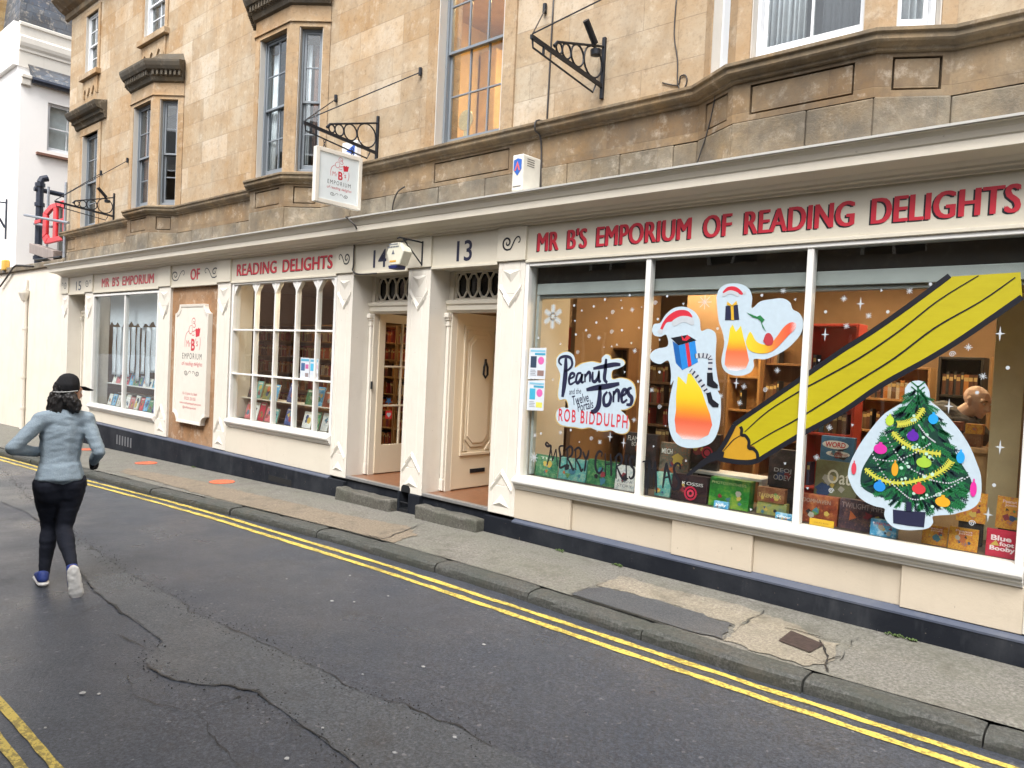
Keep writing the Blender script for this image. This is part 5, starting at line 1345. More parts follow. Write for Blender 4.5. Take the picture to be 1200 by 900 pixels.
# a round gilt plate on the first-floor window ledge
p_ = on_y(546, 141, .42); PL = thing('plate', (p_.x, .42, 4.46), 'round gilt plate standing inside the tall sash window', 'plate')
gilt = plain('gilt', (.55, .42, .20), .4, .2, 30)
m = MB(); m.prism([(p_.x + .12 * math.cos(i * math.tau / 24), p_.z + .12 * math.sin(i * math.tau / 24)) for i in range(24)], .41, .43); m.build('disc', gilt, PL, .004)
m = MB(); m.prism([(p_.x - .05, 4.40), (p_.x + .05, 4.40), (p_.x + .02, p_.z - .10), (p_.x - .02, p_.z - .10)], .415, .425); m.build('stand', gilt, PL)
m = MB(); m.box(-6.62, -5.58, .36, .60, 4.36, 4.40); m.build('inner_ledge', M['room_orange'], TER)
# ================================================================== STICKERS AND PAINT ON THE GLASS
GY = .049                                        # front face of the big window's panes is at .050
def G(px, py): p = on_y(px, py, GY); return (p.x, p.z)
def crop(ox, oy, s): return lambda pts: [(ox + x / s, oy + y / s) for x, y in pts]
cA, cB = crop(605, 300, 5.0), crop(605, 420, 5.0)         # survey crops of the photograph
cC, cD = crop(740, 300, 5.624), crop(740, 440, 5.0)
cE, cF = crop(900, 450, 4.0), crop(900, 225, 4.0)
def lay(k): return GY - .0005 - .0012 * k        # sticker layer k, towards the street
def plate(mb, pts, k, sm=True, mi=0):
    P = [G(*p) for p in pts]
    if sm: P = [tuple(p) for p in smooth(P + [P[0]], 5)][:-1]
    mb.prism(P, lay(k) - .0009, lay(k), mi)
def strokes(mb, lines, w, k, taper=True, sm=True, mi=0):
    for ln in lines:
        P = [Vector(G(*p)) for p in ln]
        if sm and len(P) > 2: P = smooth(P, 4)
        ribbon(mb, P, w, lay(k) - .001, taper, None, mi)
def fuzzy(name, stops, z0, z1, zo, grain=260):
    """spray-painted fade printed on a sticker: colour changes with height, broken by a fine grain"""
    t_ = NT(name); tc = t_.node('ShaderNodeTexCoord'); sp = t_.node('ShaderNodeSeparateXYZ'); t_.l.new(tc.outputs['Object'], sp.inputs[0])
    mr = t_.node('ShaderNodeMapRange'); mr.inputs[1].default_value = z0 - zo; mr.inputs[2].default_value = z1 - zo; t_.l.new(sp.outputs['Z'], mr.inputs[0])
    n_ = t_.noise(tc.outputs['Object'], grain, 3, .7); f_ = t_.math('ADD', mr.outputs[0], t_.math('MULTIPLY', t_.math('SUBTRACT', n_, .5), .42))
    t_.set(t_.ramp(f_, stops), .45); return t_.mat
# --- title sticker
T = thing('title_sticker', (on_y(690, 470, GY).x, GY, on_y(690, 508, GY).z), 'pale blue cloud shaped sticker with black script and red capitals on the left pane', 'sticker')
out = cA([(236, 640), (238, 600), (262, 572), (300, 562), (335, 580), (346, 620), (345, 655), (385, 632), (440, 620), (496, 628), (503, 596), (526, 578), (550, 588), (556, 606), (600, 602), (630, 616), (632, 640), (600, 658), (562, 674), (562, 722), (610, 716), (660, 728), (692, 762), (700, 810)]) + \
    cB([(697, 235), (680, 275), (640, 298), (612, 302), (640, 330), (662, 372), (658, 420), (630, 440), (590, 436), (555, 420), (520, 424), (478, 422), (430, 404), (388, 410), (345, 402), (300, 398), (258, 386), (236, 352), (240, 308), (268, 286), (305, 290), (300, 250), (285, 238), (256, 242), (246, 215), (252, 150), (258, 95)])
m = MB(); plate(m, [(p[0] + .9 * (1 if p[0] > 688 else -1), p[1] + .9 * (1 if p[1] > 460 else -1)) for p in out], 0); m.build('sticker_border', flat((.50, .36, .12), .5), T)
m = MB(); plate(m, out, 1); m.build('sticker_backing', M['sticker'], T)
# brush script, stroke by stroke
m = MB()
S1 = [cA([(268, 640), (252, 622), (258, 598), (290, 588), (322, 600), (328, 640), (305, 668), (282, 676)]), cA([(292, 598), (290, 680), (282, 760), (272, 826)]),          # P
      cA([(312, 722), (338, 706), (340, 690), (322, 690), (310, 725), (318, 752), (348, 735)]), cA([(384, 686), (362, 690), (352, 728), (362, 745), (382, 715), (388, 690), (384, 740), (398, 735)]),  # e a
      cA([(404, 690), (404, 740)]), cA([(404, 710), (425, 680), (434, 694), (432, 738)]), cA([(450, 678), (448, 725), (462, 736), (480, 712), (486, 672)]), cA([(486, 672), (486, 730), (498, 732)]),   # n u
      cA([(528, 602), (524, 660), (518, 720), (535, 742)]), cA([(452, 660), (520, 646), (575, 636), (612, 636)]),                                                                                            # t
      cA([(412, 784), (470, 772), (540, 762), (606, 748)]), cB([(492, 160), (490, 220), (482, 280), (462, 308), (438, 312)]),                                                                                # J
      cB([(535, 195), (514, 225), (518, 272), (545, 268), (556, 225), (544, 196)]), cB([(572, 190), (570, 258)]), cB([(571, 215), (590, 186), (602, 200), (600, 256)]),                                       # o n
      cB([(618, 222), (642, 206), (646, 186), (630, 184), (618, 218), (624, 258), (652, 240)]), cB([(678, 172), (658, 182), (660, 210), (678, 232), (672, 268), (646, 270)])]                                     # e s
wid = [.030, .055, .030, .032, .036, .032, .034, .032, .040, .044, .055, .055, .038, .040, .036, .034, .040]
for ln, w in zip(S1, wid): strokes(m, [ln], w, 2, True)
m.build('script_lettering', M['navy_ink'], T)
m = MB()
def word3(s, pa, pb, h0, h1, k=2, mat='navy_ink', bold=0.0, shear=0.0, par=T, sp=1.0):
    """text laid along the line pa-pb (pixels); h: heights above the line in metres"""
    a, b = Vector(G(*pa)), Vector(G(*pb)); d = (b - a); L = d.length; d.normalize(); nn = Vector((-d.y, d.x))
    f3 = lambda x, z: ((a + d * x + nn * z).x, lay(k) - .001, (a + d * x + nn * z).y)
    return text_mesh('lettering', s, 0, L, h0, h1, 0, M[mat] if isinstance(mat, str) else mat, par, bold, rot=f3, shear=shear, spacing=sp)
word3('and the', cB([(312, 212)])[0], cB([(382, 206)])[0], 0, .055, shear=.2)
word3('Twelve', cB([(334, 272)])[0], cB([(428, 250)])[0], -.005, .085, shear=.2, bold=.008); word3('Portals', cB([(362, 308)])[0], cB([(455, 284)])[0], -.01, .075, shear=.2, bold=.008)
word3('ROB BIDDULPH', cB([(248, 366)])[0], cB([(652, 412)])[0], 0, .125, mat='red_ink', bold=.012, sp=1.25)
# --- big snowflake
def snowflake(cx, cy, r, k, lab, mat='sticker', arms=6, tw=.012, grp=None, rot=0.0, rich=True):
    c_ = G(cx, cy); m = MB(); R_ = r
    for i in range(arms):
        a = rot + i * math.tau / arms; d = Vector((math.cos(a), math.sin(a))); nn = Vector((-d.y, d.x)); c0 = Vector(c_)
        ribbon(m, [c0 + d * (R_ * .04), c0 + d * R_], tw, lay(k) - .0003 * (i % 2), False)
        if rich:
            for q in (.25, .42, .58, .74):
                for s in (-1, 1): ribbon(m, [c0 + d * R_ * q, c0 + d * R_ * (q + .19) + nn * s * R_ * (.24 - .16 * abs(q - .5))], tw * .85, lay(k) - .0006, False)
            for s in (-1, 1): ribbon(m, [c0 + d * R_ * .30, c0 + (d * .5 + nn * s * .87) * R_ * .30], tw, lay(k) - .0009, False)
    return tag(m.build('snowflake_sticker', M[mat]), lab, 'snowflake', grp)
snowflake(648, 371, .125, 1, 'large pale blue snowflake sticker in the top left corner of the big window', tw=.0085, rot=.52)
snowflake(826, 354, .062, 1, 'grey thin-armed snowflake drawn at the top of the middle pane', 'white_ink', 8, .006, rich=False)
snowflake(626, 536, .05, 1, 'white snowflake at the lower left corner of the big window', 'white_ink', 8, .008, rich=False)
# --- rocket-flame stickers (the printed figures are left off)
M['flame1'] = fuzzy('flame_print_one', [(.0, (.72, .74, .78)), (.10, (.66, .20, .12)), (.34, (.60, .10, .045)), (.5, (.66, .24, .02)), (.72, (.68, .46, .015)), (1, (.66, .52, .03))], G(800, 516)[1], G(806, 447)[1], G(812, 525)[1])
M['flame2'] = fuzzy('flame_print_two', [(.0, (.72, .74, .78)), (.12, (.66, .22, .12)), (.45, (.64, .13, .05)), (.55, (.66, .28, .02)), (.75, (.68, .48, .02)), (1, (.66, .52, .03))], G(865, 435)[1], G(862, 384)[1], G(862, 440)[1])
FL = thing('flame_sticker', (*[G(812, 525)[0]], GY, G(812, 525)[1]), 'tall white edged sticker with a red hat and an orange yellow rocket flame', 'sticker')
out = cC([(135, 490), (150, 450), (190, 440), (228, 385), (285, 342), (355, 336), (415, 366), (450, 420), (460, 492), (505, 480), (548, 500), (560, 545), (556, 640), (556, 700), (566, 790), (582, 880)]) + \
    cD([(506, 90), (524, 135), (522, 250), (506, 330), (470, 392), (400, 420), (325, 424), (262, 398), (226, 330), (216, 230), (230, 110), (248, 30)]) + cC([(258, 850), (262, 780), (244, 690), (190, 712), (140, 694), (122, 655), (160, 615), (240, 592), (230, 520), (190, 532), (150, 522)])
m = MB(); plate(m, out, 1); m.build('sticker_backing', M['sticker'], FL)
fl = cD([(268, 60), (262, 120), (262, 200), (254, 260), (262, 330), (300, 372), (390, 378), (452, 348), (474, 290), (462, 230), (436, 160), (410, 80)]) + cC([(392, 775), (372, 775), (362, 845), (320, 800), (306, 795), (300, 880)])
m = MB(); plate(m, fl, 2, False); m.build('flame_print', M['flame1'], FL)
def hat(par, cr, k, body, band, ball):
    m = MB(); plate(m, cr(body), k); m.build('hat_print', M['red_ink'], par)
    m = MB(); plate(m, cr(band), k + 1); plate(m, cr(ball), k + 1); m.build('hat_fur', M['white_ink'], par)
hat(FL, cC, 2, [(188, 488), (208, 440), (246, 392), (300, 360), (350, 356), (385, 372), (400, 408), (330, 396), (272, 430), (232, 440), (205, 486)], [(268, 452), (275, 425), (330, 396), (396, 404), (416, 440), (400, 456), (345, 436), (290, 462)], [(172, 500), (185, 482), (206, 488), (206, 508), (186, 514)])
# wrapped parcels and striped canes stand in for the printed figure
def poly_print(par, cr, name, mat, polys, k, sm=False):
    m = MB(); [plate(m, cr(p), k, sm) for p in polys]; return m.build(name, mat, par)
def cane(par, cr, pts, w, k):
    P = smooth([Vector(G(*p)) for p in cr(pts)], 6)
    a_, b_ = MB(), MB(); ribbon(a_, P, w, lay(k) - .001, False)
    for i in range(0, len(P) - 2, 3): ribbon(b_, P[i:i + 2], w, lay(k + .3) - .001, False)
    a_.build('cane_print', M['white_ink'], par); b_.build('cane_stripe', M['navy_ink'], par)
poly_print(FL, cC, 'parcel_print', flat((.02, .20, .56), .4), [[(312, 590), (420, 560), (440, 700), (336, 752)]], 2)
poly_print(FL, cC, 'parcel_side', flat((.012, .10, .33), .4), [[(272, 560), (312, 590), (336, 752), (294, 706)]], 2)
poly_print(FL, cC, 'parcel_lid', M['black_ink'], [[(262, 540), (370, 520), (430, 556), (310, 588)]], 3)
poly_print(FL, cC, 'ribbon_print', M['red_ink'], [[(356, 578), (378, 571), (398, 720), (376, 732)], [(330, 520), (350, 548), (372, 518), (392, 540), (362, 560), (338, 556)]], 4)
cane(FL, cC, [(420, 660), (470, 655), (515, 665), (522, 700), (518, 770)], .040, 3); cane(FL, cC, [(392, 752), (430, 790), (470, 850), (500, 900)], .040, 3)
poly_print(FL, cC, 'boot_print', M['black_ink'], [[(500, 770), (536, 768), (542, 820), (572, 850), (570, 872), (540, 870), (500, 852)]], 4)
poly_print(FL, cD, 'boot_print', M['black_ink'], [[(440, 105), (466, 96), (478, 140), (514, 168), (510, 186), (478, 186), (452, 158)]], 4)
F2 = thing('flame_sticker', (G(862, 440)[0], GY, G(862, 440)[1]), 'wide white edged sticker with two flames, one straight and one curling right', 'sticker')
out = cC([(560, 270), (582, 215), (636, 184), (715, 184), (772, 214), (796, 270), (794, 345), (850, 300), (930, 284), (1000, 280), (1046, 308), (1064, 352), (1108, 378), (1134, 440), (1112, 520), (1040, 600), (960, 650), (880, 680), (808, 680), (808, 728), (780, 770), (715, 790), (645, 778), (604, 740), (594, 680), (612, 580), (602, 505), (574, 420)])
m = MB(); plate(m, out, 1); m.build('sticker_backing', M['sticker'], F2)
fl = cC([(650, 480), (640, 560), (622, 640), (616, 715), (640, 750), (695, 758), (755, 742), (776, 690), (762, 620), (742, 545), (722, 460), (690, 500), (668, 452)])
m = MB(); plate(m, fl, 2, False); m.build('flame_print', M['flame2'], F2)
t_ = NT('curl_print'); tc = t_.node('ShaderNodeTexCoord'); sp = t_.node('ShaderNodeSeparateXYZ'); t_.l.new(tc.outputs['Object'], sp.inputs[0]); mr = t_.node('ShaderNodeMapRange'); mr.inputs[1].default_value = G(876, 410)[0] - G(862, 440)[0]; mr.inputs[2].default_value = G(934, 380)[0] - G(862, 440)[0]
t_.l.new(sp.outputs['X'], mr.inputs[0]); n_ = t_.noise(tc.outputs['Object'], 260, 3, .7)
t_.set(t_.ramp(t_.math('ADD', mr.outputs[0], t_.math('MULTIPLY', t_.math('SUBTRACT', n_, .5), .3)), [(.0, (.68, .52, .03)), (.35, (.66, .40, .02)), (.6, (.66, .16, .05)), (.88, (.60, .08, .04)), (1, (.7, .5, .5))]), .45)
cres = cC([(770, 520), (756, 570), (778, 620), (840, 642), (910, 636), (965, 600), (1030, 530), (1080, 480), (1084, 445), (1050, 438), (1005, 470), (960, 530), (915, 580), (865, 582), (822, 560), (800, 520), (784, 500)])
m = MB(); plate(m, cres, 3); m.build('flame_print', t_.mat, F2)
hat(F2, cC, 2, [(602, 238), (630, 208), (668, 200), (705, 212), (735, 244), (728, 256), (700, 246), (650, 228), (615, 248)], [(598, 262), (612, 244), (655, 226), (706, 244), (704, 268), (652, 250), (612, 268)], [(735, 240), (750, 232), (758, 246), (745, 256)])
poly_print(F2, cC, 'parcel_print', M['navy_ink'], [[(622, 330), (702, 322), (712, 420), (618, 424)]], 3)
poly_print(F2, cC, 'ribbon_print', flat((.60, .36, .03), .4), [[(656, 326), (674, 325), (678, 422), (660, 423)], [(634, 300), (664, 324), (694, 296), (700, 318), (664, 332), (630, 322)]], 4)
poly_print(F2, cC, 'leaf_print', flat((.02, .16, .05), .4), [[(760, 372), (830, 400), (850, 390), (880, 420), (862, 440), (836, 414), (800, 404)], [(850, 420), (890, 500), (866, 470)]], 4)
poly_print(F2, cC, 'bauble_print', flat((.40, .04, .05), .4), [[(870, 560), (888, 515), (915, 510), (936, 545), (930, 582), (895, 590)]], 5, True)
# --- the painted pencil
PN = thing('painted_pencil', (G(940, 480)[0], GY, G(940, 480)[1]), 'huge yellow pencil painted slantwise across the middle and right panes', 'window painting')
t_ = NT('yellow_window_paint'); v_ = t_.coord((1, 1, 1)); n_ = t_.noise(v_, 5, 6, .7); mp = t_.node('ShaderNodeMapping'); mp.inputs['Rotation'].default_value = (0, RAD(35), 0); mp.inputs['Scale'].default_value = (3, 1, 22); t_.l.new(v_, mp.inputs[0])
br_ = t_.noise(mp.outputs[0], 1.6, 5, .7)
t_.set(t_.ramp(t_.math('ADD', t_.math('MULTIPLY', n_, .45), t_.math('MULTIPLY', br_, .55)), [(.25, (.34, .29, .003)), (.5, (.39, .335, .004)), (.8, (.43, .375, .008))]), .5); M['pencil'] = t_.mat
topedge = [(1113, 323), (1063, 360), (1020, 390), (985, 412), (943, 441), (905, 467), (860, 498)]
body = [(1118, 324), (1150, 321), (1210, 318), (1260, 314), (1262, 306)] + [(1262, 308), (1200, 346), (1130, 394), (1088, 420), (1032, 450), (985, 482), (934, 510), (888, 539), (889, 530), (884, 522), (876, 522), (878, 515), (874, 509), (867, 508), (870, 501), (864, 497)]
m = MB(); bp = [(1119, 324), (1190, 320), (1262, 315)] + [(1262, 308.5)]
poly = [(1116, 324), (1150, 322), (1196, 319)] + [(1198, 347), (1130, 394), (1088, 420), (1032, 450), (985, 482), (934, 510), (888, 539), (889, 531), (884, 523), (876, 521), (878, 514), (874, 509), (867, 507), (869, 501), (862, 498), (905, 467), (943, 441), (985, 412), (1020, 390), (1063, 360)]
plate(m, poly, 1, False); m.build('pencil_body', M['pencil'], PN)
m = MB(); plate(m, cD([(600, 295), (515, 452), (512, 490), (560, 496), (640, 500), (738, 496), (740, 455), (715, 430), (688, 425), (690, 385), (668, 352), (646, 350), (648, 318), (628, 298)]), 1, False); m.build('pencil_wood', flat((.46, .25, .015), .5), PN)
m = MB()
strokes(m, [topedge], .038, 2, False); strokes(m, [[(1198, 348), (1130, 395), (1088, 421), (1032, 452), (985, 484), (934, 512), (888, 540)]], .038, 2, False)
strokes(m, [cD([(640, 300), (648, 318), (646, 348), (668, 352), (690, 385), (688, 424), (715, 430), (738, 455), (742, 496)])], .026, 3, False); strokes(m, [cD([(742, 498), (700, 508), (640, 508), (560, 498), (512, 486)])], .04, 3, False); strokes(m, [cD([(602, 292), (560, 375), (510, 455), (505, 485)])], .04, 3, False)
m.build('pencil_outline', M['black_ink'], PN)
m = MB(); strokes(m, [[(1147, 323), (1100, 352), (1058, 385), (1010, 418), (960, 446), (938, 458), (900, 482), (873, 506)], [(1190, 325), (1150, 353), (1096, 384), (1048, 420), (1000, 450), (938, 489), (905, 507), (880, 522)]], .013, 3, True)
strokes(m, [cD([(640, 352), (600, 376), (560, 420), (530, 455)])], .008, 3); m.build('pencil_grain', M['black_ink'], PN)
m = MB(); strokes(m, [cD([(540, 478), (500, 470), (440, 500), (380, 545), (326, 586)])], [.085] * 3 + [.07] * 4 + [.05] * 4 + [.035] * 4 + [.02] * 2, 4); m.build('pencil_point', M['black_ink'], PN)
# --- Merry Christmas, hand painted with curled serifs
MC = thing('painted_greeting', (G(712, 560)[0], GY, G(712, 560)[1]), 'black hand-painted words MERRY CHRISTMAS along the foot of the big window', 'window painting')
m = MB()
MS = [cB([(196, 505), (182, 492), (176, 505), (188, 515), (206, 512), (200, 560), (182, 628)]), cB([(206, 515), (216, 600)]), cB([(216, 600), (236, 530)]), cB([(236, 530), (244, 632)]),     # M
      cB([(282, 512), (256, 520), (262, 578), (258, 638), (284, 630), (290, 622)]), cB([(260, 575), (284, 570)]),                                                                    # E
      cB([(302, 530), (300, 655)]), cB([(292, 538), (318, 515), (332, 530), (328, 565), (304, 586)]), cB([(304, 586), (322, 620), (336, 652), (344, 640)]),                              # R
      cB([(350, 535), (352, 655)]), cB([(342, 540), (366, 522), (382, 540), (376, 575), (354, 592)]), cB([(354, 592), (374, 630), (384, 660), (394, 645)]),                                # R
      cB([(394, 545), (398, 560), (412, 588), (424, 560), (428, 538)]), cB([(412, 588), (408, 630), (402, 662)]),                                                                          # Y
      cB([(500, 575), (506, 555), (488, 545), (470, 580), (468, 640), (486, 672), (506, 655), (508, 640)]),                                                                                # C
      cB([(524, 555), (526, 690)]), cB([(556, 560), (560, 660), (558, 690)]), cB([(524, 622), (558, 618)]),                                                                                # H
      cB([(590, 575), (588, 705)]), cB([(580, 585), (606, 560), (622, 580), (616, 615), (592, 632)]), cB([(592, 632), (612, 680), (628, 706), (634, 690)]),                                    # R
      cB([(646, 570), (648, 705)]), cB([(636, 572), (658, 568)]), cB([(636, 706), (660, 704)]),                                                                                            # I
      cB([(696, 592), (686, 572), (670, 590), (674, 625), (692, 650), (690, 690), (672, 704), (664, 690)]),                                                                                # S
      cB([(740, 606), (776, 598)]), cB([(758, 602), (760, 800)]),                                                                                                                            # T
      cD([(108, 495), (100, 600), (94, 700)]), cD([(108, 500), (122, 600)]), cD([(122, 600), (142, 500)]), cD([(142, 500), (146, 600), (150, 690)]),                                            # M
      cD([(186, 660), (200, 560), (208, 510)]), cD([(208, 510), (222, 580), (238, 655)]), cD([(194, 600), (226, 592)]),                                                                           # A
      cD([(288, 550), (286, 520), (266, 516), (252, 545), (262, 585), (282, 620), (272, 660), (248, 668), (244, 650)]), cD([(328, 600), (318, 640)]), cD([(308, 660), (316, 668)])]         # S !
for k, ln in enumerate(MS): strokes(m, [ln], .025, 6 + (k % 3) * .3, True)
m.build('brush_lettering', M['black_ink'], MC)
# --- the Christmas tree sticker
TS = thing('tree_sticker', (G(1068, 620)[0], GY, G(1068, 620)[1]), 'large white edged sticker of a decorated Christmas tree in a dark pot', 'sticker')
out = [(1061, 466), (1061, 455), (1067, 448), (1075, 446), (1083, 448), (1089, 458), (1091, 470)] + cE([(800, 110), (850, 160), (900, 220), (945, 290), (975, 360), (998, 430), (1000, 510), (984, 560), (948, 588), (900, 602), (860, 612), (800, 616), (772, 622), (774, 650), (750, 676), (700, 684), (640, 684), (590, 672), (556, 640), (545, 612), (546, 584), (500, 572), (450, 548), (410, 510), (384, 460), (375, 420), (390, 360), (430, 285), (480, 215), (540, 145), (600, 105), (636, 85)])
m = MB(); plate(m, out, 1); m.build('sticker_backing', M['sticker'], TS)
rt = random.Random(5); apex = Vector(G(1076, 452)); foot = Vector(G(1073, 598)); Hh = apex.y - foot.y
def needle_twig(mb, a, b, k, w, n_=6, sp=.35):
    d = b - a; L = d.length; d = d.normalized(); nn = Vector((-d.y, d.x)); ribbon(mb, [a, b], w, lay(k), False)
    for i in range(n_):
        q = a + d * L * (i + .7) / n_
        for s in (-1, 1): ribbon(mb, [q, q + d * L * .22 + nn * s * L * sp * .5], w * .8, lay(k), False)
mg, md, ml = MB(), MB(), MB()
m = MB(); P_ = [apex.lerp(foot, .10)]; 
edge_l = [(1061, 478), (1050, 492), (1043, 506), (1030, 520), (1019, 535), (1010, 552), (1010, 570), (1026, 580), (1048, 586), (1066, 590), (1086, 590), (1108, 592), (1130, 582), (1139, 566), (1128, 545), (1116, 524), (1107, 506), (1097, 490), (1086, 474), (1076, 462)]
plate(m, edge_l, 2); m.build('tree_print', flat((.004, .036, .024), .5), TS)
for q in range(520):
    t1 = rt.random() ** .6 * .96; hw = .035 + .50 * t1 * (.82 if t1 > .9 else 1); x = rt.uniform(-1, 1)
    c0 = Vector((apex.x + (foot.x - apex.x) * t1 + x * hw * 1.0 * Hh * (.78 - .16 * max(0, t1 - .75) * 4), apex.y - Hh * t1 * (1 - .06 * x * x)))
    ang = -math.pi / 2 + x * 1.15 + rt.uniform(-.3, .3); L = rt.uniform(.05, .085)
    needle_twig([mg, mg, md, ml][q % 4], c0, c0 + Vector((math.cos(ang), math.sin(ang) * .8)) * L, 3 + (q % 4) * .12, .0065, 5)
needle_twig(mg, apex.lerp(foot, .2), apex, 3, .012, 5, .5)
mg.build('needle_print', flat((.008, .115, .04), .5), TS); md.build('dark_needle_print', flat((.006, .018, .03), .5), TS); ml.build('light_needle_print', flat((.018, .19, .06), .5), TS)
m = MB()
for ln in ([(1083, 478), (1074, 490), (1062, 496), (1052, 497)], [(1046, 506), (1058, 518), (1078, 528), (1103, 532)], [(1014, 549), (1030, 561), (1056, 566), (1086, 560), (1106, 550), (1115, 540)]):
    P_ = smooth([Vector(G(*cE([(0, 0)])[0])) * 0 + Vector(G(*p)) for p in ln], 6); ribbon(m, P_, .020, lay(5), False)
    for i in range(1, len(P_) - 1):
        d = (P_[i + 1] - P_[i - 1]).normalized(); nn = Vector((-d.y, d.x))
        for s in (-1, 1): ribbon(m, [P_[i], P_[i] + nn * s * .024 + d * .010], .006, lay(5.2), False)
m.build('garland_print', flat((.50, .50, .06), .5), TS)
m = MB()
for ln in ([(1077, 498), (1086, 510), (1096, 518)], [(1036, 505), (1050, 530), (1066, 548), (1086, 558)], [(1024, 537), (1046, 540), (1070, 532), (1090, 520)], [(1022, 530), (1036, 556), (1054, 574), (1070, 585), (1092, 582), (1112, 572), (1136, 558)], [(1090, 562), (1112, 566), (1128, 560)]):
    for p in smooth([Vector(G(*p)) for p in ln], 7):
        m.add([(p.x + .0055 * math.cos(a), lay(5.5), p.y + .0055 * math.sin(a)) for a in [i * math.tau / 7 for i in range(7)]], [tuple(range(7))])
m.build('bead_print', M['white_ink'], TS)
m = MB()
for q in range(30):
    t1 = rt.uniform(.22, .95); x = rt.uniform(-.85, .85); p = Vector((apex.x + (foot.x - apex.x) * t1 + x * .26 * t1 * Hh, apex.y - Hh * t1)); r_ = rt.uniform(.008, .014)
    m.add([(p.x + r_ * math.cos(a), lay(5.3), p.y + r_ * math.sin(a)) for a in [i * math.tau / 9 for i in range(9)]], [tuple(range(9))])
m.build('light_print', flat((.40, .62, .50), .4), TS)
for k, (px, py, rx, ry, c_) in enumerate(((1032, 526, 8, 6, (.55, .03, .30)), (1070, 511, 7, 6, (.10, .02, .32)), (1083, 542, 9, 6, (.30, .50, .05)), (1031, 570, 7, 6, (.02, .22, .60)), (1077, 573, 8, 6, (.55, .04, .05)), (1105, 588, 9, 6, (.65, .33, .02)), (1094, 491, 6, 6, (.02, .30, .65)), (1126, 536, 5, 7, (.02, .30, .65)),
                                          (1049, 550, 4, 8, (.62, .30, .02)), (1141, 573, 4, 9, (.60, .03, .28)), (1043, 493, 5, 6, (.40, .55, .05)), (1001, 549, 3, 7, (.55, .05, .08)))):
    c0 = G(px, py); rx_, ry_ = abs(G(px + rx, py)[0] - c0[0]), abs(G(px, py + ry)[1] - c0[1]); m = MB()
    m.add([(c0[0] + rx_ * math.cos(a), lay(6), c0[1] + ry_ * math.sin(a)) for a in [i * math.tau / 20 for i in range(20)]], [tuple(range(20))])
    m.box(c0[0] - rx_ * .25, c0[0] + rx_ * .25, lay(6.1), lay(6), c0[1] + ry_ * .95, c0[1] + ry_ * 1.35); m.build('bauble_print', flat(c_, .4), TS)
m = MB(); plate(m, cE([(586, 588), (660, 596), (740, 600), (732, 672), (660, 664), (588, 652)]), 3, False); plate(m, cE([(648, 550), (674, 552), (674, 600), (648, 598)]), 3, False); m.build('pot_print', M['navy_ink'], TS)
# --- two printed notices taped up at the left edge
for k, (c4, lab) in enumerate((([(621, 408), (640.6, 407.6), (639, 444.4), (618.6, 444)], 'printed notice at the left edge of the big window, upper of the two'), ([(619, 446), (639, 445.5), (637, 481.5), (617.4, 480.5)], 'printed notice at the left edge of the big window, lower of the two'))):
    N_ = thing('notice', (G(*c4[3])[0], GY, G(*c4[3])[1]), lab, 'notice', 'printed notices on the big window')
    m = MB(); plate(m, c4, 2, False); m.build('notice_sheet', M['paper'], N_)
    x0, x1, z0, z1 = G(*c4[3])[0] + .02, G(*c4[2])[0], G(*c4[2])[1], G(*c4[0])[1]; W_, H_ = x1 - x0, z1 - z0
    def blk(a, b, c, d, col, nm):
        m = MB(); m.box(x0 + a * W_, x0 + b * W_, lay(3) - .0008, lay(3), z0 + c * H_, z0 + d * H_); m.build(nm, flat(col, .5), N_)
    blk(.02, .95, .88, .95, (.22, .45, .58), 'printed_heading'); blk(.30, .95, .78, .85, (.05, .30, .45), 'printed_heading')
    blk(.05, .42, .36, .74, (.03, .05, .09) if k == 0 else (.05, .35, .52), 'printed_picture'); blk(.50, .9, .10, .28, (.25, .16, .14) if k == 0 else (.62, .6, .1), 'printed_picture')
    disc(N_, x0 + .70 * W_, z0 + .60 * H_, .04, lay(3.5), flat((.60, .12, .35), .5), 'printed_spot')
    m = MB()
    for r_ in range(4): m.box(x0 + .06 * W_, x0 + (.42 - .05 * (r_ % 2)) * W_, lay(3) - .0008, lay(3), z0 + (.10 + .055 * r_) * H_, z0 + (.125 + .055 * r_) * H_)
    m.build('printed_lines', flat((.25, .27, .3), .6), N_)
# two cards in the small-paned window
for k, (pa, pb) in enumerate(((( 352.5, 419), (362, 445)), ((363.5, 420), (372.5, 445)))):
    a, b = on_y(pa[0], pa[1], .048), on_y(pb[0], pb[1], .048)
    N_ = thing('notice', (a.x, .048, b.z), 'printed blue and white notice in the small-paned window, %s of the two' % ('left' if k == 0 else 'right'), 'notice', 'printed notices in the small-paned window')
    m = MB(); m.box(a.x, b.x, .0475, .0488, b.z, a.z); m.build('notice_sheet', M['paper'], N_)
    for (q0, q1, r0, r1, c_) in ((.06, .94, .84, .95, (.10, .35, .5)), (.08, .5, .40, .76, (.05, .12, .25) if k == 0 else (.08, .4, .6)), (.56, .9, .5, .7, (.5, .12, .3)), (.55, .92, .12, .3, (.25, .2, .2))):
        m = MB(); m.box(a.x + q0 * (b.x - a.x), a.x + q1 * (b.x - a.x), .0465, .0474, b.z + r0 * (a.z - b.z), b.z + r1 * (a.z - b.z)); m.build('printed_picture', flat(c_, .5), N_)
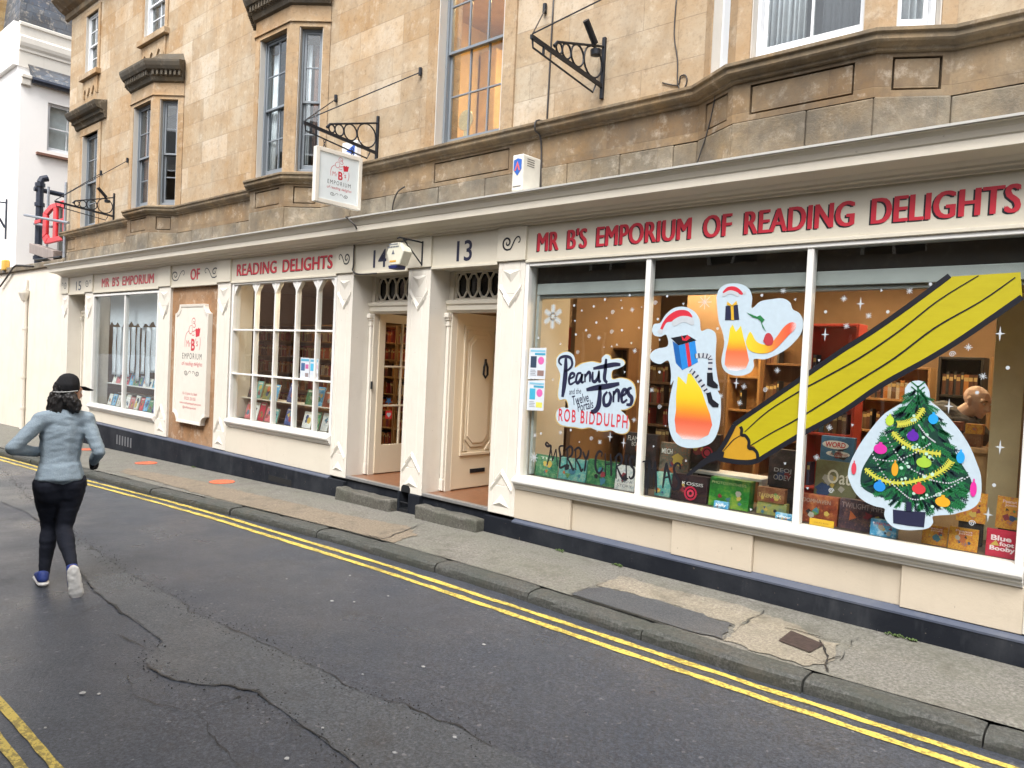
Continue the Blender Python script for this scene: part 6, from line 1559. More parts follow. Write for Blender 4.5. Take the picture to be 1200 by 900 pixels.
# --- white snow marks of five kinds
def mark(kind, px, py, r):
    c0 = Vector(G(px, py)); m = MB(); y = lay(1); lab = {'dot': 'small white dot', 'tri': 'small white triangle', 'star': 'small white line-drawn star', 'spark': 'white four-pointed sparkle', 'swirl': 'small white swirl'}[kind]
    if kind == 'dot': m.prism([(c0.x + r * math.cos(a), c0.y + r * 1.05 * math.sin(a)) for a in [i * math.tau / 14 for i in range(14)]], y - .0008, y)
    elif kind == 'tri':
        a0 = rnd.uniform(0, 2); m.prism([(c0.x + r * 1.2 * math.cos(a0 + i * 2.1), c0.y + r * 1.3 * math.sin(a0 + i * 2.1)) for i in range(3)], y - .0008, y)
    elif kind == 'star':
        a0 = rnd.uniform(0, 1)
        for i in range(4): d = Vector((math.cos(a0 + i * math.pi / 4), math.sin(a0 + i * math.pi / 4))) * r * (1.5 if i % 2 else 1.2); ribbon(m, [c0 - d, c0 + d], .0042, y - .0002 * i, False)
    elif kind == 'spark':
        pts = []
        for i in range(8): rr_ = r * (2.6 if i in (2, 6) else 1.5) if i % 2 == 0 else r * .42; pts.append((c0.x + rr_ * math.cos(i * math.pi / 4), c0.y + rr_ * math.sin(i * math.pi / 4)))
        m.prism(pts, y - .0008, y)
    else: ribbon(m, [c0 + Vector((math.cos(a), math.sin(a))) * r * 1.5 * (1 - i / 26) for i, a in enumerate([j * .5 for j in range(24)])], .0045, y, False)
    tag(m.build('window_%s' % {'dot': 'dot', 'tri': 'triangle', 'star': 'star', 'spark': 'sparkle', 'swirl': 'swirl'}[kind], M['white_ink']), lab + ' painted on the big shop window', 'window decoration', lab + 's on the big window')
MK = {'dot': [(738, 346), (696, 359), (687, 387), (729, 387), (675, 392), (631, 396), (699, 378), (641, 545), (669, 504), (634, 508), (748, 447), (782, 347), (771, 374), (841, 385), (773, 436), (893, 346), (967.5, 365.5), (1040.5, 365.5), (1090.5, 333), (1145, 460), (1181, 431), (1165, 568.5), (673, 358), (709, 351), (728, 352), (641, 425), (700, 505), (679, 518), (708, 407), (780, 499), (752, 360), (763, 410), (1024, 612)],
      'tri': [(682, 364), (711, 373), (723, 404), (729, 361), (657, 403), (749, 384), (732, 436), (648, 445), (801, 356), (932, 351), (773, 398), (1033, 340.5), (960, 422), (999, 498), (946.5, 572), (920, 543), (674, 376), (717, 406), (740, 402), (766, 523), (804, 540), (880, 597)],
      'star': [(702, 396), (741, 363), (744, 411), (743, 492), (627, 510), (918, 341), (911, 434), (989, 350), (1018, 370), (992, 382), (1066, 341), (1135, 407), (972, 501), (1152, 441), (872, 453), (867, 472), (845, 464), (657, 507), (703, 518), (957, 536), (955, 433), (764, 457)],
      'spark': [(1172, 391), (1112, 476), (1172, 524), (967, 392), (1008.5, 356), (731, 519), (715, 512), (863, 449), (1158, 603)],
      'swirl': [(718, 366), (717, 389), (690.5, 394), (677, 413), (768, 355), (897, 457), (1116, 415), (974, 575), (1139, 613), (773, 477), (693, 514)]}
for kd, L in MK.items():
    for i, (px, py) in enumerate(L): mark(kd, px, py, {'dot': .0115 if i < 24 else .006, 'tri': .0105, 'star': .017, 'spark': .020, 'swirl': .014}[kd])
# ================================================================== BRACKETS, SIGNS, CABLES
def sign_arm(x, zt, lab, lamp_):
    """wrought iron arm with four rings, flat against the wall at y=.1 and reaching out over the street; zt: height of the tip"""
    t_ = thing('sign_bracket', (x, WY, zt), lab, 'sign bracket', 'wrought iron sign arms on the stone wall')
    zw, ztop, tip = zt - .10, zt + .27, -.97
    m = MB(); m.box(x - .018, x + .018, WY - .03, WY - .001, zt - .22, zt + .36); m.build('wall_bar', M['iron'], t_, .004)
    m = MB()
    m.add([(x - .012, tip, zt - .018), (x + .012, tip, zt - .018), (x + .012, WY - .03, zw - .018), (x - .012, WY - .03, zw - .018), (x - .012, tip, zt + .018), (x + .012, tip, zt + .018), (x + .012, WY - .03, zw + .018), (x - .012, WY - .03, zw + .018)],
          [(0, 3, 2, 1), (4, 5, 6, 7), (0, 1, 5, 4), (1, 2, 6, 5), (2, 3, 7, 6), (3, 0, 4, 7)])
    m.tube([(x, WY - .03, ztop), (x, -.62, zt + .075), (x, -.66, zt + .03)], .012, 8)
    m.tube([(x, tip + .02, zt - .02), (x, tip + .03, zt - .085), (x, -.06, zw - .10), (x, -.02, zw - .02)], .009, 8)
    m.tube([(x, -.80, zt - .10), (x, -.80, zt - .02)], .012, 8)
    m.build('arm', M['iron'], t_)
    m = MB()
    y = WY - .035
    for k in range(4):
        zc_lo = zw + (zt - zw) * (y - WY) / (tip - WY) + .02; zc_hi = ztop + (zt + .06 - ztop) * (WY - y) / .74
        h = max(.06, zc_hi - zc_lo - .01) ; r = h / 2 * .96; yc = y - r * .92; zc_ = zc_lo + r
        zc_lo2 = zw + (zt - zw) * (yc - WY) / (tip - WY) + .018; zc_hi2 = ztop + (zt + .06 - ztop) * (WY - yc) / .74
        rz = max(.025, (zc_hi2 - zc_lo2) / 2); zc_ = (zc_hi2 + zc_lo2) / 2
        m.tube([(x, yc + r * .9 * math.cos(a), zc_ + rz * math.sin(a)) for a in [i * math.tau / 20 for i in range(21)]], .0095, 6, cap=False)
        y = yc - r * .92
    m.lathe([(0, -.02), (.02, 0), (0, .02)], (x, y - .02, zt + .03), 8)
    m.build('ring', M['iron'], t_)
    if lamp_:
        m = MB(); m.tube([(x, -.22, ztop + .14), (x, -.06, ztop - .02)], .032, 10); m.lathe([(0, -.06), (.05, -.05), (.055, .0), (0, .015)], (x, -.04, ztop - .07), 10)
        m.build('floodlight', M['iron'], t_)
    return t_
SB1 = sign_arm(-7.70, 4.60, 'black wrought iron arm of rings carrying the hanging white shop sign', False)
SB2 = sign_arm(-4.27, 4.72, 'empty black wrought iron arm with a floodlight, right of the tall sash window', True)
SB3 = sign_arm(-16.13, 4.60, 'empty black wrought iron arm beside the far left stone window', True)
def stay(a, b, t_):
    m = MB(); m.tube([a, b], .007, 6); m.lathe([(0, -.05), (.022, -.045), (.022, .045), (0, .05)], (b[0], b[1] - .012, b[2]), 8); m.build('stay_rod', M['iron'], t_)
stay((-7.70, -.95, 4.63), (-8.62, .09, 5.36), SB1); stay((-7.70, -.95, 4.63), (-6.92, .09, 5.34), SB1)
q = on_y(760, -28, .09); stay((-4.27, -.95, 4.75), (-5.03, .09, 5.56), SB2); stay((-4.27, -.95, 4.75), (q.x, .09, q.z), SB2)
q = on_y(150, 188, .09); stay((-16.13, -.95, 4.63), (-16.85, .09, 5.46), SB3); stay((-16.13, -.95, 4.63), (q.x, .09, q.z), SB3)
# hanging sign
HS = thing('hanging_sign', (-7.70, -.47, 3.72), 'white square shop sign with red reading-figure logo hanging from the iron arm', 'sign')
sy0, sy1, sz0, sz1 = -.80, -.15, 3.735, 4.375
m = MB(); m.box(-7.722, -7.678, sy0, sy1, sz0, sz1); m.build('sign_board', plain('sign_white', (.66, .71, .72), .35, .06), HS, .004)
for s in (-1, 1):
    m = MB(); x = -7.70 + s * .0225
    for (a, b, c, d) in ((sy0 - .004, sy0 + .045, sz0, sz1), (sy1 - .045, sy1 + .004, sz0, sz1), (sy0 + .045, sy1 - .045, sz0 - .003, sz0 + .045), (sy0 + .045, sy1 - .045, sz1 - .045, sz1 + .003)): m.box(x - .012, x + .012, a, b, c, d)
    m.build('sign_frame', M['cream_light'], HS, .004)
m = MB()
for yy in (-.68, -.28):
    for k in range(3): m.tube([(-7.70 + (.014 * math.cos(a) if k % 2 else 0), yy + (0 if k % 2 else .014 * math.cos(a)), 4.398 + .03 * k + .02 * math.sin(a)) for a in [i * math.tau / 10 for i in range(11)]], .005, 6, cap=False)
m.build('chain', M['iron'], HS)
logo(HS, -.60, .27, 4.045, .265, lambda u, z: (-7.6772, u, z))
logo(HS, -.60, .27, 4.045, .265, lambda u, z: (-7.7228, -.95 - u, z), 'printed_logo')
# alarm boxes
ax0, ax1 = on_y(600, 205, -.24).x, on_y(612.5, 205, -.24).x
AL = thing('alarm_box', ((ax0 + ax1) / 2, -.1, 3.64), 'white box alarm with a blue and red shield, standing on the cornice', 'alarm box')
m = MB(); m.box(ax0, ax1, -.24, .03, 3.652, 4.01); m.build('box_body', plain('alarm_white', (.66, .64, .57), .4), AL, .012)
acx = (ax0 + ax1) / 2; hw_ = (ax1 - ax0) * .36
m = MB(); m.prism([(acx - hw_, 3.955), (acx - hw_, 3.86), (acx, 3.80), (acx + hw_, 3.86), (acx + hw_, 3.955), (acx, 3.97)], -.2435, -.2395); m.build('shield_mark', flat((.03, .12, .45), .4), AL)
m = MB(); m.prism([(acx - hw_ * .75, 3.85), (acx, 3.94), (acx + hw_ * .75, 3.85), (acx + hw_ * .4, 3.85), (acx, 3.90), (acx - hw_ * .4, 3.85)], -.2465, -.2437); m.build('chevron_mark', flat((.65, .12, .12), .4), AL)
m = MB()
for k in range(4): m.box(ax1 - .005, ax1 + .0015, -.18, -.07, 3.90 + k * .022, 3.908 + k * .022)
m.build('vent_slots', flat((.12, .11, .1), .6), AL)
m = MB(); m.box(ax0 + .02, ax1 - .02, -.2425, -.2402, 3.69, 3.70); m.build('printed_mark', flat((.12, .11, .1), .6), AL)
A2 = thing('alarm_box', (-6.78, -.2, 2.97), 'cream hexagonal alarm box with a blue foot on a bracket beside number 14', 'alarm box')
hexa = lambda s, cx=-6.745, cz=3.115: [(cx - .085 * s, cz + .135 * s), (cx + .085 * s, cz + .135 * s), (cx + .155 * s, cz + .03 * s), (cx + .085 * s, cz - .12 * s), (cx - .085 * s, cz - .12 * s), (cx - .155 * s, cz + .03 * s)]
m = MB(); m.prism(hexa(1), -.33, -.20); m.build('box_body', plain('alarm_cream', (.60, .58, .47), .4, .1), A2, .012)
m = MB(); m.prism([(-6.858, 2.994), (-6.692, 2.994), (-6.71, 2.955), (-6.84, 2.955)], -.332, -.20); m.build('blue_foot', flat((.008, .014, .085), .4), A2, .006)
m = MB()
for k, (w, z) in enumerate(((.16, 3.225), (.20, 3.195))):
    for i in range(7): m.box(-6.775 - w / 2 + i * w / 7, -6.775 - w / 2 + i * w / 7 + w / 10, -.3325, -.3301, z, z + .017)
m.prism([(-6.80, 3.12), (-6.75, 3.12), (-6.775, 3.17)], -.3325, -.3301); m.build('printed_mark', flat((.10, .11, .14), .5), A2)
m = MB(); m.box(-6.83, -6.72, -.3325, -.3301, 3.03, 3.05); m.build('printed_mark', flat((.6, .3, .03), .5), A2)
m = MB(); m.tube([(-6.62, -.03, 3.30), (-6.62, -.03, 3.02)], .010, 6); m.tube([(-6.62, -.03, 3.285), (-6.66, -.34, 3.30), (-6.66, -.37, 3.285)], .010, 6); m.tube([(-6.62, -.03, 3.03), (-6.64, -.30, 3.285)], .008, 6); m.tube([(-6.775, -.23, 3.27), (-6.65, -.23, 3.295)], .010, 6); m.build('bracket', M['iron'], A2)
A3 = thing('alarm_box', (on_y(409, 178, .1).x, .1, on_y(409, 187, .1).z), 'small white alarm box with a blue arrow, partly behind the hanging sign', 'alarm box')
a, b = on_y(401, 168, .02), on_y(417, 189, .02); m = MB(); m.box(a.x, b.x, .02, .10, b.z - .02, a.z); m.build('box_body', plain('alarm_white_two', (.72, .73, .74), .4), A3, .01)
m = MB(); m.prism([(a.x + .10, a.z - .12), (a.x + .28, a.z - .05), (a.x + .28, a.z - .19)], .016, .0195); m.build('arrow_mark', flat((.02, .09, .42), .4), A3)
# cables clipped to the wall
def cable(px, y, r, lab):
    P = [on_y(a, b, y) for a, b in px]; P = [Vector(p) for p in smooth([tuple(p) for p in P], 3)]
    m = MB(); m.tube([(p[0], p[1], p[2]) for p in P], r, 6); tag(m.build('wall_cable', M['cable'], None, smooth=True), lab, 'cable')
def cable3(P, r, lab): 
    m = MB(); m.tube([tuple(p) for p in smooth(P, 4)], r, 6); tag(m.build('wall_cable', M['cable'], None, smooth=True), lab, 'cable')
q0, q1, q2, q3 = on_y(649, -6, .09), on_y(641, 140, .09), on_y(634, 166, .03), on_y(634, 219, .03)
cable3([(q0.x, .09, q0.z), (q1.x, .09, 4.5), (q1.x, .085, 4.41), (q2.x, -.055, 4.38), (q2.x, -.07, 4.28), (q2.x, .03, 4.20), (q3.x, .03, 3.68)], .009, 'dark cable running down the wall between the tall sash window and the empty arm')
cable([(793, -5), (790, 40), (794, 70), (794, 98), (800, 106), (805, 95), (803, 88), (797, 90), (794, 100), (776, 97)], .09, .006, 'thin dark cable ending in a small loop above the stone string course')
q = on_y(408, 262, -.3); cable3([(q.x, -.02, 3.66), (q.x, -.315, 3.63), (q.x + .03, -.315, 3.60), (q.x + .10, -.25, 3.5), (-7.93, -.03, 3.40), (-7.93, -.03, 3.10), (-7.93, -.035, 3.02), (-7.80, -.03, 2.972), (-7.45, -.03, 2.968)], .010, 'dark cable looping over the cornice and down to the frame of number 14')
cable3([(-7.27, .03, 3.70), (-7.22, .0, 3.82), (-7.12, -.02, 3.93), (-7.02, .0, 3.98)], .009, 'short curved cable stub on the rough stone above number 14')
q = on_y(833, 112, -.06); cable3([(q.x + .05, -.07, 4.38), (q.x + .05, -.07, 4.26), (q.x - .02, -.03, 4.0), (q.x - .12, -.02, 3.70)], .006, 'pale thin cable crossing the string course left of the right bay')

# ================================================================== THE LEFT END OF THE STREET
RW = thing('render_wall', (-21.5, .1, -.3), 'low pale rendered wall with a stone coping at the far left end of the shopfront', 'wall')
m = MB(); m.box(-27, -18.76, .06, .34, -.6, 3.66); m.build('wall', M['cream_wall'], RW, .01)
m = MB(); m.box(-27, -18.77, .0, .40, 3.661, 3.80); m.build('coping', M['stone_rough'], RW, .02)
m = MB(); m.box(-20.6, -20.2, .055, .07, -.05, .10); m.build('air_vent', flat((.16, .14, .11), .8), RW)
DP = thing('downpipe', (-21.55, .0, -.2), 'cream painted downpipe with a hopper head on the low pale wall', 'downpipe')
a = on_y(30, 345, .0); m = MB(); m.tube([(a.x, .0, -.25), (a.x, .0, a.z - .12)], .05, 10); m.build('pipe', M['cream_light'], DP)
m = MB(); m.lathe([(.05, -.16), (.06, -.15), (.12, .0), (.13, .03), (.13, .10), (.10, .10)], (a.x, -.03, a.z), 12); m.tube([(a.x, .0, a.z + .1), (a.x, .02, a.z + .36)], .03, 8); m.build('hopper', M['cream_light'], DP)
for z in (.25, 1.0, 2.2): m = MB(); m.tube([(a.x, .0, z), (a.x, .0, z + .05)], .062, 10); m.build('collar', M['cream_light'], DP)
WH = thing('white_house', (-24.5, 3, 0), 'tall white rendered house with slate roof behind the low wall at far left', 'house')
HX = -22.5; side = Fr((HX, .08), d=(0, 1))
# side wall faces +x: u runs into the depth; inward is -x
m = MB(); u0_, u1_, z0_, z1_ = .64, 1.62, 6.93, 8.18
side.face(m, 0, 7, -.5, 8.70, [(u0_, u1_, z0_, z1_), (.95, 1.75, 4.0, 5.55)], 0, .3); m.box(-34, HX - .3, .08, .4, -.5, 10.0)
m.build('wall', M['white_render'], WH)
for (c, d, e, g) in ((u0_, u1_, z0_, z1_), (.95, 1.75, 4.0, 5.55)):
    sash(WH, side, c + .01, d - .01, e, g - .01, .06, 2, 1, M['sash_white'], M['glass_up'])
    m = MB(); side.box(m, c, d, .24, .26, e, g); m.build('blind', plain('white_blind', (.70, .71, .72), .8), WH)
m = MB(); side.box(m, u0_ - .25, u1_ + .2, -.09, .1, z0_ - .16, z0_ - .10); m.build('window_sill', flat((.20, .10, .07), .7), WH)
m = MB(); m.tube([(HX + .09, .33, 8.62), (HX + .09, 6.5, 8.62)], .085, 8); m.build('gutter', M['pipe'], WH)
m = MB(); m.add([(HX + .10, .42, 8.70), (HX + .10, 7, 8.70), (HX - .28, 7, 9.12), (HX - .28, .30, 9.12), (HX - .28, .42, 8.70), (HX - .28, 7, 8.70)], [(0, 1, 2, 3), (0, 3, 4), (1, 5, 2), (0, 4, 5, 1)]); m.build('slate_skirt', M['slate'], WH)
pm = [(0, 9.0), (.0, 9.38), (.05, 9.40), (.05, 9.46), (.11, 9.52), (.14, 9.60), (.14, 9.74), (.03, 9.80), (.03, 10.02), (.09, 10.04), (.09, 10.11), (-.1, 10.16)]
m = MB(); m.sweep([(o_ * .6, z_) for o_, z_ in pm], [(HX - .26, .10), (HX - .26, 7)]); m.build('parapet_moulding', M['cream_light'], WH, .004)
m = MB(); m.box(-34, HX - .27, -.03, .3, 9.0, 10.1); m.box(HX - .6, HX - .27, .3, 7, 9.0, 10.1); m.build('parapet', M['white_render'], WH)
m = MB(); m.add([(HX - .34, .10, 10.1), (HX - .34, 7, 10.1), (HX - .85, 7, 13.0), (HX - .85, .35, 13.0), (-34, .10, 10.1), (-34, .35, 13.0)], [(0, 1, 2, 3), (0, 3, 5, 4)]); m.build('roof', M['slate'], WH)
cxr = on_y(11, 15, .25).x; m = MB(); m.box(-26, cxr, .0, .5, 10.17, 12.4); m.build('chimney', stone_mat('yellow_stone', [(.40, .30, .16), (.50, .38, .2)], bw=.4, bh=.2), WH, .01)
m = MB(); m.box(HX - .01, HX + .09, .08, .30, 8.45, 8.62); m.box(HX - .01, HX + .12, .08, .32, 8.62, 8.72); m.build('kneeler', M['cream_light'], WH, .02)
PP = thing('drain_pipe', (HX + .14, .38, 3.8), 'black soil pipe with a side branch above the low wall', 'drainpipe')
m = MB(); x, y = -21.9, .42
m.tube([(x, y, 3.8), (x, y, 5.95)], .085, 12); m.tube([(x, y, 5.95), (x, y + .04, 6.05), (x, y + .16, 6.10)], .085, 12)
for z in (4.0, 4.15, 5.35, 5.85): m.tube([(x, y, z), (x, y, z + .09)], .115, 12)
m.build('pipe', M['pipe'], PP)
qa, qb = on_x(40, 221, x), on_x(76, 229, x); m = MB(); m.tube([(x, qa.y, qa.z), (x, qb.y + .3, qb.z + (qb.z - qa.z) / (qb.y - qa.y) * .3)], .06, 10); m.build('branch_pipe', M['pipe'], PP)
def scaff(a, b, lab):
    m = MB(); m.tube([a, b], .03, 10); o = m.build('scaffold_tube', M['steel'], None); tag(o, lab, 'scaffold tube')
a = on_y(75, 300, .0); b = on_y(77, 214, .0); scaff((a.x, .0, 3.81), (a.x, .0, b.z), 'upright steel scaffold tube at the left corner of the stone terrace')
a = on_y(29, 252, -.08); b = on_y(80, 261, -.08); scaff((a.x, -.08, a.z), (b.x, -.08, b.z), 'long level scaffold tube in front of the red barrier')
a = on_y(40, 262, .30); b = on_y(62, 266, .30); scaff((a.x, .3, a.z), (b.x, .3, b.z), 'short level scaffold tube behind the red barrier')
a = on_y(57, 219, .5); scaff((a.x, .5, 3.6), (a.x, .5, a.z), 'upright scaffold tube behind the red barrier')
RB = thing('barrier', (on_y(62, 282, .1).x, .1, on_y(62, 282, .1).z), 'red plastic barrier panel hooked on scaffold tubes', 'barrier')
bp = lambda x, y: (on_y(x, y, .10).x, on_y(x, y, .10).z)
bx0, bx1 = bp(46, 260)[0], bp(78, 260)[0]; bz0, bz1 = bp(62, 284)[1], bp(62, 238)[1]; W_, H_ = bx1 - bx0, bz1 - bz0
m = MB()
oc = [(.22, .0), (.86, .0), (1.0, .12), (1.0, .88), (.86, 1.0), (.40, 1.0), (.12, .84), (.12, .16)]
oc = [(bx0 + p[0] * W_, bz0 + p[1] * H_) for p in oc]; cc = (bx0 + .56 * W_, bz0 + .5 * H_)
for i in range(8):
    p_, q_ = oc[i], oc[(i + 1) % 8]; kx, kz = .66, .72
    pi_, qi_ = ((cc[0] + (p_[0] - cc[0]) * kx, cc[1] + (p_[1] - cc[1]) * kz)), ((cc[0] + (q_[0] - cc[0]) * kx, cc[1] + (q_[1] - cc[1]) * kz))
    m.prism([p_, q_, qi_, pi_], .10, .17)
m.box(bx0 + .50 * W_, bx0 + .62 * W_, .104, .166, bz0 + .12 * H_, bz0 + .88 * H_); m.box(bx0 + .60 * W_, bx0 + .90 * W_, .106, .164, bz0 + .46 * H_, bz0 + .56 * H_)
m.build('panel', M['red_plastic'], RB, .02)
m = MB(); m.box(bx0 - .22 * W_, bx0 - .002, .11, .15, bz0 + .60 * H_, bz0 + .70 * H_); m.build('hook_arm', M['red_plastic'], RB, .01)
for k, (pa, pb, lab) in enumerate((((38, 291), (66, 300), 'grey weathered board tipped on the low wall below the red barrier'), ((44, 300), (74, 296), 'dark board lying along the low wall below the red barrier'))):
    a, b = on_y(*pa, .15), on_y(*pb, .15); m = MB(); dz = b.z - a.z
    m.add([(a.x, .08, a.z - .12), (b.x, .08, b.z - .12), (b.x, .30, b.z - .12), (a.x, .30, a.z - .12), (a.x, .08, a.z + .12 - .2 * k), (b.x, .08, b.z + .12 - .2 * k), (b.x, .30, b.z + .12 - .2 * k), (a.x, .30, a.z + .12 - .2 * k)], [(0, 3, 2, 1), (4, 5, 6, 7), (0, 1, 5, 4), (1, 2, 6, 5), (2, 3, 7, 6), (3, 0, 4, 7)])
    tag(m.build('board', [wood('grey_board', (.20, .16, .14), (.32, .26, .23)), M['iron']][k], None, .01), lab, 'board')
LB = thing('lamp_bracket', (-23.6, .06, 4.6), 'black curled iron bracket on the white house at the picture\'s left edge', 'bracket')
a = on_y(7, 240, .05); m = MB(); m.box(a.x - .02, a.x + .02, .04, .075, a.z - .9, a.z + .15); m.tube([(a.x, .04, a.z - .6), (a.x - .05, -.2, a.z - .15), (a.x - .12, -.6, a.z)], .03, 8); m.tube([(a.x, .04, a.z + .05), (a.x - .12, -.7, a.z + .05)], .02, 8); m.build('arm', M['pipe'], LB)
YL = thing('alarm_box', (-23.4, .03, 3.9), 'small yellow box on the white house above the low wall at far left', 'alarm box'); a = on_y(7, 311, .02)
m = MB(); m.box(a.x - .13, a.x + .13, -.06, .078, a.z - .14, a.z + .14); m.build('box_body', flat((.60, .36, .06), .5), YL, .03)
m = MB(); m.box(a.x - .07, a.x + .07, -.05, .06, a.z - .20, a.z - .141); m.build('box_foot', flat((.1, .09, .08), .5), YL, .01)
cable([(0, 336), (10, 322), (17, 312), (24, 311), (40, 312)], .0, .022, 'dark blue cable draped along the coping of the low wall')

# ================================================================== THE OTHER SIDE OF THE STREET (seen in the window reflections)
def facing(x1, x0, h, mat, lab, gable):
    OT = thing('facing_house', ((x0 + x1) / 2, -7.6, 0), lab, 'house')
    ofr = Fr((x1, -7.25), d=(-1, 0)); hs_ = []; u = 1.1
    while u < x1 - x0 - 1.6: hs_ += [(u, u + 1.15, .9, 2.7), (u, u + 1.05, 4.0, 5.6)]; u += 2.8
    m = MB(); ofr.face(m, 0, x1 - x0, -.8, h, hs_, 0, .3); m.build('wall', mat, OT)
    for hh in hs_:
        m = MB(); ofr.box(m, hh[0], hh[1], .18, .2, hh[2], hh[3]); m.build('pane', M['dark_glass'], OT)
        m = MB()
        ofr.box(m, hh[0], hh[0] + .05, .12, .18, hh[2], hh[3]); ofr.box(m, hh[1] - .05, hh[1], .12, .18, hh[2], hh[3]); ofr.box(m, hh[0], hh[1], .13, .175, (hh[2] + hh[3]) / 2 - .03, (hh[2] + hh[3]) / 2 + .03); ofr.box(m, (hh[0] + hh[1]) / 2 - .02, (hh[0] + hh[1]) / 2 + .02, .14, .17, hh[2], hh[3])
        m.build('window_frame', M['sash_white'], OT)
    m = MB()
    if gable: xm = (x0 + x1) / 2; m.add([(x1, -7.2, h), (x0, -7.2, h), (xm, -7.2, h + 2.4), (x1, -12, h), (x0, -12, h), (xm, -12, h + 2.4)], [(0, 1, 2), (0, 2, 5, 3), (1, 4, 5, 2), (3, 5, 4)])
    else: m.add([(x1, -7.1, h), (x0, -7.1, h), (x0, -11, h + 2), (x1, -11, h + 2), (x1, -11, h), (x0, -11, h)], [(0, 1, 2, 3), (0, 3, 4), (1, 5, 2)])
    m.build('roof', M['slate'], OT)
facing(12, -15.5, 6.6, stone_mat('dark_stone', [(.13, .11, .085), (.18, .155, .12), (.15, .125, .10)], stain=.6), 'dark stone house across the street, mirrored faintly in the big window', False)
facing(-16.5, -27, 5.9, plain('pink_render', (.50, .34, .27), .8), 'pink rendered gabled house across the street, mirrored in the small-paned window', True)
# ================================================================== PEOPLE
def ell(c, r, n=10, m_=7):
    o = []
    for i in range(m_ + 1):
        t_ = math.pi * i / m_
        for j in range(n):
            a = math.tau * j / n; o.append((c[0] + r[0] * math.sin(t_) * math.cos(a), c[1] + r[1] * math.sin(t_) * math.sin(a), c[2] + r[2] * math.cos(t_)))
            if i in (0, m_): break
    return o
def r3(r): return r if isinstance(r, (tuple, list)) else (r, r, r)
def fuse(name, hulls, frame, mat, parent, voxel=.011, smooth_it=6, wrinkle=0.0, wsc=18, wstretch=(1, 1, 3.0), seed=0.0):
    """hulls: lists of (centre, radii) swept together; all are fused into one continuous skin"""
    v, f = [], []
    for h in hulls:
        bm = bmesh.new()
        for c, r in h:
            for p in ell(c, r3(r)): bm.verts.new(p)
        bmesh.ops.convex_hull(bm, input=bm.verts[:]); bmesh.ops.delete(bm, geom=[q for q in bm.verts if not q.link_faces], context='VERTS')
        bm.verts.index_update(); b = len(v)
        v += [q.co.copy() for q in bm.verts]; f += [tuple(w.index + b for w in q.verts) for q in bm.faces]; bm.free()
    me = bpy.data.meshes.new('tmp'); me.from_pydata(v, [], f)
    o = bpy.data.objects.new('tmp', me); COL.objects.link(o)
    rm = o.modifiers.new('r', 'REMESH'); rm.mode = 'VOXEL'; rm.voxel_size = voxel
    sm = o.modifiers.new('s', 'SMOOTH'); sm.factor = .5; sm.iterations = smooth_it
    bpy.context.view_layer.update()
    m2 = bpy.data.meshes.new_from_object(o.evaluated_get(bpy.context.evaluated_depsgraph_get())); bpy.data.objects.remove(o); bpy.data.meshes.remove(me)
    nn = [q.normal.copy() for q in m2.vertices]; vs = []
    for q, n_ in zip(m2.vertices, nn):
        p = q.co.copy()
        if wrinkle:
            s_ = Vector((p.x * wstretch[0], p.y * wstretch[1], p.z * wstretch[2])) * wsc
            p += n_ * wrinkle * (mnoise.noise(s_ + Vector((seed, 0, 0))) + .5 * mnoise.noise(s_ * 2.3))
        vs.append(frame(p))
    fs = [tuple(q.vertices) for q in m2.polygons]; bpy.data.meshes.remove(m2)
    return link_mesh(name, vs, fs, mat, parent, smooth=True)
def cap(*a): return list(a)
def chain(pts):
    return [[pts[i], pts[i + 1]] for i in range(len(pts) - 1)]
def hand(w, d, side, s=1.0, curl=.5):
    """hulls for a half-closed hand: wrist at w, pointing along d; side: towards the thumb"""
    d = Vector(d).normalized(); sd = Vector(side); sd = (sd - d * sd.dot(d)).normalized(); nn = d.cross(sd); w = Vector(w); H = []
    H.append([(w, .021 * s), (w + d * .045 * s + sd * .022 * s, .017 * s), (w + d * .05 * s - sd * .024 * s, .015 * s), (w + d * .085 * s + sd * .022 * s, .013 * s), (w + d * .08 * s - sd * .027 * s, .012 * s)])
    for k, (off, L) in enumerate(((.026, .060), (.009, .068), (-.009, .062), (-.026, .050))):
        p0 = w + d * .085 * s + sd * off * s; p1 = p0 + (d * (1 - curl * .5) + nn * curl * .8) * L * .45 * s; p2 = p1 + (d * (.5 - curl) + nn * .9) * L * .34 * s; p3 = p2 + (d * (-.3 - curl * .4) + nn * .6) * L * .26 * s
        H += chain([(p0, .0095 * s), (p1, .009 * s), (p2, .008 * s), (p3, .007 * s)])
    q0 = w + d * .03 * s + sd * .028 * s; q1 = q0 + (d * .6 + sd * .6 + nn * .25) * .04 * s; q2 = q1 + (d * .8 + nn * .5) * .032 * s
    H += chain([(q0, .013 * s), (q1, .0105 * s), (q2, .009 * s)])
    return H
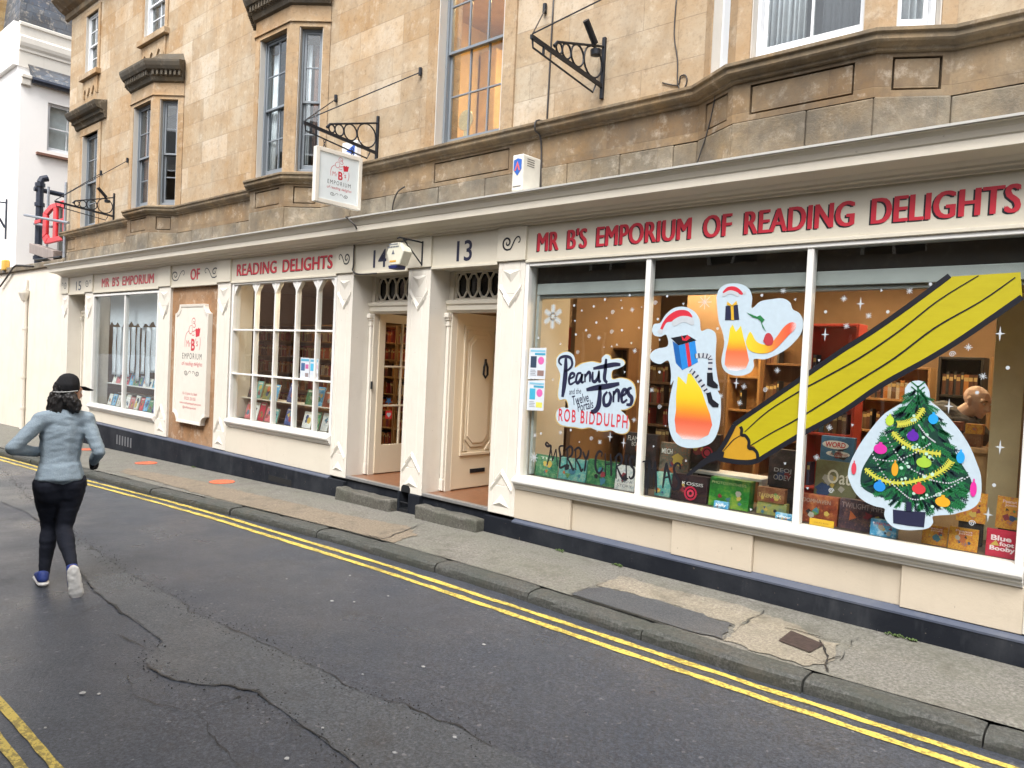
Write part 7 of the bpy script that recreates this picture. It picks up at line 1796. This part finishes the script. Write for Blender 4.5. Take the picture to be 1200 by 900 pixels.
def head(c, R3, s=1.0):
    """hulls for a head; R3 turns local (x right, y forward, z up) into the figure's axes"""
    c = Vector(c); L = lambda x, y, z: c + R3 @ Vector((x, y, z)) * s
    H = [[(L(0, -.018, .035), (.074 * s, .082 * s, .078 * s)), (L(0, .022, .025), (.068 * s, .07 * s, .072 * s))],
         [(L(0, .025, .01), (.064 * s,) * 3), (L(0, .052, -.062), (.036 * s,) * 3)], [(L(0, .062, -.085), (.022 * s,) * 3), (L(.04, .0, -.05), (.022 * s,) * 3), (L(-.04, .0, -.05), (.022 * s,) * 3)],
         [(L(0, .090, .015), (.010 * s,) * 3), (L(0, .114, -.026), (.013 * s,) * 3), (L(.014, .094, -.030), (.008 * s,) * 3), (L(-.014, .094, -.030), (.008 * s,) * 3)],
         [(L(.045, .074, .032), (.013 * s,) * 3), (L(-.045, .074, .032), (.013 * s,) * 3), (L(0, .086, .034), (.014 * s,) * 3)],
         [(L(.020, .082, -.055), (.008 * s,) * 3), (L(-.020, .082, -.055), (.008 * s,) * 3), (L(0, .090, -.055), (.009 * s,) * 3)]]
    for sx in (-1, 1): H.append([(L(sx * .076, -.004, .020), (.008 * s, .016 * s, .016 * s)), (L(sx * .074, .0, -.018), (.006 * s, .009 * s, .012 * s))])
    return H, L
skin = NT('skin'); v_ = skin.coord(); skin.set(skin.ramp(skin.noise(v_, 30, 4), [(.3, (.46, .24, .16)), (.7, (.58, .33, .23))]), .48, 0, .4); skin.bsdf.inputs['Subsurface Weight'].default_value = .08; M['skin'] = skin.mat
sk2 = NT('pale_skin'); v_ = sk2.coord(); sk2.set(sk2.ramp(sk2.noise(v_, 24, 4), [(.3, (.74, .50, .40)), (.7, (.80, .57, .47))]), .42, 0, .4); M['skin_pale'] = sk2.mat
def knit(name, a, b, sc=140):
    t_ = NT(name); v_ = t_.coord(); n_ = t_.noise(v_, sc, 3, .7); m_ = t_.noise(v_, 9, 4)
    c = t_.ramp(n_, [(.3, a), (.7, b)]); c = t_.mix(t_.math('MULTIPLY', m_, .15), c, tuple(x * .7 for x in a)); t_.set(c, .85, 0, .2)
    t_.bump(n_, .25, .003); return t_.mat
M['marl'] = knit('blue_grey_marl', (.20, .26, .31), (.33, .40, .455))
M['leggings'] = knit('black_leggings', (.010, .012, .020), (.018, .021, .032), 200)
M['hoodie'] = knit('brown_grey_hoodie', (.10, .10, .105), (.17, .17, .175))
M['black_cloth'] = knit('black_cloth', (.010, .010, .012), (.02, .02, .022))
M['hair'] = plain('black_hair', (.012, .010, .010), .5, .4, 60, 0, .6, 120)
# ---- the runner: local axes x = her right, y = ahead, z = up
RX, RY = -6.62, -3.66; RZ = gz(RX) + DR
Fd = Vector((-.972, .235, 0)).normalized(); Rt = Vector((-Fd.y * -1, -Fd.x, 0)) if False else Vector((Fd.y, -Fd.x, 0))
RUN = thing('person', (RX, RY, RZ), 'runner from behind in blue-grey top, black leggings and black cap, mid-stride on the road', 'person')
fr_r = lambda p: (RX + Rt.x * p.x + Fd.x * p.y, RY + Rt.y * p.x + Fd.y * p.y, RZ + p.z)
LS, RS = (-.195, .03, 1.305), (.115, .045, 1.305); LE, RE = (-.385, -.10, 1.10), (.205, -.06, 1.055); LW, RW_ = (-.20, .10, 1.045), (.185, .115, .955)
LH, RH = (-.145, .0, .80), (.030, .0, .805); LK, RK = (-.115, .10, .44), (-.025, -.02, .43); LA, RA = (-.150, -.02, .085), (.010, -.40, .235)
torso = [[((-.045, .055, 1.325), (.12, .075, .055)), ((-.05, .05, 1.20), (.148, .10, .08)), ((-.06, .02, .99), (.125, .088, .06))],
         [((-.06, .02, 1.01), (.126, .09, .06)), ((-.06, -.005, .84), (.158, .115, .07))], [(LS, .055), ((-.045, .055, 1.35), (.07, .06, .04)), (RS, .055)]]
neck = [[((-.04, .05, 1.34), .055), ((-.02, .07, 1.46), .05)]]
def arm(S_, E_, W_, k=1.0): return chain([(S_, .052 * k), (tuple((Vector(S_) * .5 + Vector(E_) * .5)), .045 * k), (E_, .038 * k), (tuple(Vector(E_) * .7 + Vector(W_) * .3), .038 * k), (W_, .027 * k)])
def leg(H_, K_, A_, k=1.0):
    H_, K_, A_ = Vector(H_), Vector(K_), Vector(A_); bk = Vector((0, -.03, 0))
    return chain([(H_, (.098 * k, .105 * k, .09)), (H_.lerp(K_, .35), .087 * k), (H_.lerp(K_, .75), .064 * k), (K_, .054 * k), (K_.lerp(A_, .30) + bk * .7, .056 * k), (K_.lerp(A_, .65), .042 * k), (A_, .033 * k)])
glute = [[((-.135, -.045, .785), (.083, .08, .08)), ((-.12, -.02, .72), (.088, .09, .08))], [((.015, -.045, .79), (.083, .08, .08)), ((.005, -.02, .72), (.088, .09, .08))]]
hd_r = Matrix.Rotation(RAD(-55), 3, 'Z'); HD, hl = head((-.010, .085, 1.520), hd_r, 1.02)
toeL = [[(LA, .036), ((-.16, -.04, .05), .035), ((-.165, .13, .035), (.038, .05, .022))]]; toeR = [[(RA, .034), ((.012, -.455, .205), .032), ((.030, -.46, .05), (.036, .022, .04))]]
HL = hand(LW, Vector(LW) - Vector(LE), (0, 0, 1), 1.0, .8); HR = hand(RW_, Vector(RW_) - Vector(RE), (0, .3, 1), 1.0, .8)
fuse('body', torso + neck + arm(LS, LE, LW, .9) + arm(RS, RE, RW_, .9) + leg(LH, LK, LA, .94) + leg(RH, RK, RA, .94) + glute + HD + toeL + toeR + HL + HR, fr_r, M['skin'], RUN, .011, 4)
grow = lambda H, g: [[(c, tuple(x + g for x in r3(r))) for c, r in h] for h in H]
hem = [[((-.06, .0, .95), (.150, .115, .04)), ((-.060, -.012, .845), (.183, .150, .030))]]
tops = grow(torso[:1], .016) + grow(torso[1:2], .012) + grow(torso[2:], .016) + hem + grow(arm(LS, LE, LW), .011) + grow(arm(RS, RE, RW_), .011) + [[((-.04, .05, 1.35), .066), ((-.03, .06, 1.385), .060)]]
fuse('long_sleeved_top', tops, fr_r, M['marl'], RUN, .0095, 5, .005, 11, (1, 1, 2.6), 2.0)
fuse('leggings', grow(leg(LH, LK, LA), .008) + grow(leg(RH, RK, RA), .008) + grow(glute, .010) + [[((-.06, -.005, .84), (.158, .115, .05)), ((-.06, -.005, .78), (.16, .118, .06))]], fr_r, M['leggings'], RUN, .010, 6, .004, 12, (1, 1, 2.5), 5.0)
fuse('glove', grow(HL, .004), fr_r, M['black_cloth'], RUN, .006, 2); fuse('glove', grow(HR, .004), fr_r, M['black_cloth'], RUN, .006, 2)
M['shoe_blue'] = plain('blue_shoe_mesh', (.02, .045, .22), .6, .3, 60); M['sole'] = plain('white_sole', (.66, .65, .62), .55, .12, 40)
shL = fuse('running_shoe', [[((-.155, -.03, .09), (.043, .05, .035)), ((-.158, -.05, .055), (.042, .045, .03)), ((-.166, .15, .045), (.046, .055, .024)), ((-.16, .04, .07), (.044, .05, .035))]], fr_r, M['shoe_blue'], RUN, .007, 4)
fuse('sole', [[((-.155, -.06, .022), (.046, .05, .02)), ((-.168, .16, .020), (.052, .06, .018)), ((-.162, .05, .02), (.046, .06, .018))]], fr_r, M['sole'], shL, .007, 3)
shR = fuse('running_shoe', [[((.010, -.41, .225), (.040, .045, .035)), ((.014, -.445, .19), (.041, .035, .045)), ((.030, -.445, .06), (.045, .032, .05)), ((.02, -.42, .135), (.043, .045, .05))]], fr_r, M['shoe_blue'], RUN, .007, 4)
fuse('sole', [[((.014, -.482, .205), (.045, .022, .05)), ((.036, -.485, .045), (.053, .020, .055)), ((.024, -.490, .12), (.045, .018, .05))]], fr_r, M['sole'], shR, .007, 3, .004, 30, (1, 1, 1))
fuse('hair', [[(hl(0, -.03, .03), (.088, .085, .085)), (hl(0, -.04, -.04), (.085, .06, .06))], [(hl(-.065, -.05, -.04), .058), (hl(-.085, -.06, -.125), (.052, .045, .045))], [(hl(.065, -.04, -.04), .058), (hl(.095, -.02, -.110), (.052, .045, .045))], [(hl(0, -.075, -.05), .062), (hl(.0, -.095, -.135), (.065, .042, .045))]], fr_r, M['hair'], RUN, .007, 1, .016, 46, (1, 1, .35), 1.0)
cp = fuse('cap', [[(hl(0, -.015, .050), (.094, .104, .090)), (hl(0, -.005, .095), (.080, .086, .065))]], fr_r, M['black_cloth'], RUN, .008, 4)
fuse('brim', [[(hl(-.045, .095, .048), (.018, .02, .006)), (hl(.045, .095, .048), (.018, .02, .006)), (hl(0, .185, .018), (.035, .014, .006)), (hl(.035, .17, .022), (.02, .014, .006)), (hl(-.035, .17, .022), (.02, .014, .006))]], fr_r, M['black_cloth'], cp, .005, 2)
m = MB(); pts = [hl(.099 * math.cos(a), -.012 + .108 * math.sin(a), .022 + .012 * math.sin(a)) for a in [RAD(255 + i * 110 / 18) for i in range(19)]]
m.tube([fr_r(Vector(p)) for p in pts], .0042, 6); m.build('cap_band', flat((.45, .45, .44), .6), cp)
for sx in (-1, 1): fuse('eye', [[(hl(sx * .030, .082, .010), .0095 * 1.0)]], fr_r, flat((.7, .68, .65), .3), RUN, .003, 1)
# ---- the bald man bending over the counter, facing right
BX, BY = on_y(1128, 468, 1.25).x, 1.25
MAN = thing('person', (BX, BY, FLZ), 'bald man in a grey hoodie looking down behind the shop window', 'person')
fr_m = lambda p: (BX + p.y, BY - p.x, FLZ + p.z)            # local y (ahead) = +X, local x (his right) = -Y
hz_ = on_y(1128, 470, 1.25).z - FLZ
hr = Matrix.Rotation(RAD(-28), 3, 'Z') @ Matrix.Rotation(RAD(-16), 3, 'X'); HM, hm = head((0, .10, hz_), hr, 1.12)
tm = [[((0, -.15, hz_ - .11), (.20, .13, .085)), ((0, .03, hz_ - .27), (.19, .17, .11))], [((0, .03, hz_ - .27), (.19, .17, .11)), ((0, -.12, hz_ - .56), (.18, .14, .1))], [((0, -.22, hz_ - .46), (.17, .12, .1)), ((0, -.18, .90), (.165, .12, .08))], [((0, -.03, hz_ - .14), .07), ((0, .07, hz_ - .05), .066)]]
def arm_m(s): return chain([((s * .22, -.10, hz_ - .18), .075), ((s * .25, -.02, hz_ - .48), .05), ((s * .16, .26, hz_ - .56), .036)])
legs_m = leg((-.09, -.13, .88), (-.10, -.08, .48), (-.10, -.13, .09), 1.05) + leg((.09, -.13, .88), (.10, -.08, .48), (.10, -.13, .09), 1.05)
feet_m = [[((s * .10, -.15, .05), .045), ((s * .11, .06, .04), (.045, .06, .035))] for s in (-1, 1)]
hm_ = hand((-.16, .26, hz_ - .56), (.1, 1, -.1), (1, 0, .2), 1.05, .5) + hand((.16, .26, hz_ - .56), (-.1, 1, -.1), (-1, 0, .2), 1.05, .5)
fuse('body', HM + tm + arm_m(1) + arm_m(-1) + legs_m + feet_m + hm_, fr_m, M['skin_pale'], MAN, .0065, 2)
fuse('hoodie', grow(tm[:3], .016) + grow(arm_m(1), .012) + grow(arm_m(-1), .012) + [[((0, -.05, hz_ - .115), (.11, .09, .05)), ((0, -.13, hz_ - .08), (.12, .06, .07))]], fr_m, M['hoodie'], MAN, .010, 4, .012, 10, (1, 1, 2), 3.0)
fuse('trousers', grow(legs_m, .012) + [[((0, -.13, .93), (.17, .125, .06)), ((0, -.13, .84), (.17, .125, .06))]], fr_m, M['leggings'], MAN, .011, 4)
fuse('shoe', grow(feet_m[:1], .010), fr_m, M['black_cloth'], MAN, .009, 2); fuse('shoe', grow(feet_m[1:], .010), fr_m, M['black_cloth'], MAN, .009, 2)
for sx in (-1, 1): fuse('eye', [[(hm(sx * .032, .083, .010), .0095)]], fr_m, flat((.7, .68, .65), .3), MAN, .003, 1)

for sx in (-1, 1): fuse('pupil', [[(hm(sx * .032, .0905, .010), .0042)]], fr_m, flat((.02, .015, .012), .3), MAN, .002, 1)
for sx in (-1, 1): fuse('eyebrow', [[(hm(sx * .020, .093, .034), .005), (hm(sx * .046, .082, .036), .004)]], fr_m, M['hair'], MAN, .003, 1)
